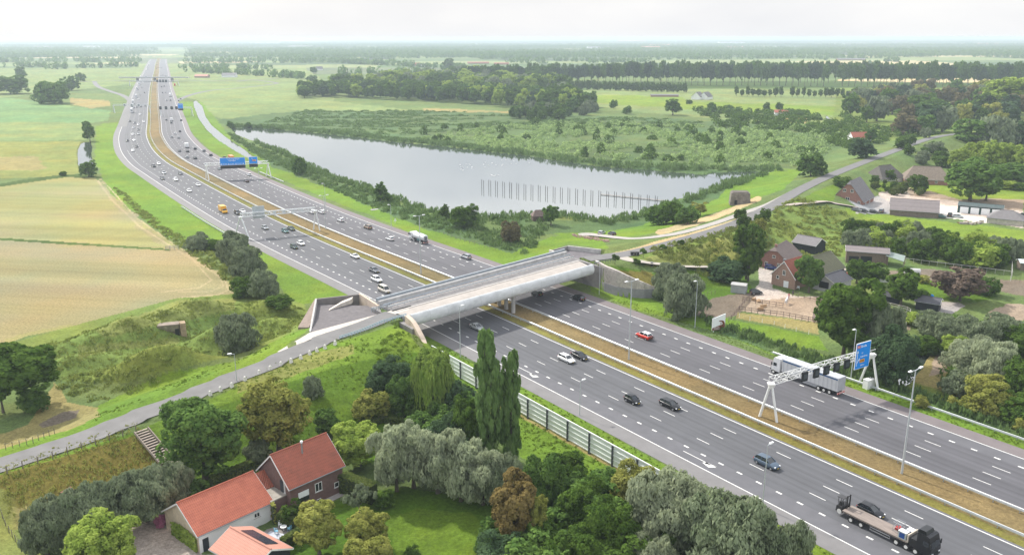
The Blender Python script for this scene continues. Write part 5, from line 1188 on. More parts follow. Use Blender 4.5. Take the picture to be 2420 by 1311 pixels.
# ---------------------------------------------------------------- buildings
def tilemat(name, c1, c2, bx=3.3, by=2.6, rough=.75, bump=.5):
    if name in MATS: return MATS[name]
    m = bpy.data.materials.new(name); m.use_nodes = True; t = m.node_tree; t.nodes.clear(); l = t.links.new
    o = N(t, 'ShaderNodeOutputMaterial'); b = N(t, 'ShaderNodeBsdfPrincipled', i_Roughness=rough); b.inputs['Specular IOR Level'].default_value = .3; l(b.outputs[0], o.inputs[0])
    tc_ = N(t, 'ShaderNodeTexCoord'); n = N(t, 'ShaderNodeTexNoise', i_Scale=.9, i_Detail=8.0, i_Roughness=.75); l(tc_.outputs['Object'], n.inputs[0])
    w1 = N(t, 'ShaderNodeTexWave', wave_type='BANDS', bands_direction='X', i_Scale=bx/6.28*1.0*2, i_Distortion=0.3); w2 = N(t, 'ShaderNodeTexWave', wave_type='BANDS', bands_direction='Y', wave_profile='SAW', i_Scale=by/6.28*2, i_Distortion=0.2)
    l(tc_.outputs['Object'], w1.inputs[0]); l(tc_.outputs['Object'], w2.inputs[0])
    br = N(t, 'ShaderNodeTexVoronoi', i_Scale=2.2); l(tc_.outputs['Object'], br.inputs[0])
    r = N(t, 'ShaderNodeMapRange', i_1=.3, i_2=.72); l(n.outputs[0], r.inputs[0])
    mx = N(t, 'ShaderNodeMixRGB'); mx.inputs[1].default_value = (*c1, 1); mx.inputs[2].default_value = (*c2, 1); l(r.outputs[0], mx.inputs[0])
    s = N(t, 'ShaderNodeMath', operation='ADD'); l(w1.outputs['Fac'], s.inputs[0]); l(w2.outputs['Fac'], s.inputs[1])
    dk = N(t, 'ShaderNodeMapRange', i_1=0.1, i_2=1.0, i_3=.72, i_4=1.05); l(s.outputs[0], dk.inputs[0])
    v = N(t, 'ShaderNodeVectorMath', operation='SCALE'); l(mx.outputs[0], v.inputs[0]); l(dk.outputs[0], v.inputs['Scale']); l(v.outputs[0], b.inputs['Base Color'])
    bp = N(t, 'ShaderNodeBump', i_Strength=bump, i_Distance=.06); l(s.outputs[0], bp.inputs['Height']); l(bp.outputs[0], b.inputs['Normal'])
    MATS[name] = m; return m
T_RED = tilemat('tile_red', (.48,.155,.095), (.34,.10,.065)); T_RED2 = tilemat('tile_red_dark', (.37,.11,.07), (.22,.08,.055)); T_PINK = tilemat('tile_pink', (.50,.25,.19), (.42,.20,.15)); T_GREY = tilemat('tile_grey', (.20,.19,.195), (.145,.135,.14)); T_BROWN = tilemat('tile_brown', (.21,.165,.15), (.15,.12,.11)); T_MOSS = tilemat('tile_moss', (.15,.15,.09), (.10,.10,.06)); T_DARK = tilemat('tile_dark', (.10,.10,.115), (.07,.07,.08)); T_SHEET = tilemat('roof_sheet', (.22,.19,.19), (.17,.15,.15), 5, .4); T_THATCH = mat('thatch', (.12,.11,.10), rough=1, var=.22, scale=1.5, bump=.4, detail=8)
def brickmat(name, c, mortar=None):
    m = mat(name, c, rough=.9, var=.18, scale=2.5, bump=.2, detail=8); return m
B_BRN = brickmat('brick_brown', (.155,.095,.085)); B_RED = brickmat('brick_red', (.27,.145,.115)); B_TAN = brickmat('brick_tan', (.30,.20,.155)); B_WHITE = mat('white_render', (.74,.75,.76), rough=.8, var=.07, scale=.6, detail=7); B_BLACK = mat('black_boards', (.018,.022,.028), rough=.7, var=.3, scale=3, stretch=(6,6,.5)); B_GREY = mat('grey_boards', (.16,.155,.15), rough=.9, var=.3, scale=2, stretch=(5,5,.5)); B_WOOD = mat('old_wood', (.16,.125,.10), rough=.9, var=.35, scale=2, stretch=(5,5,.5))
M_FRAME = mat('window_frame', (.72,.72,.70), rough=.5, var=.03); M_PANE = mat('window_pane', (.02,.025,.03), rough=.06, spec=.8, var=.1); M_DOORD = mat('dark_door', (.03,.035,.045), rough=.5, var=.1); M_GUT = mat('gutter_zinc', (.25,.26,.27), rough=.5, metal=.3)
def house(name, label, c, rot, L_, W_, eave, ridge, wall, roof, hip=0.0, over=.35, openings=(), cat='house', group=None, parts=True, chim=None, jerk=0.0, z=None):
    """local x along the ridge; openings: (side, offset, base z, w, h, kind)"""
    z0 = c[2] if len(c) > 2 else 0.0
    t = thing(name, label, cat, (c[0], c[1], z0), rot, group)
    a, b = L_/2, W_/2; w = MB()
    hx = hip*b
    if jerk: 
        zc = eave+(ridge-eave)*(1-jerk); yc = b*jerk
        end = [(-b,-.6),(b,-.6),(b,eave),(yc,zc),(-yc,zc),(-b,eave)]
    elif hip: end = [(-b,-.6),(b,-.6),(b,eave),(-b,eave)]
    else: end = [(-b,-.6),(b,-.6),(b,eave),(0,ridge-.02),(-b,eave)]
    n = len(end); v = [(-a,y,zz) for y, zz in end]+[(a,y,zz) for y, zz in end]
    w.add(v, [tuple(range(n)), tuple(reversed(range(n, 2*n)))]+[((i+1) % n, i, n+i, n+(i+1) % n) for i in range(n)])
    wo = w.build('wall', wall, t)
    r = MB(); th = .16; o = over; k = (ridge-eave)/b; ze = eave-o*k*.8
    rx = a+o-(hx if hip else 0)-(jerk*b*.9 if jerk else 0); zt = ridge+.06
    for s in (-1, 1):
        top = [(-rx,0,zt),(rx,0,zt)]
        if jerk:
            zc = eave+(ridge-eave)*(1-jerk)+.06; yc = s*b*jerk
            q = [(-rx,0,zt),(rx,0,zt),(a+o,yc,zc),(a+o,s*(b+o),ze),(-a-o,s*(b+o),ze),(-a-o,yc,zc)]
        else: q = [(-rx,0,zt),(rx,0,zt),(a+o,s*(b+o),ze),(-a-o,s*(b+o),ze)]
        n = len(q); v = q+[(x,y,zz+th) for x, y, zz in q]
        f = [tuple(range(n)), tuple(reversed(range(n, 2*n)))]+[((i+1) % n, i, n+i, n+(i+1) % n) for i in range(n)]
        if s > 0: f = [tuple(reversed(g)) for g in f]
        r.add(v, f)
    if hip or jerk:
        for s in (-1, 1):
            if jerk: zc = eave+(ridge-eave)*(1-jerk)+.06; q = [(s*rx,0,zt+th),(s*(a+o),b*jerk,zc+th),(s*(a+o),-b*jerk,zc+th)]
            else: q = [(s*rx,0,zt+th),(s*(a+o),(b+o),ze+th),(s*(a+o),-(b+o),ze+th)]
            r.add(q, [(0,1,2) if s < 0 else (0,2,1)])
    ro = r.build('roof', roof, t)
    if parts:
        MB().tube((-rx,0,zt+th+.02),(rx,0,zt+th+.02),.13,.13,6).build('ridge', roof, ro)
        for s in (-1,1): MB().tube((-a-o,s*(b+o+.05),ze+.04),(a+o,s*(b+o+.05),ze+.04),.08,.08,6).build('gutter', M_GUT, t)
        if not hip and not jerk:
            for sx in (-1,1):
                for s in (-1,1): MB().bar((sx*(a+o+.02),s*(b+o),ze),(sx*(a+o+.02),0,zt+.02),.05,.22).build('bargeboard', M_FRAME, t)
    if chim:
        for cx_, cy_, ch in chim:
            zz = ridge-abs(cy_)*k; MB().box((cx_,cy_,zz-.6),(.7,.7,ch+.6)).box((cx_,cy_,zz+ch),(.8,.8,.12)).build('chimney', B_RED if roof != T_RED2 else M_GUT, ro)
    for op in openings:
        side, off, bz, ww, hh, kd = op
        px, py, ang = {'S': (off,-b-.02,0), 'N': (off,b+.02,math.pi), 'W': (-a-.02,-off,-math.pi/2), 'E': (a+.02,off,math.pi/2)}[side]
        fm = {'w': M_FRAME, 'd': M_DOORD, 'g': M_SWHITE, 'b': M_BLK, 's': M_SWHITE}[kd]
        f_ = MB()
        if kd == 'w':
            fr = .09
            f_.box((0,0,0),(ww,.10,fr)).box((0,0,hh-fr),(ww,.10,fr)).box((-ww/2+fr/2,0,fr),(fr,.10,hh-2*fr)).box((ww/2-fr/2,0,fr),(fr,.10,hh-2*fr))
            if ww > .9: f_.box((0,0,fr),(fr,.10,hh-2*fr))
            e = f_.build('window', fm, t); MB().box((0,.02,fr),(ww-2*fr,.03,hh-2*fr)).build('pane', M_PANE, e)
            MB().box((0,-.04,-.06),(ww+.2,.2,.06)).build('sill', M_CONC, e)
        elif kd == 's': e = MB().box((0,0,0),(ww,.12,hh*.65)).build('window', M_PANE, t); MB().box((0,-.06,hh*.45),(ww,.10,hh*.55)).build('shutter', M_SWHITE, e)
        else:
            e = f_.box((0,0,0),(ww,.10,hh)).build('garage_door' if kd == 'g' else 'door' if kd == 'd' else 'opening', fm, t)
            if kd == 'g':
                for q in range(1,5): MB().box((0,-.06,hh*q/5),(ww-.1,.02,.03)).build('door_groove', M_GREYST, e)
        e.location = (px, py, bz); e.rotation_euler = (0,0,ang)
    return t
# farmhouse at the bottom of the picture
barn = house('barn', 'long white walled barn with a bright red tiled roof and ivy on its gable', (-44.2,114.2), R(48.7), 11.9, 9.7, 3.0, 6.1, B_WHITE, T_RED, openings=[('S',-5.0,0,.9,2.0,'d'),('S',3.4,1.5,1.0,.8,'w'),('W',-2.6,.8,.8,1.0,'w')])
gb = MB(); gb.add([(-5.99,-4.83,0),(-5.99,4.83,0),(-5.99,4.83,2.95),(-5.99,0,6.0),(-5.99,-4.83,2.95)], [(4,3,2,1,0)]); gb.build('gable_cladding', mat('cream_boards', (.50,.42,.31), var=.2, scale=1.5), barn)
fh = house('farmhouse', 'brown brick house with a steep red tiled roof and metal flue above the lawn', (-33.8,123.1), R(47.5), 9.8, 8.6, 4.7, 8.6, B_BRN, T_RED2, openings=[('S',-2.6,1.5,1.9,1.7,'s'),('S',.2,2.0,1.3,1.5,'w'),('S',.1,.2,.8,.5,'w'),('W',2.2,3.2,.9,2.0,'d'),('W',2.9,3.3,.3,1.9,'w'),('S',3.6,1.3,.9,.9,'w')])
MB().tube((-.3,-1.2,7.4),(-.3,-1.2,9.5),.13,.13,10).build('flue', M_GUT, fh); MB().tube((-.3,-1.2,9.5),(-.3,-1.2,9.8),.22,.2,10).build('flue_cap', M_SWHITE, fh)
def annex():
    t = thing('farmhouse_annex', 'flat roofed brick link with a small red tiled roof between barn and house', 'house')
    P = [G(*p, 3.1) for p in ((623,1157),(659,1144),(697,1159),(640,1186))]
    MB().prism([(p.x,p.y) for p in P], -.2, 3.0).build('wall', B_BRN, t); c = sum(P, Vector())/4
    MB().prism([(c.x+(p.x-c.x)*1.03, c.y+(p.y-c.y)*1.03) for p in P], 3.0, 3.2).build('flat_roof', mat('roof_felt', (.27,.25,.22), rough=.95, var=.2, scale=1), t)
    Q = [G(582,1128,5.3), G(640,1100,5.3), G(661,1142,3.3), G(620,1159,3.3)]
    b = MB(); b.add([*Q, *[q-Vector((0,0,.2)) for q in Q]], [(3,2,1,0),(4,5,6,7),(0,1,5,4),(1,2,6,5),(2,3,7,6),(3,0,4,7)]); b.build('tiled_roof', T_RED2, t)
    K = [Vector((q.x,q.y,0)) for q in Q]; MB().prism([(q.x,q.y) for q in K], -.2, [5.1,5.1,3.1,3.1]).build('rear_wall', B_BRN, t)
annex()
shed = house('car_port', 'open shed with a pink tiled roof and solar panels in front of the white barn', (-36.2,103.7), R(-37), 8.6, 6.6, 2.6, 4.1, B_BLACK, T_PINK, over=.3)
w_ = [o for o in shed.children if o.name.startswith('wall')][0]; w_.scale = (.55,.98,.97); w_.location = (1.9,0,0)
for x in (-4.0,-1.0):
    for y in (-3.0,3.0): MB().box((x,y,0),(.16,.16,2.6)).build('post', B_WOOD, shed)
sp_ = MB(); k_ = (4.1-2.6)/3.3
def sp(x, y): return (x, y, 4.1-y*k_+.28)
for i in range(5):
    x0 = -2.9+i*1.15; sp_.add([sp(x0,.5),sp(x0+1.1,.5),sp(x0+1.1,2.5),sp(x0,2.5)], [(0,1,2,3)])
q_ = sp_.build('solar_panel', mat('solar', (.03,.035,.05), rough=.2, spec=.7), shed)
# terrace of the house
def slab(name, pts, z, m, h=.12):
    o = MB().prism([(p[0],p[1]) for p in pts], z-.4, z+h).build(name, m); o['kind'] = 'structure'; return o
slab('house_pavement', W([(700,1226),(815,1168),(818,1155),(806,1160),(690,1218)], .1), 0, mat('paving_grey', (.33,.31,.30), var=.15))
slab('garden_paving', W([(640,1290),(700,1268),(690,1235),(630,1250),(610,1270)], .1), 0, mat('paving_dark', (.20,.18,.17), var=.2))
def chair(loc, rz, label, m):
    t = thing('garden_chair', label, 'chair', loc, rz)
    MB().box((0,0,.42),(.5,.5,.05)).build('seat', m, t); MB().box((0,.24,.45),(.5,.05,.5)).build('backrest', m, t)
    for x in (-.22,.22):
        for y in (-.22,.22): MB().box((x,y,0),(.04,.04,.42)).build('leg', m, t)
        MB().box((x*1.1,0,.65),(.05,.48,.04)).build('armrest', m, t)
gc = Vector(G(665,1252,.3)); lb_ = mat('chair_blue', (.20,.45,.60)); 
chair((gc.x-.5,gc.y+1.2,.12), R(10), 'white garden chair behind the little garden table', M_SWHITE); chair((gc.x-.6,gc.y-.6,.12), R(120), 'light blue garden chair left of the garden table', lb_); chair((gc.x+1.2,gc.y+.1,.12), R(250), 'light blue garden chair right of the garden table', lb_)
tt = thing('garden_table', 'small white garden table between three chairs by the hedge', 'table', (gc.x+.3,gc.y+.2,.12)); MB().tube((0,0,.68),(0,0,.72),.5,.5,16).build('table_top', M_SWHITE, tt); MB().tube((0,0,0),(0,0,.68),.05,.05,8).build('leg', M_SWHITE, tt)
rg = G(650,1264,.1); tag(MB().box((rg.x,rg.y,.125),(2.6,1.4,.03),R(-20)).build('ground_sheet', mat('sheet_grey', (.40,.42,.47))), 'grey ground sheet spread on the paving before the garden chairs', 'sheet')
t = thing('garden_lamp', 'black garden lamp post with a white globe at the end of the house pavement', 'lamp', G(708,1218,0)); MB().tube((0,0,0),(0,0,2.2),.07,.06,8).build('post', M_BLK, t); MB().tube((0,0,2.2),(0,0,2.5),.16,.1,10).build('globe', M_SWHITE, t)
t = thing('barbecue', 'dark box barbecue standing against the brick house wall', 'barbecue', G(761,1172,.1), R(47)); MB().box((0,0,.3),(1.0,.6,.6)).build('body', M_TRIM, t); MB().box((0,0,.9),(1.0,.6,.25),0,0,.7).build('lid', M_GUT, t)
t = thing('garden_table', 'round yellow wooden table on the pavement beside the brick house', 'table', G(783,1163,.1)); MB().tube((0,0,.66),(0,0,.72),.6,.6,16).build('table_top', mat('wood_yellow', (.50,.36,.14)), t); [MB().box((.35*x,.35*y,0),(.07,.07,.66)).build('leg', mat('wood_yellow', (.5,.36,.14)), t) for x in (-1,1) for y in (-1,1)]
# farms on the right
house('farmhouse', 'large brown brick farmhouse with a steep grey roof beside the dike road', (151.0,373.0,0), R(53), 17, 13.2, 2.4, 10.4, B_RED, T_GREY, jerk=.16, openings=[('W',-1.6,6.0,1.3,1.3,'w'),('W',1.6,6.0,1.3,1.3,'w'),('W',0,.3,1.7,3.4,'w'),('W',-4.9,.8,1.4,1.9,'w'),('W',4.9,.6,1.1,1.9,'w'),('S',-4,.6,1.2,1.2,'w'),('S',2,.6,1.2,1.2,'w')])
house('long_barn', 'long low barn with a two stage brown sheet roof right of the brick farmhouse', (166.8,348.6,0), R(-23), 18.0, 13.5, 2.3, 5.8, mat('barn_brick', (.17,.135,.12), var=.2, scale=2), T_SHEET, cat='barn')
house('garage_block', 'dark green garage block with four wide white doors', (195.4,350.2,0), R(-30), 16.6, 8.5, 3.2, 3.7, mat('dark_green_boards', (.02,.05,.045), var=.2), mat('garage_roof', (.06,.085,.085), var=.15), over=.15, cat='garage', openings=[('S',-5.8+3.9*i,.05,3.1,2.6,'g') for i in range(4)])
house('hipped_store', 'low round ended store with a hipped grey roof at the right edge', (195.3,330.6,0), R(-35), 12.5, 9.5, 2.2, 4.8, mat('store_wall', (.45,.42,.36), var=.2, scale=1), T_GREY, hip=.95, cat='store')
house('thatched_house', 'dark thatched farmhouse behind the brick gable farmhouse', (189,431.5,0), R(30), 17, 12, 2.4, 8.0, B_WHITE, T_THATCH, hip=.7, openings=[('S',-4,.8,1.2,1.2,'w'),('S',2,.8,1.2,1.2,'w')])
house('thatched_house', 'brown thatched farmhouse with sweeping hips left of the great dark tree', (208.5,427.5,0), R(-16), 21, 13, 2.4, 8.0, B_RED, mat('thatch_brown', (.19,.155,.125), rough=1, var=.22, scale=1.5, detail=8), hip=.7, openings=[('S',-4,.8,1.2,1.2,'w'),('S',4,.8,1.2,1.2,'w')])
house('farmhouse', 'brown roofed farmhouse with a small half hip at the back of the horse farm', (86.4,266.8,0), R(54), 13, 9.4, 2.8, 6.7, B_RED, T_BROWN, jerk=.3, openings=[('W',.3,3.5,1.1,.9,'w'),('W',-2,.8,1.0,1.2,'w'),('W',2,.8,1.0,1.2,'w')], chim=[(-4.5,0,.7)])
house('wooden_shed', 'black boarded shed with a pale grey roof behind the brown farmhouse', (101.9,284.7,0), R(-47), 8.2, 7.2, 3.1, 4.9, B_BLACK, T_GREY, openings=[('S',-1.2,.1,1.2,2.0,'d')], cat='shed')
house('brick_house', 'tall narrow brick house with red roof tiles and white windows in the horse farm yard', (82.9,243.6,0), R(40), 8.6, 7.8, 3.3, 7.7, B_TAN, T_RED2, openings=[('W',.1,3.6,1.0,1.5,'w'),('W',-1.9,2.2,.9,.9,'w'),('W',1.0,.1,1.6,1.9,'g')], chim=[(-4.0,.3,.9)])
pb = G(1925,672); house('mossy_barn', 'mossy roofed barn hidden behind the dark round tree', (93.2,252.5,0), R(40), 14.5, 10.5, 2.7, 6.6, B_TAN, T_MOSS, cat='barn')
house('stable', 'grey roofed open stable with black doors right of the dark round tree', (93.4,239.3,0), R(40), 8.8, 7.0, 2.9, 4.6, mat('stable_wall', (.40,.40,.42), var=.1), T_DARK, openings=[('W',0,.9,3.0,1.9,'b')], cat='stable')
house('open_barn', 'long open fronted timber barn in the middle of the horse farm', (115.6,269.6,0), R(-20), 12.6, 6.6, 4.0, 4.9, B_WOOD, T_SHEET, openings=[('S',-3.9,.1,3.0,2.3,'b'),('S',-.2,.1,3.4,2.6,'b')], cat='barn')
def leanto():
    t = thing('lean_to', 'lean-to with a sloping pale green sheet roof at the end of the timber barn', 'shed'); Q = [G(2096,593,4.2), G(2140,604,3.0), G(2136,618,2.4), G(2094,604,3.6)]
    MB().add([*Q, *[q-Vector((0,0,.12)) for q in Q]], [(3,2,1,0),(4,5,6,7),(0,1,5,4),(1,2,6,5),(2,3,7,6),(3,0,4,7)]).build('roof', mat('green_sheet', (.24,.29,.27), var=.12), t)
    for q in Q: MB().box((q.x,q.y,0),(.16,.16,q.z-.1)).build('post', B_WOOD, t)
leanto()
house('dark_shed', 'black shed with a grey roof beside the gravel yard on the right', (112.3,219.5,0), R(-35), 5.6, 4.6, 2.4, 3.3, B_BLACK, T_DARK, cat='shed')
ps = G(2098,712); house('dark_shed', 'long low dark shed half hidden between the farm trees', (ps.x,ps.y,0), R(-20), 7, 3, 2.0, 2.6, B_BLACK, T_DARK, cat='shed')
ps = GT(2034,335); house('small_house', 'small white house with a red roof beside two dark trees', (ps.x,ps.y+3,0), R(3), 13, 9, 3.0, 6.2, B_WHITE, T_RED2, cat='house')
ps = GT(1746,690); house('grey_shed', 'small grey flat shed at the top of the bare paddock', (ps.x,ps.y,ps.z), R(-25), 4.2, 3, 2.3, 2.5, mat('shed_grey', (.30,.32,.32)), mat('shed_roof', (.35,.35,.34)), over=.1, cat='shed', parts=False)
for (u, v), lb in (((2054,664),'white cold frame left of the other beside the farm trees'),((2086,666),'white cold frame right of the other beside the farm trees')):
    ps = G(u, v); house('cold_frame', lb, (ps.x,ps.y,0), R(-10), 3.4, 1.6, 1.0, 1.3, mat('frame_white', (.72,.73,.70)), mat('frame_white', (.7,.7,.7)), over=.05, cat='greenhouse', parts=False)
ps = G(2390,640); house('field_shelter', 'pale roofed field shelter beside the ditch at the right edge', (ps.x+6,ps.y+2,0), R(-15), 5, 4, 2.4, 3.0, B_WOOD, mat('pale_roof', (.50,.55,.57)), cat='shed', parts=False)
for u, v, rt, lb in ((1649,235,R(60),'left one of two white gabled houses in the far meadow'),(1668,235,R(55),'right one of two white gabled houses in the far meadow')):
    ps = G(u, v); house('white_house', lb, (ps.x,ps.y,0), rt, 15, 11, 3.2, 8.5, B_WHITE, T_GREY, parts=False, cat='house')
FARB = [(543,183,26,14,4,8,'grey',B_WHITE,'pale shed with a wide grey roof before the long plantation'),(478,184,26,10,3,6,'pink',B_TAN,'low pinkish barn before the long plantation'),(755,166,14,10,3,8,'grey',B_WHITE,'white farmhouse behind the meadow beyond the slip road'),(985,156,16,10,4,8,'red',B_TAN,'red roofed farm between the dark woods'),(1000,158,12,10,4,7,'grey',B_WHITE,'white gabled house between the dark woods'),
 (1130,151,60,18,3,5,'red',B_TAN,'long orange roofed sheds left part behind the woods'),(1185,153,40,16,3,5,'red',B_TAN,'long orange roofed sheds right part behind the woods'),(1420,116,70,30,6,12,'grey',B_WHITE,'bright white hall in the far open fields'),(1370,126,110,30,4,7,'grey',B_TAN,'low grey sheds in the far open fields'),
 (2010,143,90,20,3,6,'grey',B_TAN,'low farm sheds in the far meadow on the right'),(1845,273,12,9,3,5,'red',B_WHITE,'red roofed cottage among shrubs at the edge of the meadow'),(310,126,60,20,6,9,'grey',B_WHITE,'far pale house left of the motorway'),(205,128,60,20,6,9,'grey',B_WHITE,'very far pale buildings at the left'),(2205,131,24,20,5,8,'grey',B_WHITE,'tiny white building at the far wood edge'),(1570,229,34,6,2,3,'grey',B_TAN,'low shed left of the white gabled houses')]
for u, v, l_, w_2, e, r_, rf, wl, lb in FARB:
    ps = G(u, v); house('farm_building', lb, (ps.x,ps.y,0), R(rnd.uniform(-12,12)), l_, w_2, e, r_, wl, {'grey':T_GREY,'pink':T_PINK,'red':T_RED2}[rf], parts=False, cat='farm building')
rr = random.Random(3)
for i in range(26):
    u = rr.uniform(0, 2420); v = rr.uniform(101, 118); ps = G(u, v); l_ = rr.uniform(60, 160)*(4000/ps.y if ps.y < 4000 else 1)*ps.y/5000
    house('distant_building', 'pale building almost lost in the haze below the horizon', (ps.x,ps.y,0), R(rr.uniform(-20,20)), l_, l_*.3, 9*ps.y/5000, 14*ps.y/5000, [B_WHITE,B_TAN,B_WHITE][i%3], [T_GREY,T_PINK,T_GREY][i%3], parts=False, cat='building', group='hazy buildings near the horizon')
# bunkers
def bunkers():
    p = GT(1752,484); t = thing('bunker', 'mossy square concrete bunker beside the curving dike road', 'bunker', (p.x,p.y+3,p.z-.5), R(-9))
    MB().box((0,0,0),(8.2,6.4,4.9),0,0,(.90,.9)).build('walls', mat('old_concrete', (.17,.15,.13), rough=1, var=.4, scale=.8, bump=.4, detail=8), t); MB().box((0,0,4.85),(7.2,5.6,.5),0,0,.8).build('roof', mat('moss_roof', (.10,.085,.07), var=.4, scale=1), t)
    MB().box((-1.8,-3.05,.4),(1.1,.3,1.8)).build('doorway', M_BLK, t)
    c = GT(412,785); zt = c.z
    t = thing('bunker', 'weathered brick bunker front with a dark doorway dug into the grassy mound', 'bunker', (c.x-.5,c.y+.6,zt-2.3), R(18))
    m = mat('bunker_brick', (.16,.145,.095), rough=1, var=.5, scale=1.0, bump=.4, detail=8)
    MB().box((-.9,0,0),(5.0,2.6,4.2),0,0,(1,.9)).build('front_wall', m, t); MB().box((2.3,-.5,0),(1.4,2.4,4.6),R(8),0,.9).build('corner_block', mat('bunker_warm', (.30,.23,.15), rough=1, var=.35, scale=1.2), t); MB().box((1.0,-1.25,1.6),(.9,.4,1.7)).build('doorway', M_BLK, t); MB().box((-.9,.1,4.15),(4.9,2.4,.25)).build('roof_slab', mat('bunker_slab', (.20,.16,.13), var=.4), t)
bunkers()
# ---------------------------------------------------------------- foliage
LM = dict(
 dark=leafmat('leaf_dark', (0.061,0.126,0.032), (0.166,0.263,0.061)), mid=leafmat('leaf_mid', (0.051,0.102,0.020), (0.128,0.205,0.038)), light=leafmat('leaf_light', (0.149,0.236,0.036), (0.385,0.473,0.105)),
 willow=leafmat('leaf_willow', (0.109,0.147,0.079), (0.275,0.320,0.198), .3), grey=leafmat('leaf_grey', (0.191,0.229,0.150), (0.469,0.520,0.330), .45), weep=leafmat('leaf_weep', (.150,.250,.045), (.330,.430,.100), .35), poplar=leafmat('leaf_poplar', (0.086,0.160,0.044), (0.203,0.310,0.097)),
 brown=leafmat('leaf_brown', (0.141,0.109,0.038), (0.307,0.237,0.090)), olive=leafmat('leaf_olive', (0.174,0.205,0.042), (0.410,0.410,0.112)), yellow=leafmat('leaf_yellow', (0.205,0.218,0.038), (0.410,0.422,0.128)), purple=leafmat('leaf_purple', (0.112,0.086,0.073), (0.271,0.209,0.160)), copper=leafmat('leaf_copper', (.115,.105,.055), (.225,.195,.105)),
 grass=leafmat('leaf_grass', (0.097,0.161,0.017), (0.189,0.262,0.037), .4), straw=leafmat('leaf_straw', (.150,.110,.050), (.300,.235,.110), .3),
 pink=leafmat('leaf_pink', (0.282,0.064,0.128), (0.620,0.256,0.384)), reed=leafmat('leaf_reed', (0.077,0.134,0.038), (0.179,0.262,0.096), .3), scrub=leafmat('leaf_scrub', (0.151,0.237,0.079), (0.389,0.504,0.201), .3), rough=leafmat('leaf_rough', (0.120,0.170,0.035), (0.290,0.320,0.085), .3), bluegreen=leafmat('leaf_bluegreen', (.045,.085,.038), (.105,.165,.078)), hedge=leafmat('leaf_hedge', (0.064,0.109,0.026), (0.166,0.198,0.058)))
M_BARK = mat('bark', (.10,.085,.065), rough=1, var=.3, scale=3, stretch=(3,3,.6))
def quads_from(P, Nn, size, rg, asp=1.0, vert=0.0):
    """one leaf clump quad at each point"""
    n = len(P); rv = rg.normal(size=(n,3)); T = np.cross(Nn, rv); T /= np.linalg.norm(T, axis=1)[:,None]+1e-9
    if vert: T = T*(1-vert)+np.array([0,0,1.0])*vert*np.sign(T[:,2:3]+1e-6); T /= np.linalg.norm(T, axis=1)[:,None]
    B = np.cross(Nn, T); B /= np.linalg.norm(B, axis=1)[:,None]+1e-9
    s = size*(.6+.8*rg.random((n,1))); a = T*s*asp; b = B*s/asp**.5*.8
    k = .25
    V = np.stack([P-a*.9-b*k, P+a*k*.3-b, P+a+b*k, P-a*k*.2+b], 1).reshape(-1,3)
    return V
def blobs_for(kind, rg):
    B = []
    def ell(n, cx, cz, rx, rz, r0, r1, flat=1.0):
        for _ in range(n):
            d = rg.normal(size=3); d /= np.linalg.norm(d); q = rg.random()**.4
            B.append((cx+d[0]*rx*q, d[1]*rx*q, cz+d[2]*rz*q, rg.uniform(r0, r1)))
    if kind == 'round': ell(26, 0, .56, .33, .30, .09, .17); B.append((0,0,.52,.25)); ell(8, 0, .26, .24, .07, .09, .13)
    elif kind == 'tall': ell(28, 0, .54, .25, .34, .09, .15); B.append((0,0,.55,.22)); B.append((0,0,.36,.17))
    elif kind == 'bush': ell(22, 0, .46, .34, .30, .11, .19); B.append((0,0,.38,.30)); ell(10, 0, .22, .40, .10, .10, .16)
    elif kind == 'poplar':
        for i in range(46):
            z = .07+.86*(i+rg.random())/46; r = .17*math.sin(math.pi*min(1, z*.86+.13))**.75; a = 2.4*i+rg.random(); q = rg.random()**.6
            B.append((r*q*math.cos(a), r*q*math.sin(a), z, rg.uniform(.060,.085)))
        for i in range(9): B.append((0,0,.12+.09*i,.11*math.sin(math.pi*min(1,(.12+.09*i)*.86+.13))**.6))
    elif kind == 'row':   # high crown on a bare trunk
        ell(24, 0, .62, .28, .29, .10, .15); B.append((0,0,.66,.22)); B.append((0,0,.5,.14))
    elif kind == 'weep': ell(14, 0, .72, .30, .16, .12, .18); B.append((0,0,.66,.26))
    elif kind == 'open': ell(16, 0, .62, .36, .28, .07, .12)
    elif kind == 'sapling': ell(10, 0, .62, .22, .24, .09, .13)
    elif kind == 'cone':
        for i in range(26):
            z = rg.uniform(.12, .92); r = .40*(1-z)**.8+.03; a = rg.uniform(0, 6.28); q = rg.random()**.5
            B.append((r*q*math.cos(a), r*q*math.sin(a), z, .075+.07*(1-z)))
    return np.array(B)
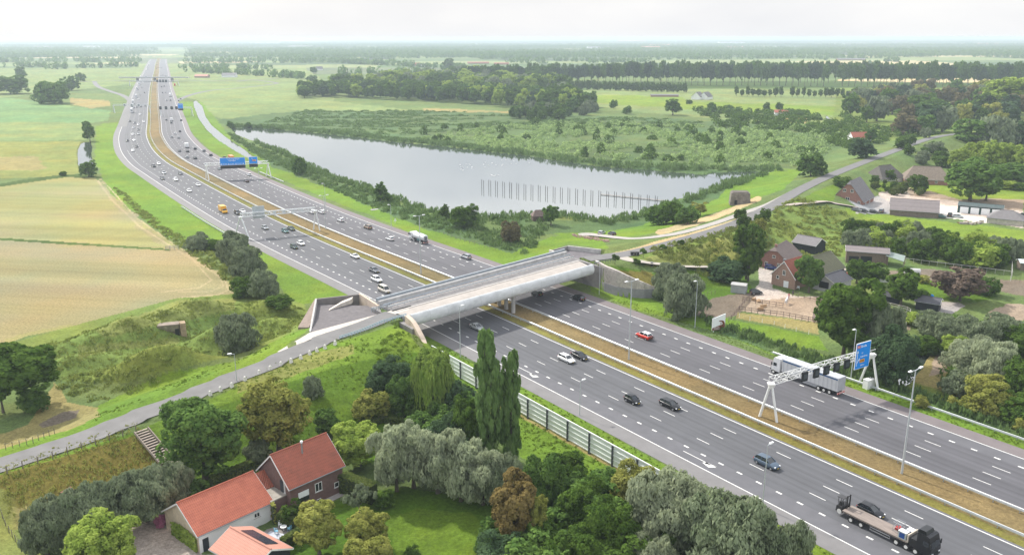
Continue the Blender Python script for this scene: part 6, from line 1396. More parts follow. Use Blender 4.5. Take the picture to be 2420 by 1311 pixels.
def crown(kind, n, size, seed, lk):
    rg = np.random.default_rng(seed); B = blobs_for(kind, rg); zs = 1.5 if kind == 'poplar' else 1.0
    K = 14 if n > 3000 else 9 if n > 1000 else 5; C = []
    for j, b in enumerate(B):
        k = max(4, int(K*(b[3]/.13)**1.6)); d = rg.normal(size=(k,3)); d[:,2] += .35; d /= np.linalg.norm(d, axis=1)[:,None]
        q = b[:3]+d*b[3]*.78*np.array([1,1,zs]); r_ = np.minimum(b[3], .16)*rg.uniform(.36,.56,k)
        for x, rr_, dd in zip(q, r_, d): C.append((*x, rr_, *dd, j))
    C = np.array(C); out_ = np.ones(len(C), bool)
    for j, b in enumerate(B): out_ &= ~((np.linalg.norm((C[:,:3]-b[:3])/np.array([1,1,zs]), axis=1) < b[3]*.62) & (C[:,7] != j))
    C = C[out_]; w = C[:,3]**2; w /= w.sum()
    i = rg.choice(len(C), n, p=w); d = rg.normal(size=(n,3))+C[i,4:7]*.9; d[:,2] += .30; d /= np.linalg.norm(d, axis=1)[:,None]
    P = C[i,:3]+d*(C[i,3]*(1.08-.5*rg.random(n)**2))[:,None]*np.array([1,1,zs*(1.3 if lk in ('willow','grey') else 1)])
    Nn = d; idx = i
    Nn = Nn+rg.normal(size=Nn.shape)*.42; Nn[:,2] += .15; Nn /= np.linalg.norm(Nn, axis=1)[:,None]
    vert = 0; asp = 1.15
    if lk in ('willow','grey'): vert = .55; asp = 1.7
    if kind == 'poplar': vert = .6; asp = 1.5
    V = quads_from(P, Nn, size, rg, asp, vert); tone = rg.random(len(P))*.45+hash2(idx.astype(float), idx*0.0, seed)*.55
    if kind == 'weep':
        m = 420; a = rg.uniform(0, 6.28, m); q = rg.uniform(.5, 1.0, m)**.5*.44; ztop = .72+.2*rg.random(m)-.25*q; ln = rg.uniform(.25, .55, m)
        SV = []; 
        for k in range(9):
            t0 = k/9; px = q*(1+.12*t0)*np.cos(a)+rg.normal(size=m)*.012; py = q*(1+.12*t0)*np.sin(a)+rg.normal(size=m)*.012; pz = ztop-ln*t0
            ok = pz > .03; PP = np.stack([px,py,pz],1)[ok]; nn_ = np.stack([np.cos(a),np.sin(a),a*0+.3],1)[ok]; SV.append(quads_from(PP, nn_/np.linalg.norm(nn_,axis=1)[:,None], size*1.0, rg, 2.0, .85)); tone = np.concatenate([tone, rg.random(ok.sum())])
        V = np.concatenate([V]+SV)
    F = np.arange(len(V)).reshape(-1,4); V[:,2] = np.maximum(V[:,2], .0)
    # normalise to unit width and unit height
    w0 = (np.percentile(V[:,0], 99)-np.percentile(V[:,0], 1)+np.percentile(V[:,1], 99)-np.percentile(V[:,1], 1))/2; V[:,:2] /= w0; V[:,2] *= 1/np.percentile(V[:,2], 99.8)
    return npmesh('crown', V, F, LM[lk], attrs={'tone': ('FLOAT', 'FACE', tone[:len(F)])})
def trunk(kind, seed):
    rg = random.Random(seed); b = MB(); h = {'round':.5,'tall':.55,'bush':.3,'poplar':.8,'row':.62,'weep':.7,'open':.6,'sapling':.55,'cone':.8}[kind]; r = {'bush':.03,'row':.026,'poplar':.05,'sapling':.03}.get(kind, .038)
    z = -.03; p = Vector((0,0,z)); segs = 4
    for i in range(segs):
        q = Vector((rg.uniform(-.012,.012)*i, rg.uniform(-.012,.012)*i, h*(i+1)/segs)); b.tube(p, q, r*(1-.18*i)*(1.5 if i == 0 else 1), r*(1-.18*(i+1)), 8, cap=(i == segs-1)); p = q
    nl = {'bush':5,'sapling':3,'row':5}.get(kind, 8)
    for i in range(nl):
        a = 2.4*i+rg.random(); z0 = h*(.45+.55*i/nl); l_ = .22+.1*rg.random()
        s = Vector((0,0,z0)); m_ = s+Vector((math.cos(a)*l_*.5, math.sin(a)*l_*.5, .07)); e = s+Vector((math.cos(a)*l_*.95, math.sin(a)*l_*.95, .19))
        b.tube(s, m_, r*.5, r*.32, 5, cap=False); b.tube(m_, e, r*.32, r*.12, 5, cap=False)
    return b.mesh('trunk', M_BARK)
TP = {}
LOD = {'n': (17000,.0165), 'm': (6500,.026), 's': (2400,.042), 'f': (950,.065), 'x': (260,.12)}
def tree_proto(kind, lk, lod, seed):
    key = (kind, lk, lod, seed)
    if key not in TP:
        n, s = LOD[lod]
        if kind in ('open','sapling'): n = n//2
        TP[key] = (crown(kind, n, s, seed*7+3, lk), trunk(kind, seed))
    return TP[key]
def tree(u, vb, vt, wpx, kind, lk, label, lod='n', group=None, name='tree', cat='tree', seed=None, p=None, h=None, w=None):
    if p is None: p = GT(u, vb)
    if h is None: h = hgt(p, vt)
    if w is None:
        cy = p.y*math.cos(PIT)-(p.z+h*.5-CAMH)*math.sin(PIT); w = wpx/(FPX/cy)
    seed = rnd.randint(0, 2 if lod in 'nm' else 3) if seed is None else seed
    cm, tm = tree_proto(kind, lk, lod, seed)
    if name == 'tree':
        if kind == 'bush' and h < 11: name = cat = 'bush'
        elif kind == 'poplar' or 'poplar of' in label: name = cat = 'poplar'
        elif lk in ('willow', 'grey', 'weep'): name = cat = 'willow'
        elif kind == 'sapling' or (group or '').startswith('young'): name, cat = 'sapling', 'young tree'
    t = thing(name, label, cat, p, rnd.uniform(0, 6.28), group)
    c = link('crown', cm, t); c.scale = (w, w, h); k = link('trunk', tm, t); ws = min(w*1.0, h*.9); k.scale = (ws*1.05, ws*1.05, h)
    return t
TREES = [
 (486,1130,942,172,'round','dark','large dark walnut tree beside the wooden stairs','n'),
 (660,1072,900,150,'round','olive','yellow green drooping tree between the dike and the red roofed house','n'),
 (741,938,889,46,'bush','willow','small grey green bush alone on the shaded dike slope','m'),
 (776,1036,968,58,'tall','dark','small dark tree right above the red roofed house','m'),
 (612,1098,1047,58,'round','willow','small round grey green tree behind the barn roof','m'),
 (1024,984,826,92,'weep','weep','bright green weeping willow at the foot of the wing wall','n'),
 (1157,1090,780,72,'poplar','poplar','taller of the two columnar poplars, the left one','n'),
 (1208,1092,832,52,'poplar','poplar','shorter of the two columnar poplars, the right one','n'),
 (925,930,848,96,'bush','bluegreen','dense dark bush high on the slope left of the weeping willow','n'),
 (958,985,886,74,'bush','dark','tall dark bush directly left of the weeping willow trunk','n'),
 (880,985,925,78,'bush','olive','brownish green bush at the foot of the dike slope','m'),
 (850,1100,1006,104,'round','light','bright lime green leafy tree right of the red roofed house','n'),
 (938,1160,1008,104,'round','grey','leftmost silvery willow of the row edging the lawn','n'),
 (978,1152,1000,112,'round','grey','second silvery willow from the left at the lawn','n'),
 (1035,1165,1010,120,'round','grey','third silvery willow from the left at the lawn','n'),
 (1090,1182,1038,116,'round','grey','fourth silvery willow from the left at the lawn','n'),
 (1142,1192,1064,106,'round','grey','fifth silvery willow from the left at the lawn','n'),
 (1190,1196,1080,90,'round','willow','rightmost willow of the lawn row below the poplars','n'),
 (1062,1085,985,96,'round','bluegreen','dark blue green tree left of the poplar trunks','n'),
 (1110,1085,940,70,'tall','mid','dark tree squeezed against the left poplar','n'),
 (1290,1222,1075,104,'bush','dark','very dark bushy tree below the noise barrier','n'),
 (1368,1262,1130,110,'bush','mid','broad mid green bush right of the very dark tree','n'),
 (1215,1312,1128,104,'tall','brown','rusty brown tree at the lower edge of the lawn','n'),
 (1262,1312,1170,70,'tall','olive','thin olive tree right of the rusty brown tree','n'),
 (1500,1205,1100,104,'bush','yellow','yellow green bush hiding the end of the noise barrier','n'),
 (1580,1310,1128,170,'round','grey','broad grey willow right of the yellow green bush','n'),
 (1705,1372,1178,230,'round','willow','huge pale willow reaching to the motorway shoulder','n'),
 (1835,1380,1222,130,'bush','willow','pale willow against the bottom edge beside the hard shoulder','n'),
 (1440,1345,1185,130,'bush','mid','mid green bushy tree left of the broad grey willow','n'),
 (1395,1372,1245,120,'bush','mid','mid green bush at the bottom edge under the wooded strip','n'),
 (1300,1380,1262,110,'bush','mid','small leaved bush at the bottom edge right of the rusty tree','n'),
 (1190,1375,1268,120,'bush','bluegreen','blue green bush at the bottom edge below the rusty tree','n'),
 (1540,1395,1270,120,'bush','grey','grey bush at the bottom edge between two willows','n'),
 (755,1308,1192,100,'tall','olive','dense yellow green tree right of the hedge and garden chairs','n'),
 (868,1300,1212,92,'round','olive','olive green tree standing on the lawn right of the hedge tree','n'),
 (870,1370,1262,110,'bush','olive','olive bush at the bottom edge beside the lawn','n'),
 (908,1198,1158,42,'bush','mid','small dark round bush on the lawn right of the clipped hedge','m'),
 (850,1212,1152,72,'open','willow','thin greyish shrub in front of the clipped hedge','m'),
 (700,1240,1185,56,'open','mid','small thin shrub at the corner of the house pavement','m'),
 (975,1330,1290,40,'bush','mid','small bush at the bottom edge of the lawn','m'),
 (112,1310,1196,112,'round','willow','nearest pollard willow at the lower left end of the row','n'),
 (165,1298,1174,112,'round','willow','second pollard willow from the lower left end','n'),
 (225,1275,1152,116,'round','willow','third pollard willow from the lower left end','n'),
 (290,1256,1130,116,'round','willow','fourth pollard willow from the lower left end','n'),
 (350,1232,1110,116,'round','willow','fifth pollard willow from the lower left end','n'),
 (408,1206,1096,100,'round','willow','last pollard willow beside the foot of the stairs','n'),
 (245,1352,1222,142,'round','light','bright green maple at the lower left edge before the yard','n'),
 (382,1246,1214,26,'bush','pink','pink flowering bush beside the white barn gable','m'),
 (470,1185,1135,60,'bush','dark','dark shrub between the walnut tree and the barn roof','m'),
 (60,968,820,150,'row','mid','tall loose tree with bare lower trunks at the left edge','n'),
 (8,975,842,100,'row','mid','thin tree with slanting trunks at the very left edge','n'),
 (80,972,915,64,'bush','dark','dark undergrowth bush at the foot of the left edge trees','m'),
 (562,836,744,102,'bush','willow','large grey green bush on the mound beside the dike road','n'),
 (556,640,552,72,'tall','willow','first tall willow of the trio by the stubble field','n'),
 (588,672,585,76,'tall','willow','middle willow of the trio by the stubble field','n'),
 (622,705,640,68,'bush','willow','lowest willow of the trio by the stubble field','n'),
 (470,590,552,56,'bush','willow','pale bush on the verge left of the willow trio','m'),
 (508,590,565,40,'bush','mid','small bush between the pale bush and the willow trio','m'),
 (575,700,655,60,'bush','mid','dark bush at the foot of the willow trio','m'),
 (660,725,698,60,'bush','mid','bushes left of the brick terrace wall','m'),
 (707,412,368,32,'bush','dark','dark lone tree between canal and lake right of the blue signs','s'),
 (900,478,430,36,'cone','dark','dark pointed tree on the lake bank left of the lamp','s'),
 (1052,516,483,26,'cone','mid','small pointed tree on the lake bank','s'),
 (1097,538,482,60,'bush','mid','round green tree on the lake bank above the tanker','m'),
 (1208,573,522,42,'bush','copper','rusty brown bush on the bank right of the round tree','m'),
 (1302,532,486,36,'tall','dark','dark tree beside the thatched hut on the lake shore','s'),
 (1555,532,486,56,'bush','dark','left dark bush of the clump behind the parked cars','m'),
 (1590,528,476,66,'bush','mid','tallest bush of the clump behind the parked cars','m'),
 (1625,530,488,50,'bush','dark','right dark bush of the clump behind the parked cars','m'),
 (1655,512,478,40,'open','olive','thin pale shrub right of the dark clump','s'),
 (1915,417,362,62,'bush','dark','dark round tree on the bank beside the curving dike road','s'),
 (2035,374,326,58,'bush','bluegreen','dark tree in front of the small red roofed house','s'),
 (2056,338,302,26,'tall','dark','dark tree at the right side of the small red roofed house','s'),
 (1763,660,530,64,'open','mid','tall light crowned tree beside the lane to the horse farm','m'),
 (1768,664,575,50,'tall','mid','leafy stem of the tall tree beside the horse farm lane','m'),
 (1716,664,612,78,'bush','bluegreen','dark broad evergreen at the gate of the horse farm','m'),
 (1612,748,648,104,'bush','willow','big pale willow above the lamp on the right verge','n'),
 (1580,702,622,84,'bush','willow','pale willow rising behind the wing wall','n'),
 (1911,692,604,62,'tall','dark','dark round tree in front of the mossy barn','m'),
 (1992,846,660,124,'tall','mid','large green tree behind the blue direction sign','n'),
 (2078,852,714,92,'round','willow','pale willow right of the large green tree','n'),
 (2105,905,780,110,'bush','bluegreen','dark bushy mass below the pale willow beside the gantry leg','n'),
 (2050,862,790,90,'bush','dark','dark understorey bush behind the sign legs','m'),
 (2128,722,640,72,'tall','mid','green tree in the farm garden between the cold frames and the dark shed','m'),
 (2024,668,614,46,'round','mid','young tree before the timber barn, left one','m'),
 (2060,670,620,60,'round','mid','tree before the timber barn, right one','m'),
 (2268,710,632,104,'round','purple','dark purple leaved tree in the farm garden','m'),
 (2330,695,655,56,'bush','dark','dark bush right of the purple leaved tree','m'),
 (2172,708,684,44,'bush','mid','garden bush left of the purple leaved tree','m'),
 (2180,668,650,30,'bush','yellow','small yellow leaved bush in the farm garden','s'),
 (2292,474,376,112,'round','dark','great dark tree above the garage block','m'),
 (2330,474,400,60,'tall','dark','dark tree joined to the right of the great dark tree','m'),
 (2168,452,412,40,'round','mid','rounded tree before the brown thatched house','s'),
 (2100,426,402,28,'bush','mid','small tree before the dark thatched house','s'),
 (1992,442,418,40,'bush','mid','bush behind the brick gable farmhouse left','s'),
 (2375,445,426,60,'bush','light','bright hedge bush on the sunny lawn at the right','s'),
 (2410,450,432,30,'bush','mid','small bush at the right edge of the sunny lawn','s'),
 (2213,790,738,100,'bush','willow','grey willow bush right of the dark shed','n'),
 (2265,820,748,104,'bush','willow','grey willow bush second from the shed','n'),
 (2320,830,752,100,'bush','willow','grey willow bush in the middle of the right thicket','n'),
 (2372,800,742,96,'bush','willow','grey willow bush at the upper right of the thicket','n'),
 (2412,840,770,90,'bush','mid','green bush at the right edge of the thicket','n'),
 (2292,880,800,110,'bush','grey','pale willow bush above the pond','n'),
 (2345,920,810,120,'bush','grey','large pale willow bush right of the pond','n'),
 (2405,950,850,110,'bush','mid','green bush low at the right edge','n'),
 (2260,842,795,62,'bush','light','bright yellow green bush over the pond inlet','n'),
 (2185,835,795,70,'bush','mid','green bush left of the pond inlet','m'),
 (2330,970,890,110,'bush','olive','olive bush at the lower edge of the right thicket','n'),
 (2400,990,930,100,'bush','mid','low green bush at the lower right of the thicket','n'),
 (2270,930,880,80,'bush','willow','pale bush beside the dry bank of the pond','m'),
 (2160,765,740,60,'bush','light','yellow green bush behind the dark shed','m'),
 (210,418,380,34,'bush','dark','dark bush at the near end of the left ditch','s'),
 (213,334,296,26,'tall','dark','dark tree at the far end of the left ditch','s'),
 (207,316,286,20,'tall','dark','smaller dark tree behind the one at the ditch end','f'),
 (150,415,405,16,'bush','mid','tiny bush at the corner of the stubble field','f'),
 (545,302,286,18,'bush','dark','dark bush at the far left corner of the lake','f'),
 (588,300,289,16,'bush','dark','dark bush beside the far left corner of the lake','f'),
 (128,245,192,74,'round','dark','large dark oak in the pale meadow on the left','s'),
 (103,240,200,40,'round','mid','tree joined to the left of the large dark oak','f'),
 (170,214,180,40,'round','dark','dark tree behind the large oak','f'),
 (190,192,172,22,'round','dark','small dark tree beyond the oak group','f'),
 (25,222,178,70,'round','dark','dark tree clump at the left edge of the meadow','s'),
 (50,190,158,24,'tall','dark','slender tree rising behind the left edge clump','f'),
 (720,232,208,30,'tall','mid','left end tree of the dark wood edge','f'),
 (738,195,178,26,'bush','dark','dark clump alone in the meadow before the wood','f'),
 (742,175,158,18,'tall','dark','small dark tree beside the far white farmhouse','f'),
 (1450,256,236,18,'bush','dark','round dark bush alone in the bright meadow','f'),
 (1482,270,250,22,'bush','dark','dark bush at the scrub edge below the bright meadow','f'),
 (1590,272,234,38,'tall','dark','tall dark tree trio in the meadow below the white houses','s'),
 (1682,266,242,26,'bush','dark','dark bush right of the tall dark trio','f'),
 (1721,264,248,26,'bush','dark','second dark bush right of the tall dark trio','f'),
 (1811,262,242,16,'bush','dark','dark bush on the meadow below the young tree row','f'),
 (1841,264,242,16,'tall','dark','dark bush beside the red roofed cottage','f'),
 (1628,246,236,16,'bush','mid','small bush left of the white gabled houses','f'),
 (2385,270,180,110,'round','light','pale domed tree towering over the wood at the right','m'),
 (1060,168,138,26,'tall','dark','dark tall tree group behind the wood centre','f'),
]
for u, vb, vt, w, k, lk, lb, lod in TREES: tree(u, vb, vt, w, 'bush' if (k == 'round' and lod in 'sf') else k, lk, lb, lod)
# young trees along the dike road
for u, vb, vt, lb in ((1453,624,600,'sapling before the junction of dike road and farm lane'),(1503,629,610,'sapling between the farm lane and the ribbed wing wall'),(1520,610,587,'first sapling along the fence of the dike road'),(1567,597,578,'second sapling along the fence of the dike road'),(1610,586,566,'third sapling along the fence of the dike road')):
    tree(u, vb, vt, 17, 'sapling', 'mid', lb, 's')
def scatter_px(poly, n, rg, jitter=True, mind=0.0, zr=0):
    """n points on the terrain inside a photo polygon, even over the ground; if given, at least mind apart"""
    w = W(poly, zr); xs = [p[0] for p in w]; ys = [p[1] for p in w]; out = []
    tries = 0
    while len(out) < n and tries < n*80:
        k = 200; X = rg.uniform(min(xs), max(xs), k); Y = rg.uniform(min(ys), max(ys), k); m = inpoly(X, Y, w); tries += k
        for x, y in zip(X[m], Y[m]):
            if mind and any((x-a)**2+(y-b)**2 < mind*mind for a, b in out): continue
            out.append((x, y))
            if len(out) >= n: break
    return out[:n]
def grove(poly, n, kinds, h, w, lod, label, group, seed, mind, name='tree', zr=0):
    rg = np.random.default_rng(seed)
    pts = scatter_px(poly, n, rg, mind=mind, zr=zr)
    if not pts: return
    Z = tz(np.array([p[0] for p in pts]), np.array([p[1] for p in pts]))
    for (x, y), z in zip(pts, Z):
        k, lk = kinds[rg.integers(len(kinds))]; hh = rg.uniform(*h); ww = hh*rg.uniform(*w)
        lb = label[lk] if isinstance(label, dict) else label
        uu, vv = PX(x, y, 0.0); us = [q[0] for q in poly]; vs = [q[1] for q in poly]; ku = (uu-min(us))/(min(2420, max(us))-min(us)); kv = (vv-min(vs))/(max(vs)-min(vs))
        lb += ', '+('far left','left','middle','right','far right')[int(min(.99, max(0, ku))*5)]+' '+('back','centre','front')[int(min(.99, max(0, kv))*3)]
        tree(0,0,0,0,k,lk,lb,lod,group,name,p=Vector((x,y,max(z,0))),h=hh,w=ww,seed=int(rg.integers(3)))
def forest(name, label, items, cat='woodland'):
    """many crowns (and simple stems) as one mesh"""
    lks = sorted({i[4] for i in items}); VV = []; TT = []; MI = []
    for p, h, w, kind, lk, seed in items:
        me = tree_proto(kind, lk, 'f', seed)[0]; n = len(me.vertices); co = np.empty(n*3, np.float32); me.vertices.foreach_get('co', co); co = co.reshape(-1,3)
        t_ = np.empty(len(me.polygons), np.float32); me.attributes['tone'].data.foreach_get('value', t_)
        a = rnd.random()*6.28; ca, sa = math.cos(a), math.sin(a); X = co[:,0]*ca-co[:,1]*sa; Y = co[:,0]*sa+co[:,1]*ca
        VV.append(np.stack([X*w+p[0], Y*w+p[1], co[:,2]*h+p[2]], 1)); TT.append(t_*.7+rnd.random()*.3); MI.append(np.full(len(t_), lks.index(lk)))
        if kind == 'row':
            r = .35; q = []
            for x0, y0, x1, y1 in ((-r,-r,r,-r),(r,-r,r,r),(r,r,-r,r),(-r,r,-r,-r)): q += [(p[0]+x0,p[1]+y0,p[2]),(p[0]+x1,p[1]+y1,p[2]),(p[0]+x1*.6,p[1]+y1*.6,p[2]+h*.55),(p[0]+x0*.6,p[1]+y0*.6,p[2]+h*.55)]
            VV.append(np.array(q)); TT.append(np.zeros(4)); MI.append(np.full(4, len(lks)))
    V = np.concatenate(VV); me = npmesh(name, V, np.arange(len(V)).reshape(-1,4), [LM[k] for k in lks]+[M_BARK], midx=np.concatenate(MI), attrs={'tone': ('FLOAT','FACE',np.concatenate(TT))})
    o = link(name, me); tag(o, label, cat, kind='stuff'); return o
def grove_items(poly, n, kinds, h, w, seed, mind):
    rg = np.random.default_rng(seed); pts = scatter_px(poly, n, rg, mind=mind); it = []
    if not pts: return it
    Z = tz(np.array([p[0] for p in pts]), np.array([p[1] for p in pts]))
    for (x, y), z in zip(pts, Z):
        k, lk = kinds[rg.integers(len(kinds))]; hh = rg.uniform(*h); it.append(((x, y, max(z,0)), hh, hh*rg.uniform(*w), k, lk, int(rg.integers(3))))
    return it
WOODN = []
# wood between the reed land and the poplar rows
WOODN += grove_items([(800,216),(1335,236),(1420,255),(1340,268),(1100,246),(840,232),(710,232),(712,222)], 260, [('tall','dark'),('tall','mid'),('round','mid'),('round','light'),('tall','mid'),('round','bluegreen')], (13,20), (.5,.8), 5, 5.0)
WOODN += grove_items([(790,206),(900,200),(1140,180),(1330,198),(1332,226),(1150,222),(980,214),(800,214)], 230, [('round','mid'),('round','light'),('round','willow'),('round','mid'),('tall','light')], (13,24), (.7,1.0), 6, 8)
forest('woodland', 'broad mixed wood between the reed land and the poplar rows', WOODN)
grove([(1240,262),(1340,250),(1420,258),(1400,275),(1300,290),(1220,280)], 34, [('bush','willow'),('bush','mid'),('bush','dark')], (8,13), (.8,1.2), 'f', 'bushy tree at the wood corner by the reed land', 'bushy trees at the corner of the wood', 7, 7)
# tall poplar rows with bare trunks, small trees in front
def poplar_rows():
    rg = np.random.default_rng(11); a, b = G(1330,206), G(2420,214); 
    back = []
    for row, (u0, v0, u1, v1, n) in enumerate(((1100,197,2450,208,92),(1250,191,2450,200,74))):
        for i in range(n):
            k = i/(n-1); u = u0+(u1-u0)*k; v = v0+(v1-v0)*k-5*math.sin(math.pi*k)*0
            if row == 0 and 1980 > u > 1960: continue
            p = G(u, v); hh = rg.uniform(30,36)*(1.0 if u > 1450 else .88)
            if row == 1: back.append(((p.x,p.y,0), hh, rg.uniform(10,14), 'row', 'dark', int(rg.integers(3)))); continue
            tree(0,0,0,0,'row','dark' if rg.random() < .7 else 'bluegreen','tall dark poplar of the long row, '+('left end','left part behind the wood','above the small round young trees','above the white gabled houses','above the slender young trees','right part over the tan field','right end')[min(6, int(max(0, k)*7))],'s' if row == 0 else 'f','tall poplars in the long row',p=p,h=hh,w=rg.uniform(12,16),seed=int(rg.integers(3)))
    forest('poplar_belt', 'second line of tall dark poplars close behind the front row', back)
    for i in range(23):
        u = 1340+i*12.6; p = G(u, 211+i*.35); tree(0,0,0,0,'bush','mid','small round young tree in the row before the tall poplars, '+('left part' if i < 8 else 'middle part' if i < 16 else 'right part'),'f','young trees before the poplars on the left',p=p,h=rg.uniform(11,14),w=rg.uniform(7,9),seed=i%3,name='tree')
    for i in range(27):
        u = 1740+i*13.2
        if 1850 < u < 1862: continue
        p = G(u, 228+i*.15); tree(0,0,0,0,'tall','mid','small slender young tree in the row right of the white houses, '+('left part' if i < 9 else 'middle part' if i < 18 else 'right part'),'f','young trees right of the white houses',p=p,h=rg.uniform(8,13),w=rg.uniform(4.5,6.5),seed=i%3)
poplar_rows()
# woods on the right
grove([(2000,285),(2010,245),(2120,222),(2300,228),(2420,215),(2420,300),(2300,310),(2120,318),(2060,300)], 95, [('round','mid'),('round','dark'),('round','copper'),('tall','willow'),('round','olive'),('tall','bluegreen')], (13,22), (.7,1.0), 'f', {'mid':'mid green tree in the upper right mixed wood','dark':'dark tree in the upper right mixed wood','copper':'reddish brown tree in the upper right mixed wood','willow':'grey green tree in the upper right mixed wood','olive':'olive tree in the upper right mixed wood','bluegreen':'blue green tree in the upper right mixed wood'}, 'trees of the mixed wood at the upper right', 15, 9)
tree(2140,318,268,60,'bush','copper','broad purple brown tree at the near edge of the mixed wood','s'); tree(2175,318,272,50,'bush','dark','dark green tree right of the purple brown tree','s')
tree(2300,335,282,80,'bush','dark','dark rounded tree where the dike road leaves the picture','s'); tree(2352,345,272,86,'bush','willow','large grey green tree above the bright green trees','s'); tree(2405,345,285,70,'bush','bluegreen','dark tree at the right edge above the bright green trees','s')
for i, (u, vb, vt, w, lk) in enumerate(((2268,400,352,56,'light'),(2305,395,335,66,'light'),(2345,400,332,60,'light'),(2385,400,338,64,'light'),(2415,405,345,60,'light'),(2230,395,368,40,'mid'),(2395,425,385,70,'dark'),(2350,425,390,60,'dark'))):
    tree(u, vb, vt, w, 'bush', lk, ['bright yellow green tree, first from the left of the sunny group','bright yellow green tree, second of the sunny group','bright yellow green tree, third of the sunny group','bright yellow green tree, fourth of the sunny group','bright yellow green tree at the right edge of the sunny group','low green bush left of the sunny group','dark tree below the sunny group at the right edge','dark tree between the great dark tree and the right edge'][i], 'm')
grove([(2100,372),(2180,340),(2215,350),(2240,385),(2180,395),(2110,410)], 14, [('bush','mid'),('bush','willow')], (4,8), (.9,1.3), 's', 'bush between dike road and thatched houses', 'bushes below the dike road at the thatched houses', 16, 5)
grove([(2055,440),(2120,432),(2160,448),(2190,460),(2080,468)], 14, [('bush','mid'),('bush','hedge')], (2,4), (.9,1.4), 's', 'clipped garden bush before the thatched houses', 'garden bushes before the thatched houses', 17, 3.5, name='bush')
grove([(1995,562),(2060,545),(2210,570),(2380,600),(2400,640),(2250,628),(2130,612),(2000,580)], 46, [('bush','mid'),('bush','mid'),('bush','light'),('bush','willow')], (4.5,8), (.9,1.25), 'm', {'mid':'green bushy tree in the band below the sunny lawn','light':'light green bushy tree in the band below the sunny lawn','willow':'grey green bush in the band below the sunny lawn'}, 'bushy trees in the band below the sunny lawn', 18, 4.2)
tree(2012,586,540,46,'bush','willow','grey willow at the left end of the band below the sunny lawn','m'); tree(2045,590,540,52,'bush','willow','second grey willow of the band below the sunny lawn','m')
grove([(1730,545),(1800,530),(1830,560),(1790,600),(1740,590)], 7, [('bush','olive'),('bush','mid')], (3,5), (.8,1.1), 's', 'shrub on the brownish slope above the horse farm', 'shrubs on the slope above the horse farm', 19, 5, zr=3)
grove([(1130,1311),(1330,1250),(1450,1255),(1560,1311),(1560,1400),(1130,1400)], 14, [('bush','mid'),('bush','dark')], (5,8), (.9,1.2), 'm', 'low bush under the wooded strip at the bottom', 'low bushes under the wooded strip at the bottom', 20, 4.5)
grove([(1010,1000),(1100,960),(1130,1060),(1100,1110),(1020,1090),(960,1030)], 12, [('bush','mid'),('bush','dark'),('bush','bluegreen')], (4,7), (.9,1.2), 'm', 'bush between the weeping willow and the poplars', 'bushes between the weeping willow and the poplars', 21, 3.6)
grove([(1230,1110),(1330,1130),(1420,1170),(1380,1200),(1280,1180)], 9, [('bush','dark'),('bush','mid')], (3.5,6), (.9,1.2), 'm', 'bush along the foot of the grass behind the noise barrier', 'bushes behind the noise barrier', 22, 4)
grove([(2170,960),(2250,930),(2420,1000),(2420,1020),(2300,985)], 6, [('bush','olive')], (2,3.5), (1,1.5), 'm', 'low bush on the rough strip below the right thicket', 'low bushes below the right thicket', 23, 5)
# ---------------------------------------------------------------- stuff: reeds, scrub, far woodland
def stuff(name, label, polys, density, hw, hh, q, size, lk, cat, seed, vert=.5, asp=1.6, zmax=None, avoid=True, avoidh=True, maxn=200000, noise=None, zr=0, up=.35, world=False):
    rg = np.random.default_rng(seed); C = []
    for poly in polys:
        w = np.array(poly if world else W(poly, zr)); x0, y0 = w.min(0); x1, y1 = w.max(0); ar = .5*abs(np.dot(w[:,0], np.roll(w[:,1],1))-np.dot(w[:,1], np.roll(w[:,0],1)))
        n = int(ar*density); n = min(n, maxn); k = int(n*((x1-x0)*(y1-y0)/max(ar,1)))+10
        X = rg.uniform(x0, x1, k); Y = rg.uniform(y0, y1, k); m = inpoly(X, Y, w); X = X[m]; Y = Y[m]
        if noise: m = vnoise(X*noise[0], Y*noise[0]*noise[2], seed) > noise[1]; X = X[m]; Y = Y[m]
        for wp in WATERS: m = ~inpoly(X, Y, wp); X = X[m]; Y = Y[m]
        C.append(np.stack([X, Y], 1))
    C = np.concatenate(C); n = len(C); Z = tz(C[:,0], C[:,1])
    H = rg.uniform(hh[0], hh[1], n)*(.6+.8*vnoise(C[:,0]*.05, C[:,1]*.05, seed+5)); Wd = rg.uniform(hw[0], hw[1], n)
    i = np.repeat(np.arange(n), q); d = rg.normal(size=(n*q,3)); d[:,2] = np.abs(d[:,2]); d /= np.linalg.norm(d, axis=1)[:,None]; r = (.75+.3*rg.random(n*q))[:,None]
    P = np.stack([C[i,0]+d[:,0]*Wd[i]*r[:,0], C[i,1]+d[:,1]*Wd[i]*r[:,0], Z[i]-.15+d[:,2]*H[i]*r[:,0]], 1)
    Nn = d+rg.normal(size=d.shape)*.4; Nn[:,2] += up; Nn /= np.linalg.norm(Nn, axis=1)[:,None]
    s = size*np.ones((n*q,1)); V = quads_from(P, Nn, 1.0, rg, asp, vert)
    Vc = np.repeat(P, 4, 0); V = Vc+(V-Vc)*size
    tone = hash2(np.floor(C[i,0]*.8), np.floor(C[i,1]*.8), seed)*.6+rg.random(n*q)*.4
    me = npmesh(name, V, np.arange(len(V)).reshape(-1,4), LM[lk], attrs={'tone': ('FLOAT','FACE',tone)})
    o = link(name, me); tag(o, label, cat, kind='stuff'); return o
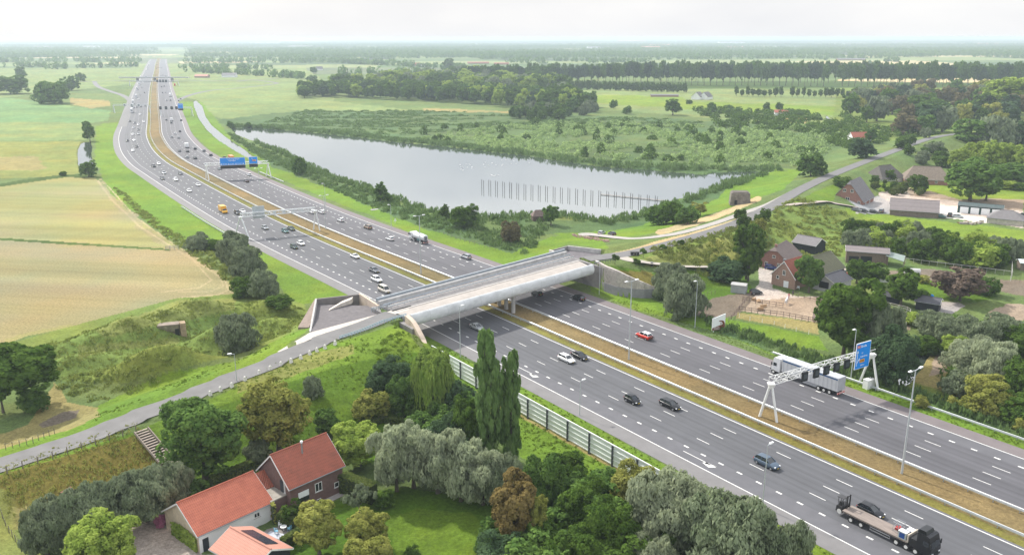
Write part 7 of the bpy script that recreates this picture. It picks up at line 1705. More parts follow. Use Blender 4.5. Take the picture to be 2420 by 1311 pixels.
stuff('reed_bed', 'dense band of tall green reeds along both shores of the lake', [
 [(545,296),(700,303),(850,318),(1050,338),(1240,360),(1420,385),(1560,395),(1720,398),(1840,396),(1845,404),(1690,404),(1560,405),(1330,384),(1150,361),(940,339),(700,312),(546,304)],
 [(1716,428),(1850,402),(1820,412),(1740,440),(1660,470),(1590,490),(1500,520),(1440,530),(1370,524),(1300,512),(1180,524),(1090,520),(1000,500),(930,480),(870,455),(800,430),(740,405),(700,380),(650,360),(600,338),(600,333),(650,352),(745,395),(880,445),(1000,490),(1180,511),(1310,503),(1440,518),(1560,485),(1640,462)]], .16, (1.0,2.2), (1.6,2.8), 34, .38, 'reed', 'reeds', 31, .8, 2.2, up=.8)
stuff('reed_bed', 'broad belt of rough green vegetation between the motorway verge and the lake', [[(600,345),(700,384),(880,455),(1000,500),(1100,520),(1180,524),(1300,520),(1280,560),(1240,600),(1160,580),(1000,535),(850,478),(720,418),(640,385),(560,340),(530,310),(550,318)]], .11, (1.1,2.2), (.7,1.8), 32, .38, 'reed', 'reeds', 32, .6, 1.9, up=.9)
stuff('scrub', 'wide field of grey green willow scrub beyond the lake', [[(1180,300),(1340,285),(1660,292),(1960,300),(2010,330),(1900,392),(1700,396),(1400,380),(1150,352),(980,330),(1060,315)]], .034, (1.8,3.2), (1.3,3.4), 38, .58, 'scrub', 'scrub', 33, .35, 1.4, noise=(.022,.36,3.6), up=.8)
stuff('scrub', 'dark taller bushes dotted through the willow scrub beyond the lake', [[(1000,300),(1340,285),(1660,292),(1960,300),(2010,330),(1900,392),(1700,396),(1400,380),(1150,352),(980,335)]], .0010, (2.4,4.4), (3.5,7.0), 110, .75, 'mid', 'scrub', 46, .25, 1.3)
stuff('scrub', 'lower striped reed land with dark scrub lines beyond the lake', [[(600,296),(720,262),(1000,262),(1340,272),(1660,285),(1660,300),(1180,305),(980,332),(760,312)]], .034, (2.2,3.6), (.7,1.5), 28, .62, 'reed', 'scrub', 34, .3, 1.5, noise=(.018,.46,5.0), up=1.0)
stuff('scrub', 'scattered bushes on the far right part of the scrub land', [[(1640,262),(1900,262),(1990,300),(1960,320),(1700,300)]], .010, (3.0,5.0), (3.0,6.0), 60, .9, 'mid', 'scrub', 35, .2, 1.2)
stuff('rough_grass', 'knee high rough grass covering the bumpy mounds around the bunker', [[(30,815),(200,760),(430,700),(640,690),(720,720),(735,755),(690,795),(500,850),(300,905),(150,890),(60,845)]], .8, (.5,1.0), (.10,.34), 14, .19, 'rough', 'grass', 36, .6, 1.8, zr=2.5, up=1.3)
stuff('undergrowth', 'dark green undergrowth between the mounds and the grass beside the dike road', [[(130,905),(200,885),(420,865),(600,812),(690,780),(720,768),(735,782),(690,800),(600,838),(420,888),(300,925),(200,940)]], .20, (.8,1.4), (.3,.9), 26, .26, 'rough', 'undergrowth', 37, .4, 1.5, zr=1.0, up=.9)
stuff('undergrowth', 'ragged line of tall weeds between the stubble field and the motorway verge', [[(262,440),(290,455),(380,530),(450,570),(520,600),(560,650),(560,690),(540,668),(470,615),(390,560),(300,480),(255,432)]], .30, (.8,1.5), (.5,1.2), 26, .30, 'rough', 'undergrowth', 38, .5, 1.6, up=.8)
stuff('undergrowth', 'reedy ditch bank running along the right verge of the motorway', [[(1640,740),(1700,765),(1760,780),(1900,830),(2000,868),(2100,905),(2250,955),(2420,1015),(2560,1070),(2560,1090),(2420,1034),(2100,922),(1880,850),(1760,802),(1690,782)]], .55, (.7,1.3), (.9,1.9), 30, .27, 'reed', 'undergrowth', 39, .7, 2.0)
stuff('undergrowth', 'low green weeds on the steep slope below the narrow wing wall', [[(870,862),(905,830),(935,790),(955,800),(965,845),(950,870)]], .7, (.4,.8), (.15,.5), 20, .20, 'grass', 'undergrowth', 40, .4, 1.4, zr=4.5, up=.8)
stuff('undergrowth', 'brownish tall weeds on the slope below the dike road at the horse farm', [[(1530,605),(1640,580),(1740,545),(1810,520),(1840,560),(1780,605),(1700,632),(1540,622)]], .30, (.7,1.5), (.5,1.2), 26, .30, 'rough', 'undergrowth', 41, .5, 1.6, zr=5, up=.8)
stuff('undergrowth', 'rough weeds on the bank between farm field and bushy band', [[(1830,520),(1880,495),(2000,505),(2060,540),(1990,560),(1980,610),(1880,600),(1820,560)]], .16, (.8,1.6), (.4,1.1), 26, .34, 'rough', 'undergrowth', 42, .4, 1.5, zr=1.5, up=.9)
stuff('undergrowth', 'dense ground thicket filling the right hand willow land', [[(2170,760),(2420,735),(2600,760),(2600,1000),(2420,970),(2280,940),(2240,900),(2250,845),(2160,815)]], .10, (1.6,2.8), (1.5,3.4), 50, .40, 'mid', 'undergrowth', 43, .3, 1.4, noise=(.07,.42,1))
stuff('undergrowth', 'bushy hedgerow along the ditch beside the cottages on the right', [[(1940,330),(2000,290),(1985,270),(2060,300),(2240,318),(2100,330),(2010,360)]], .02, (2,4), (2,5), 40, .7, 'mid', 'undergrowth', 44, .3, 1.4)
def strip(o0, o1, s0, s1):
    S = np.linspace(s0, s1, 24); return [tuple(clp(q)[0]+clp(q)[1]*o0) for q in S]+[tuple(clp(q)[0]+clp(q)[1]*o1) for q in S[::-1]]
stuff('grass_tufts', 'tufts of grass on the motorway verges and around the noise barrier', [strip(-36, -28.8, 40, -80), strip(27, 31.5, 60, -85), strip(-44, -37, 20, -60)], 1.5, (.18,.42), (.10,.34), 9, .13, 'grass', 'grass', 51, .6, 1.8, up=1.1, world=True)
stuff('dry_grass', 'tufts of dry straw coloured grass in the motorway median', [strip(-2.6, 3.8, 80, -240)], 1.4, (.2,.5), (.04,.15), 8, .13, 'straw', 'grass', 52, .2, 1.6, up=2.2, world=True, noise=(.12,.45,1))
stuff('grass_tufts', 'rough tufts of grass on the dike slope above the red roofed house', [[(520,960),(700,880),(860,830),(975,800),(1010,860),(1060,930),(1000,1050),(860,1040),(820,1060),(640,1060),(560,1010)]], .9, (.2,.45), (.10,.36), 9, .14, 'grass', 'grass', 53, .6, 1.8, up=1.1, zr=2, noise=(.15,.35,1))
stuff('grass_tufts', 'rough grass on the strip between mounds and dike road', [[(0,1075),(330,968),(640,842),(700,802),(690,792),(560,850),(400,885),(250,955),(140,1012),(0,1060)]], .8, (.2,.45), (.10,.36), 9, .14, 'grass', 'grass', 54, .6, 1.8, up=1.1, zr=4, noise=(.15,.40,1))
stuff('rough_grass', 'brown tall grass on the fenced dike slope at the left', [[(0,1130),(325,1030),(385,1105),(200,1160),(60,1240),(20,1210)]], 2.4, (.2,.5), (.12,.40), 10, .15, 'olive', 'grass', 55, .6, 1.8, up=1.0, zr=2)
# far woodland belts
def far_woods():
    rg = np.random.default_rng(77); Pp = []; 
    def belt(u0, v0, u1, v1, depth, h, dens=1.0):
        a, b = G(u0, v0), G(u1, v1); L_ = (b-a).length; n = max(6, int(L_/9*dens*max(1, depth/25)**.5))
        for _ in range(n):
            k = rg.random(); q = a.lerp(b, k); Pp.append((q.x+rg.normal()*3, q.y+rg.uniform(0, depth), h*rg.uniform(.65,1.1), h*rg.uniform(.45,.8)))
    for a in [(-300,150,330,148,140,17),(0,160,130,160,60,15),(100,165,330,158,50,15),(-300,138,300,136,260,18),(430,170,715,188,45,13),(425,162,640,165,50,14),(430,150,800,150,120,18),(600,143,960,140,160,20),(800,150,980,160,60,17),(800,180,945,182,40,18),(930,180,1010,176,30,17),(960,160,1040,162,40,13),(1040,168,1100,164,50,16),
      (1080,196,1340,190,50,20),(-400,131,335,129,240,20),(-400,122,330,120,400,22),(430,126,1100,122,300,22),(430,136,760,134,160,19),(-400,112,2700,110,500,24),(-400,105,2700,103,900,26),(-400,100,2700,99,1500,28),(700,118,1400,116,300,22),(1500,122,2500,119,300,20),(1130,142,1300,138,120,16),(1310,146,1480,148,60,14),(1200,150,1290,152,60,20),(1545,142,1590,142,40,18),(1390,150,1540,148,50,14),(1620,142,1790,142,160,19),(1790,140,2130,139,110,20),(2130,136,2420,130,200,20),(2090,147,2112,147,20,15),(2122,147,2128,147,30,14),(2400,128,2700,126,200,20),(2040,152,2070,153,10,9),(1940,142,1958,143,20,14)]: belt(*a)
    for i in range(330):
        v = 93.5+46*rg.random()**1.35; u = rg.uniform(-350, 2750); L_ = rg.uniform(60, 420); 
        if 320 < u+L_ and u < 430 and v > 118: continue
        belt(u, v, u+L_, v+rg.uniform(-1.5,1.5), rg.uniform(40,260), rg.uniform(15,24), dens=.22 if v < 100 else .45 if v < 108 else .8)
    A = np.array(Pp); 
    off = off_of(A[:,0], A[:,1])[0]; A = A[np.abs(off) > 46]
    q = 22; n = len(A); i = np.repeat(np.arange(n), q); d = rg.normal(size=(n*q,3)); d /= np.linalg.norm(d, axis=1)[:,None]
    dist = A[:,1]; 
    P = np.stack([A[i,0]+d[:,0]*A[i,3]*.55, A[i,1]+d[:,1]*A[i,3]*.55, A[i,2]*(.52+.46*d[:,2])], 1)
    Nn = d; V = quads_from(P, Nn, 1.0, rg, 1.2, .2); Vc = np.repeat(P, 4, 0); V = Vc+(V-Vc)*2.6
    tone = rg.random(n)[i]*.6+rg.random(n*q)*.4
    me = npmesh('distant_woodland', V, np.arange(len(V)).reshape(-1,4), LM['dark'], attrs={'tone': ('FLOAT','FACE',tone)}); print('far trees', n)
    o = link('distant_woodland', me); tag(o, 'bluish bands of trees and hedgerows filling the plain up to the horizon', 'woodland', kind='stuff')
far_woods()
# clipped hedges
def hedge(label, pts, h, w, lk='hedge', size=.16, dens=260):
    t = thing('hedge', label, 'hedge'); rg = np.random.default_rng(len(label)); P = [Vector((p.x,p.y,0)) for p in pts]
    MB().sweep([tuple(p) for p in P], [(-w*.42,-.1),(-w*.42,h*.93),(w*.42,h*.93),(w*.42,-.1)]).build('core', mat('hedge_core', (.035,.05,.015), var=.3, scale=3), t)
    Q = []; NN = []
    for a, b in zip(P[:-1], P[1:]):
        d = b-a; L_ = d.length; d.normalize(); u = Vector((-d.y, d.x, 0)); n = int(L_*dens)
        for _ in range(n):
            k = rg.random(); f = rg.integers(0, 10)
            if f < 4: s = 1 if rg.random() < .5 else -1; p = a+d*L_*k+u*s*w/2+Vector((0,0,rg.uniform(0,h))); nn_ = u*s
            else: p = a+d*L_*k+u*rg.uniform(-w/2,w/2)+Vector((0,0,h)); nn_ = Vector((0,0,1))
            Q.append(tuple(p)); NN.append(tuple(nn_))
    NN = np.array(NN)+rg.normal(size=(len(NN),3))*.35; NN /= np.linalg.norm(NN, axis=1)[:,None]; Q = np.array(Q)+rg.normal(size=(len(Q),3))*.05
    V = quads_from(Q, NN, size, rg, 1.1, 0); link('foliage', npmesh('foliage', V, np.arange(len(V)).reshape(-1,4), LM[lk], attrs={'tone': ('FLOAT','FACE',rg.random(len(Q)))}), t)
hedge('tall clipped hedge at the right corner of the brick house', [G(810,1160,0), G(885,1188,0)], 3.2, 1.8); hedge('low clipped garden hedge running behind the garden chairs', [G(662,1238,0), G(712,1252,0)], 2.0, 1.2); hedge('clipped hedge leaving the corner of the house pavement', [G(662,1238,0), G(700,1215,0)], 1.7, 1.0)
hedge('clipped hedge between garden chairs and the yellow green tree', [G(668,1300,0), G(712,1272,0)], 1.8, 1.0); hedge('long narrow hedge at the foot of the dike above the lime green tree', [G(770,1052,0), G(905,1000,0), G(1000,1010,0)], 1.3, .9)
hedge('long low hedge behind the barn and the brick house', [G(500,1150,0), G(600,1110,0), G(640,1085,0)], 1.8, 1.2)
hedge('two brown clipped yew pillars beside the annex', [G(646,1236,0), G(652,1234,0)], 3.2, 1.0, 'olive'); hedge('hedge before the farm gardens on the far side of the bushes', [G(2000,640,0), G(2100,648,0)], 1.0, .8)
# ivy on the barn gable
def ivy():
    rg = np.random.default_rng(4); n = 1500; y = rg.uniform(-4.4, 2.6, n); z = rg.uniform(0, 2.7, n)*(1-.25*((y+1)/4)**2); P = np.stack([np.full(n,-6.12)-rg.random(n)*.25, y, z],1); NN = np.tile([-1,0,.4],(n,1))+rg.normal(size=(n,3))*.4; NN /= np.linalg.norm(NN, axis=1)[:,None]
    V = quads_from(P, NN, .17, rg); link('ivy', npmesh('ivy', V, np.arange(len(V)).reshape(-1,4), LM['light'], attrs={'tone': ('FLOAT','FACE',rg.random(n))}), barn)
ivy()
# ---------------------------------------------------------------- small things
M_POLE = mat('wet_pole', (.05,.045,.045), var=.2); M_POST = mat('fence_post', (.17,.14,.115), var=.25, scale=3); M_POSTP = mat('fence_pale', (.50,.49,.45), var=.15)
def lake_poles():
    xs = [(0,-13,0)]
    pr = MB().tube((0,0,-2),(0,0,5.2),.12,.11,6); pro = link('mooring_pole', pr.mesh('mooring_pole', M_POLE)); first = True
    pairs = [(1200+x*620/2419, 380+b*620/2419) for x, b in ((27,275),(92,284),(158,292),(223,297),(290,303),(357,308),(427,316),(494,322),(563,327),(634,334),(704,341),(775,348),(847,352),(920,356),(991,360),(1068,368),(1140,375),(1216,386),(1293,392),(1367,400))]+[(600+x*620/2419, 380+b*620/2419) for x, b in ((2110,250),(2175,255),(2237,263),(2303,270),(2367,275))]
    for u, v in pairs:
        for du, dv in ((-2.3,-1),(2.3,1)):
            p = G(u+du, v+dv, -.5); o = pro if first else pro.copy()
            if not first: COL.objects.link(o)
            first = False; o.location = (p.x, p.y, -.5); h = 19.5/(FPX/p.y); o.scale = (1,1,h/5.2)
            tag(o, 'dark wooden pole standing in a pair in the lake', 'pole', 'paired poles in the long line across the lake')
    a, b = G(1421,459,-.2), G(1582,475,-.2); t = thing('jetty', 'long narrow plank jetty running from the reeds into the lake among the poles', 'jetty'); MB().bar(a, b, .9, .14).build('deck', mat('jetty_wood', (.28,.25,.22), var=.2), t)
    for i in range(12): q = a.lerp(b, i/11); MB().tube((q.x,q.y,-1.6),(q.x,q.y,-.2),.1,.1,6).build('pile', M_POLE, t)
lake_poles()
def birds():
    rg = random.Random(9); m = mat('bird_white', (.80,.80,.80), var=.03)
    b = MB(); b.profile([(-.28,.02),(-.1,-.03),(.15,0),(.3,.12),(.1,.16),(-.15,.13)], -.1, .1); b.tube((.22,0,.12),(.30,0,.26),.05,.04,6); b.tube((.30,0,.26),(.42,0,.25),.05,.01,6); b.add([(-.4,0,.10),(-.2,-.09,.13),(-.2,.09,.13)], [(0,1,2)]); me = b.mesh('gull', m)
    for i in range(46):
        u = 1085+rg.random()*175; v = 396-(u-1085)*.11+rg.uniform(-7,8)
        if i < 8: u = 1160+rg.random()*25; v = 411+rg.random()*6
        p = G(u, v, -.48); o = link('gull', me); o.location = p; o.rotation_euler = (0,0,rg.random()*6.28); o.scale = (1.2,1.2,1.2); tag(o, 'white gull floating in the loose flock in the middle of the lake', 'gull', 'white gulls floating on the lake')
birds()
# white concrete bollards along the dike road
def bollards():
    mb = mat('bollard_white', (.66,.64,.60), var=.15, scale=2); pr = MB().box((0,0,-.1),(.62,.62,.95),0,0,.58); pr.box((0,0,.85),(.36,.36,.10),0,0,.6); me = pr.mesh('bollard', mb)
    pts = [(497,934),(521,924),(548,914),(579,900),(613,884),(639,874),(664,864),(688,856),(711,848),(732,838),(749,831),(768,824),(792,814)]
    for i, (u, v) in enumerate(pts):
        p = GT(u, v); o = link('bollard', me); o.location = p; o.rotation_euler = (0,0,R(50)); tag(o, 'white concrete bollard in the row along the near edge of the dike road', 'bollard', 'white bollards along the dike road')
bollards()
def posts(label, pts, n, h=1.1, m=None, r=.06, rails=0, name='fence', wire=True):
    m = m or M_POST; t = thing(name, label, 'fence'); P = [Vector(p) for p in pts]; me = MB().tube((0,0,-.3),(0,0,h),r,r*.9,6).mesh('post', m)
    ls = [(b-a).length for a, b in zip(P[:-1], P[1:])]; tot = sum(ls); Q = []
    for i in range(n):
        d = tot*i/(n-1); k = 0
        while k < len(ls)-1 and d > ls[k]: d -= ls[k]; k += 1
        q = P[k].lerp(P[k+1], min(1, d/ls[k])); z = max(tz1(q.x, q.y), 0); Q.append(Vector((q.x,q.y,z))); o = link('post', me, t); o.location = Q[-1]
    if rails:
        b = MB()
        for a, c in zip(Q[:-1], Q[1:]):
            for j in range(rails): z = h*(.9-.4*j); b.bar(a+Vector((0,0,z)), c+Vector((0,0,z)), .05, .12)
        b.build('rails', m, t)
    elif wire:
        b = MB()
        for a, c in zip(Q[:-1], Q[1:]): b.tube(a+Vector((0,0,h*.85)), c+Vector((0,0,h*.85)), .012, .012, 3, cap=False)
        b.build('wire', M_GUT, t)
    return t
posts('post and wire fence between the dike road and the brown slope', [GT(-60,1140), GT(20,1118), GT(322,1022)], 12, 1.4, r=.09)
posts('post fence in the grass beyond the dike road at the left edge', [GT(15,1068), GT(75,1055), GT(130,1030)], 9, 1.2)
posts('line of dark fence posts beside the dike road above the horse farm', [GT(1500,606), GT(1570,591), GT(1640,573), GT(1700,556), GT(1740,540)], 18, 1.3)
posts('wooden paddock fence in front of the bare sandy riding ground', [GT(1746,735), GT(1850,748), GT(1940,765)], 14, 1.4, mat('paddock_brown', (.13,.09,.08), var=.2), .07, 2)
posts('wooden paddock fence in the middle of the sandy yard', [GT(1755,712), GT(1800,720), GT(1850,727)], 7, 1.4, MATS['paddock_brown'], .07, 2)
posts('paddock fence at the upper side of the riding ground', [GT(1872,700), GT(1925,712), GT(1960,718)], 7, 1.4, MATS['paddock_brown'], .07, 2)
posts('dark railed edge between the bare paddock and the sandy yard', [GT(1776,697), GT(1755,722), GT(1737,744), GT(1722,762)], 10, 1.2, MATS['paddock_brown'], .06, 2)
posts('pale plank fence around the far end of the riding ground', [GT(2085,722), GT(2152,738), GT(2146,760), GT(2136,782)], 12, 1.4, M_POSTP, .07, 2)
posts('pale fence along the upper side of the long muddy paddock', [GT(2140,620), GT(2200,628), GT(2300,640), GT(2392,652)], 14, 1.6, M_POSTP, .05, 1)
posts('white corner fence panels at the muddy paddock end', [GT(2390,636), GT(2390,655), GT(2388,664)], 4, 2.6, M_POSTP, .1, 2)
posts('dark post fence climbing beside the bare paddock', [GT(1640,715), GT(1668,700), GT(1690,695)], 8, 1.2)
posts('thin white posted electric fence across the horse meadow', [GT(1747,750), GT(1776,758), GT(1820,765), GT(1876,782), GT(1911,790)], 7, 1.1, M_SWHITE, .05)
posts('post fence in the field corner at the bottom left', [GT(0,1206), GT(12,1240), GT(45,1290)], 7, 1.2)
posts('wire fence on the verge in front of the tanker lorry', [GT(1030,548), GT(1100,572), GT(1170,592)], 14, 1.2)
g = thing('field_gate', 'grey wooden gate at the end of the ditch dividing the stubble field', 'gate', GT(407,590), R(20)); b = MB()
for x in (-2,-.7,.7,2): b.box((x,0,0),(.16,.16,1.5))
for z in (.5,.9,1.3): b.box((0,0,z),(4.2,.06,.12))
b.build('frame', mat('gate_grey', (.28,.28,.28), var=.15), g)
def stairs():
    a, b = GT(334,1021), GT(398,1099); a = Vector((a.x,a.y,a.z+.3)); b = Vector((b.x,b.y,b.z+.3)); n = 15; t = thing('wooden_stairs', 'straight wooden stairs with side boards descending the dike slope', 'stairs'); d = (b-a); ang = math.atan2(d.y, d.x); hd = Vector((d.x,d.y,0)); m1 = mat('stair_wood', (.30,.25,.21), var=.25, scale=3); m2 = mat('stair_riser', (.10,.085,.08), var=.2)
    st = MB(); rs = MB()
    for i in range(n):
        k = i/n; q = a+d*k; st.box((q.x,q.y,q.z-.08),(hd.length/n*.66,2.2,.14),ang); rs.box((q.x+hd.x/n*.55,q.y+hd.y/n*.55,q.z-.5),(hd.length/n*.6,2.1,.30),ang)
    st.build('treads', m1, t); rs.build('risers', m2, t); u = Vector((-hd.y, hd.x, 0)).normalized()*1.25
    for s in (-1, 1): MB().bar(a+u*s+Vector((0,0,.15)), b+u*s+Vector((0,0,.25)), .14, .5).build('side_board', m1, t)
    p = [Vector((p_.x,p_.y,.05)) for p_ in (G(398,1100), G(418,1112), G(435,1130))]; path_ribbon('garden_path', [(q.x,q.y,0.0) for q in p], 2.0, mat('path_sandy', (.42,.34,.28), var=.15), .07)
stairs()
def brown_sign():
    p = GT(1697,784); t = thing('tourist_sign', 'white and brown tourist information sign on the right verge', 'sign', p, R(22)); 
    for x in (-1.4,1.4): MB().box((x,0,0),(.14,.14,4.0)).build('post', M_GREYST, t)
    MB().add([(-1.9,-.08,.6),(1.9,-.08,.6),(1.9,-.08,4.6),(-1.9,-.08,3.7),(-1.9,.08,.6),(1.9,.08,.6),(1.9,.08,4.6),(-1.9,.08,3.7)], [(0,1,2,3),(7,6,5,4),(0,4,5,1),(1,5,6,2),(2,6,7,3),(3,7,4,0)]).build('panel', M_SWHITE, t)
    br = mat('sign_brown', (.17,.055,.03), var=.05); b = MB(); b.add([(-1.88,-.10,.62),(1.5,-.10,.62),(1.85,-.10,1.3),(1.8,-.10,2.1),(1.45,-.10,2.7),(.9,-.10,2.95),(0,-.10,3.0),(.1,-.10,2.75),(.8,-.10,2.55),(1.15,-.10,2.1),(.9,-.10,1.85),(.3,-.10,1.75),(-1.88,-.10,1.25)], [(0,1,2,3,4,5,6,7,8,9,10,11,12)]); b.build('brown_emblem', br, t)
    MB().tube((.62,-.10,2.2),(.62,-.13,2.2),.18,.18,12).build('dot', br, t)
    text_mesh('Hollandse', .42, M_SWHITE, 'lettering', t, (-1.5,-.12,1.15), (math.pi/2,0,0)); text_mesh('Waterlinie', .42, M_SWHITE, 'lettering', t, (-1.5,-.12,.75), (math.pi/2,0,0))
brown_sign()
def bins():
    p = GT(1493,604); 
    for i in range(3):
        t = thing('wheelie_bin', ['left black wheelie bin at the lane junction','middle black wheelie bin at the lane junction','right black wheelie bin at the lane junction'][i], 'bin', (p.x+i*.9, p.y, p.z), R(10)); MB().box((0,0,.1),(.6,.7,1.0),0,0,1.15).build('body', M_TRIM, t); MB().box((0,.03,1.1),(.72,.85,.08)).build('lid', MATS['guard_dark'], t)
        for x in (-.25,.25): MB().tube((x-.04,.35,.12),(x+.04,.35,.12),.12,.12,8).build('wheel', M_TYRE, t)
    p = GT(1540,629); t = thing('litter_bin', 'single black litter bin beside the farm lane', 'bin', p); MB().box((0,0,0),(.6,.6,1.1),0,0,.9).build('body', M_TRIM, t); MB().box((0,0,1.1),(.7,.7,.08)).build('lid', M_GUT, t)
bins()
def rubble():
    rg = random.Random(2); m = mat('rubble_brown', (.25,.17,.13), var=.4, scale=2); b = MB()
    for i in range(160):
        k = rg.random(); p = GT(1352+k*88, 556+k*16+rg.uniform(-3,3)); s = rg.uniform(.3,.9); b.box((p.x,p.y,p.z-.1),(s,s*.8,s*.6),rg.random()*3,0,.7)
    o = b.build('rubble', m); tag(o, 'long low heap of brown rubble and dug earth along the edge of the turning place', 'rubble', kind='stuff')
rubble()
def misc():
    p = GT(1272,520); t = thing('reed_hut', 'small dark brown thatched hut among bushes on the lake shore', 'hut', p, R(10)); MB().box((0,0,0),(5,4,2.0)).build('walls', mat('hut_dark', (.10,.07,.055), var=.3), t)
    MB().add([(-2.8,-2.3,1.9),(2.8,-2.3,1.9),(2.8,2.3,1.9),(-2.8,2.3,1.9),(-1.2,0,4.2),(1.2,0,4.2)], [(0,1,5,4),(1,2,5),(2,3,4,5),(3,0,4),(3,2,1,0)]).build('roof', mat('hut_thatch', (.14,.10,.085), var=.3, scale=2), t)
    # horse and rider-less grey horse, person in the yard
    def quad_animal(loc, rz, c, label):
        t = bpy.data.meshes.new('horse'); V = [(0,0,1.25),(.45,0,1.28),(.85,0,1.30),(-.35,0,1.28),(-.75,0,1.25),(1.15,0,1.65),(1.40,0,1.98),(1.72,0,1.82),(.80,.18,.85),(.84,.18,.45),(.82,.18,.05),(.80,-.18,.85),(.84,-.18,.45),(.82,-.18,.05),(-.72,.2,.90),(-.88,.2,.52),(-.80,.2,.05),(-.72,-.2,.90),(-.88,-.2,.52),(-.80,-.2,.05),(-1.0,0,1.20),(-1.12,0,.75)]
        E = [(0,1),(1,2),(0,3),(3,4),(2,5),(5,6),(6,7),(2,8),(8,9),(9,10),(2,11),(11,12),(12,13),(4,14),(14,15),(15,16),(4,17),(17,18),(18,19),(4,20),(20,21)]
        Rr = [.30,.31,.27,.29,.28,.19,.14,.09,.13,.075,.07,.13,.075,.07,.16,.085,.07,.16,.085,.07,.07,.06]
        t.from_pydata(V, E, []); o = link('horse', t); o.modifiers.new('skin', 'SKIN')
        for sv, r in zip(t.skin_vertices[0].data, Rr): sv.radius = (r, r)
        t.skin_vertices[0].data[0].use_root = True; s = o.modifiers.new('sub', 'SUBSURF'); s.levels = s.render_levels = 1; t.materials.append(c); o.location = loc; o.rotation_euler = (0,0,rz); return tag(o, label, 'horse')
    p = GT(1858,718); quad_animal(p, R(60), mat('horse_grey', (.55,.55,.56), var=.15), 'pale grey horse standing at the fence opening in the sandy yard')
    p = GT(1923,760); quad_animal(p, R(80), mat('horse_brown', (.16,.12,.10), var=.15), 'dark and white pony at the lower paddock fence')
    def person(loc, rz, top, label):
        me = bpy.data.meshes.new('person'); V = [(0,0,.95),(0,0,1.2),(0,0,1.42),(0,0,1.55),(0,0,1.68),(.0,.19,1.40),(.05,.24,1.12),(.2,.20,.92),(0,-.19,1.40),(.05,-.24,1.12),(.2,-.20,.92),(0,.10,.88),(.03,.10,.48),(0,.10,.06),(.12,.10,.04),(0,-.10,.88),(-.02,-.10,.48),(-.06,-.10,.06),(.06,-.10,.04)]
        E = [(0,1),(1,2),(2,3),(3,4),(2,5),(5,6),(6,7),(2,8),(8,9),(9,10),(0,11),(11,12),(12,13),(13,14),(0,15),(15,16),(16,17),(17,18)]; Rr = [.15,.14,.15,.06,.10,.06,.045,.035,.06,.045,.035,.09,.06,.045,.04,.09,.06,.045,.04]
        me.from_pydata(V, E, []); o = link('person', me); o.modifiers.new('skin', 'SKIN')
        for sv, r in zip(me.skin_vertices[0].data, Rr): sv.radius = (r, r)
        me.skin_vertices[0].data[0].use_root = True; s = o.modifiers.new('sub', 'SUBSURF'); s.levels = s.render_levels = 1; me.materials.append(top); o.location = loc; o.rotation_euler = (0,0,rz)
        MB().tube((0,0,1.62),(0,0,1.80),.12,.08,8).build('hair', M_TRIM, o); return tag(o, label, 'person')
    p = GT(1864,706); person(p, R(200), mat('jacket_red', (.35,.05,.06), var=.2), 'person in red standing beside the pale grey horse in the sandy yard')
    p = GT(1873,700); person(p, R(240), mat('clothes_dark', (.05,.05,.07), var=.2), 'person in dark clothes at the upper end of the yard fence')
    # tractor
    p = GT(1997,655); t = thing('tractor', 'small red tractor behind the grey roofed stable', 'tractor', p, R(20)); MB().box((.6,0,.7),(1.7,.7,.8)).build('bonnet', paint('red', PAINTS['red']), t); MB().box((-.6,0,.7),(1.1,1.2,1.6),0,0,.85).build('cab', M_GLASS, t)
    for x, r in ((1.2,.4),(-.7,.7)):
        for y in (-.75,.75): MB().tube((x,y-.15,r),(x,y+.15,r),r,r,14).build('wheel', M_TYRE, t)
    p = GT(2201,708); t = thing('water_tank', 'round blue plastic water tank behind the dark shed', 'tank', p); MB().tube((0,0,0),(0,0,1.3),.55,.55,14).build('body', mat('tank_blue', (.01,.20,.55), var=.1), t); MB().tube((0,0,1.3),(0,0,1.5),.3,.25,10).build('cap', MATS['tank_blue'], t)
    # garden furniture at the brick house and machinery by the garages
    p = GT(1880,683); t = thing('garden_bench', 'white garden table and bench set before the brick house', 'bench', p, R(-15)); MB().box((0,0,.42),(2.2,.45,.06)).build('seat', M_SWHITE, t); MB().box((0,.24,.45),(2.2,.06,.5)).build('backrest', M_SWHITE, t); [MB().box((x,0,0),(.08,.4,.42)).build('leg', M_SWHITE, t) for x in (-1,1)]
    rg = random.Random(5)
    for i in range(9):
        u = 2268+i*6.4; p = GT(u, 529+rg.uniform(-3,2)); nm = ['farm_implement','log_pile','crate'][i%3]
        t = thing(nm, ['rusty implement','grey heap of logs','pale wooden crate'][i%3]+' number in the clutter between the lawn and the garages' if False else ['rusty farm implement in the clutter between lawn and garages','grey log pile in the clutter between lawn and garages','pale wooden crate in the clutter between lawn and garages'][i%3], ['implement','log pile','crate'][i%3], p, rg.random()*3, 'clutter between the lawn and the garages')
        if i%3 == 0:
            b = MB(); b.box((0,0,.4),(2.4,.2,.2)); [b.tube((x,0,.4),(x+.2,-.5,0),.06,.04,5) for x in (-1,-.5,0,.5,1)]; b.box((0,.6,.5),(.2,1.2,.15)); b.build('frame', mat('rust', (.22,.10,.06), var=.3), t)
        elif i%3 == 1:
            b = MB(); [b.tube((-1,(k%4)*.3-.45,.15+.28*(k//4)),(1,(k%4)*.3-.45,.15+.28*(k//4)),.14,.14,7) for k in range(11)]; b.build('logs', mat('logs', (.34,.31,.28), var=.25), t)
        else: MB().box((0,0,.1),(1.5,1.2,.9)).build('body', mat('crate_wood', (.48,.42,.36), var=.2), t); MB().box((0,0,0),(1.5,1.2,.1)).build('pallet', B_WOOD, t)
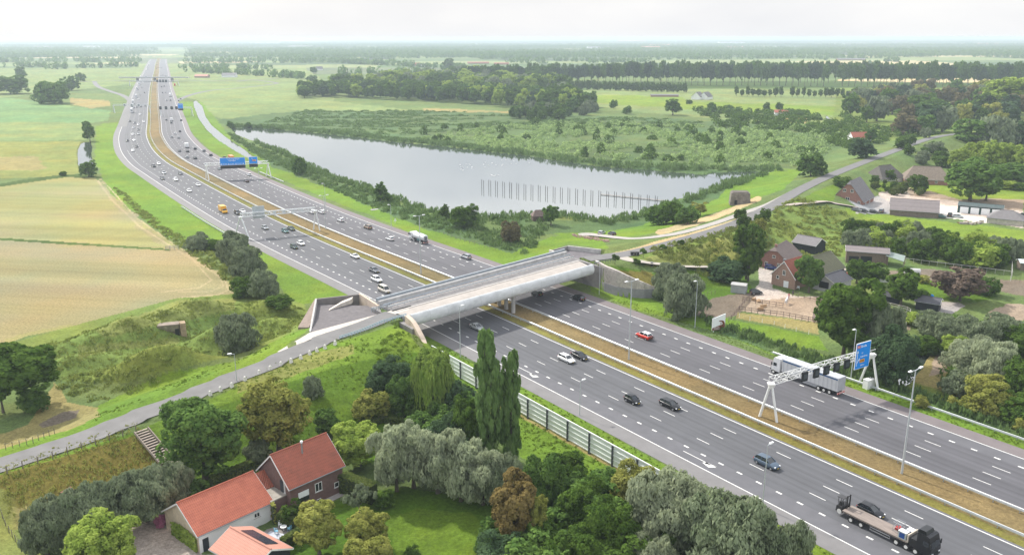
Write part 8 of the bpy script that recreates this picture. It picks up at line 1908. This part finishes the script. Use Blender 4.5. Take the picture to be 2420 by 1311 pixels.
    for i, (u, v) in enumerate(((1805,735),(1812,728),(1789,712),(1800,716))):
        p = GT(u-8, v-3); t = thing('log_pile', ['pile of sawn logs nearest the paddock fence','pile of sawn logs behind the nearest pile','pile of planks beside the parked vehicle in the yard','pile of planks by the yard fence'][i], 'log pile', p, R(30*i)); b = MB(); [b.tube((-.8,(k%3)*.3-.3,.15+.26*(k//3)),(.8,(k%3)*.3-.3,.15+.26*(k//3)),.13,.13,7) for k in range(7)]; b.build('logs', mat('logs_orange', (.45,.30,.17), var=.3), t)
    p = GT(2155,648); t = thing('silage_bale', 'long pale wrapped bale beside the muddy paddock', 'bale', p, R(-12)); b = MB().tube((-2.2,0,.9),(2.2,0,.9),1.0,1.0,14); b.tube((-2.35,0,.9),(-2.2,0,.9),.7,1.0,14); b.tube((2.2,0,.9),(2.35,0,.9),1.0,.7,14); b.build('wrap', mat('bale_wrap', (.50,.50,.50), rough=.4, var=.12), t)
    p = GT(158,1178); t = thing('field_shelter', 'tiny red shelter leaning on the brown slope behind the pollard willows', 'shelter', p, R(70)); MB().box((0,0,0),(1.6,1.2,1.1)).build('walls', B_WOOD, t); MB().add([(-1,-.9,1.0),(1,-.9,1.0),(1,0,1.7),(-1,0,1.7),(1,.9,1.0),(-1,.9,1.0)], [(0,1,2,3),(3,2,4,5)]).build('roof', T_PINK, t)
    p = G(935,524,0); t = thing('road_sign', 'small triangular warning sign on the verge behind the tanker', 'sign', GT(934,528), R(35)); MB().box((0,0,0),(.08,.08,1.6)).build('post', M_GREYST, t); MB().add([(-.6,-.06,.9),(.6,-.06,.9),(0,-.06,2.2)], [(0,1,2)]).build('panel', M_SWHITE, t)
    p = GT(885,496); t = thing('concrete_cover', 'flat concrete drain cover in the verge grass', 'cover', p, R(30)); MB().box((0,0,-.1),(3.2,1.4,.35)).build('slab', M_CONC, t)
    p = GT(922,770); t = thing('concrete_block', 'pale concrete steps on the grass under the pale blue railing', 'block', (p.x,p.y,p.z-.2), R(45)); MB().box((0,0,0),(1.6,1.1,.5)).box((.4,.0,.5),(.8,1.1,.35)).build('body', M_CONC, t)
    for i, (u, v) in enumerate(((2066,470),)): pass
misc()
# ---------------------------------------------------------------- haze
def haze():
    m = bpy.data.materials.new('haze'); m.use_nodes = True; t = m.node_tree; t.nodes.clear(); o = N(t, 'ShaderNodeOutputMaterial'); v = N(t, 'ShaderNodeVolumePrincipled'); v.inputs['Color'].default_value = (.67,.77,.90,1); v.inputs['Density'].default_value = HAZE_D; v.inputs['Anisotropy'].default_value = .2
    t.links.new(v.outputs[0], o.inputs['Volume'])
    o_ = MB().box((0,19000,-3.0),(64000,46000,CAMH+6)).build('haze', m); tag(o_, 'pale summer haze lying over the whole plain', 'haze', kind='stuff')
HAZE_D = 1.45e-4
haze()
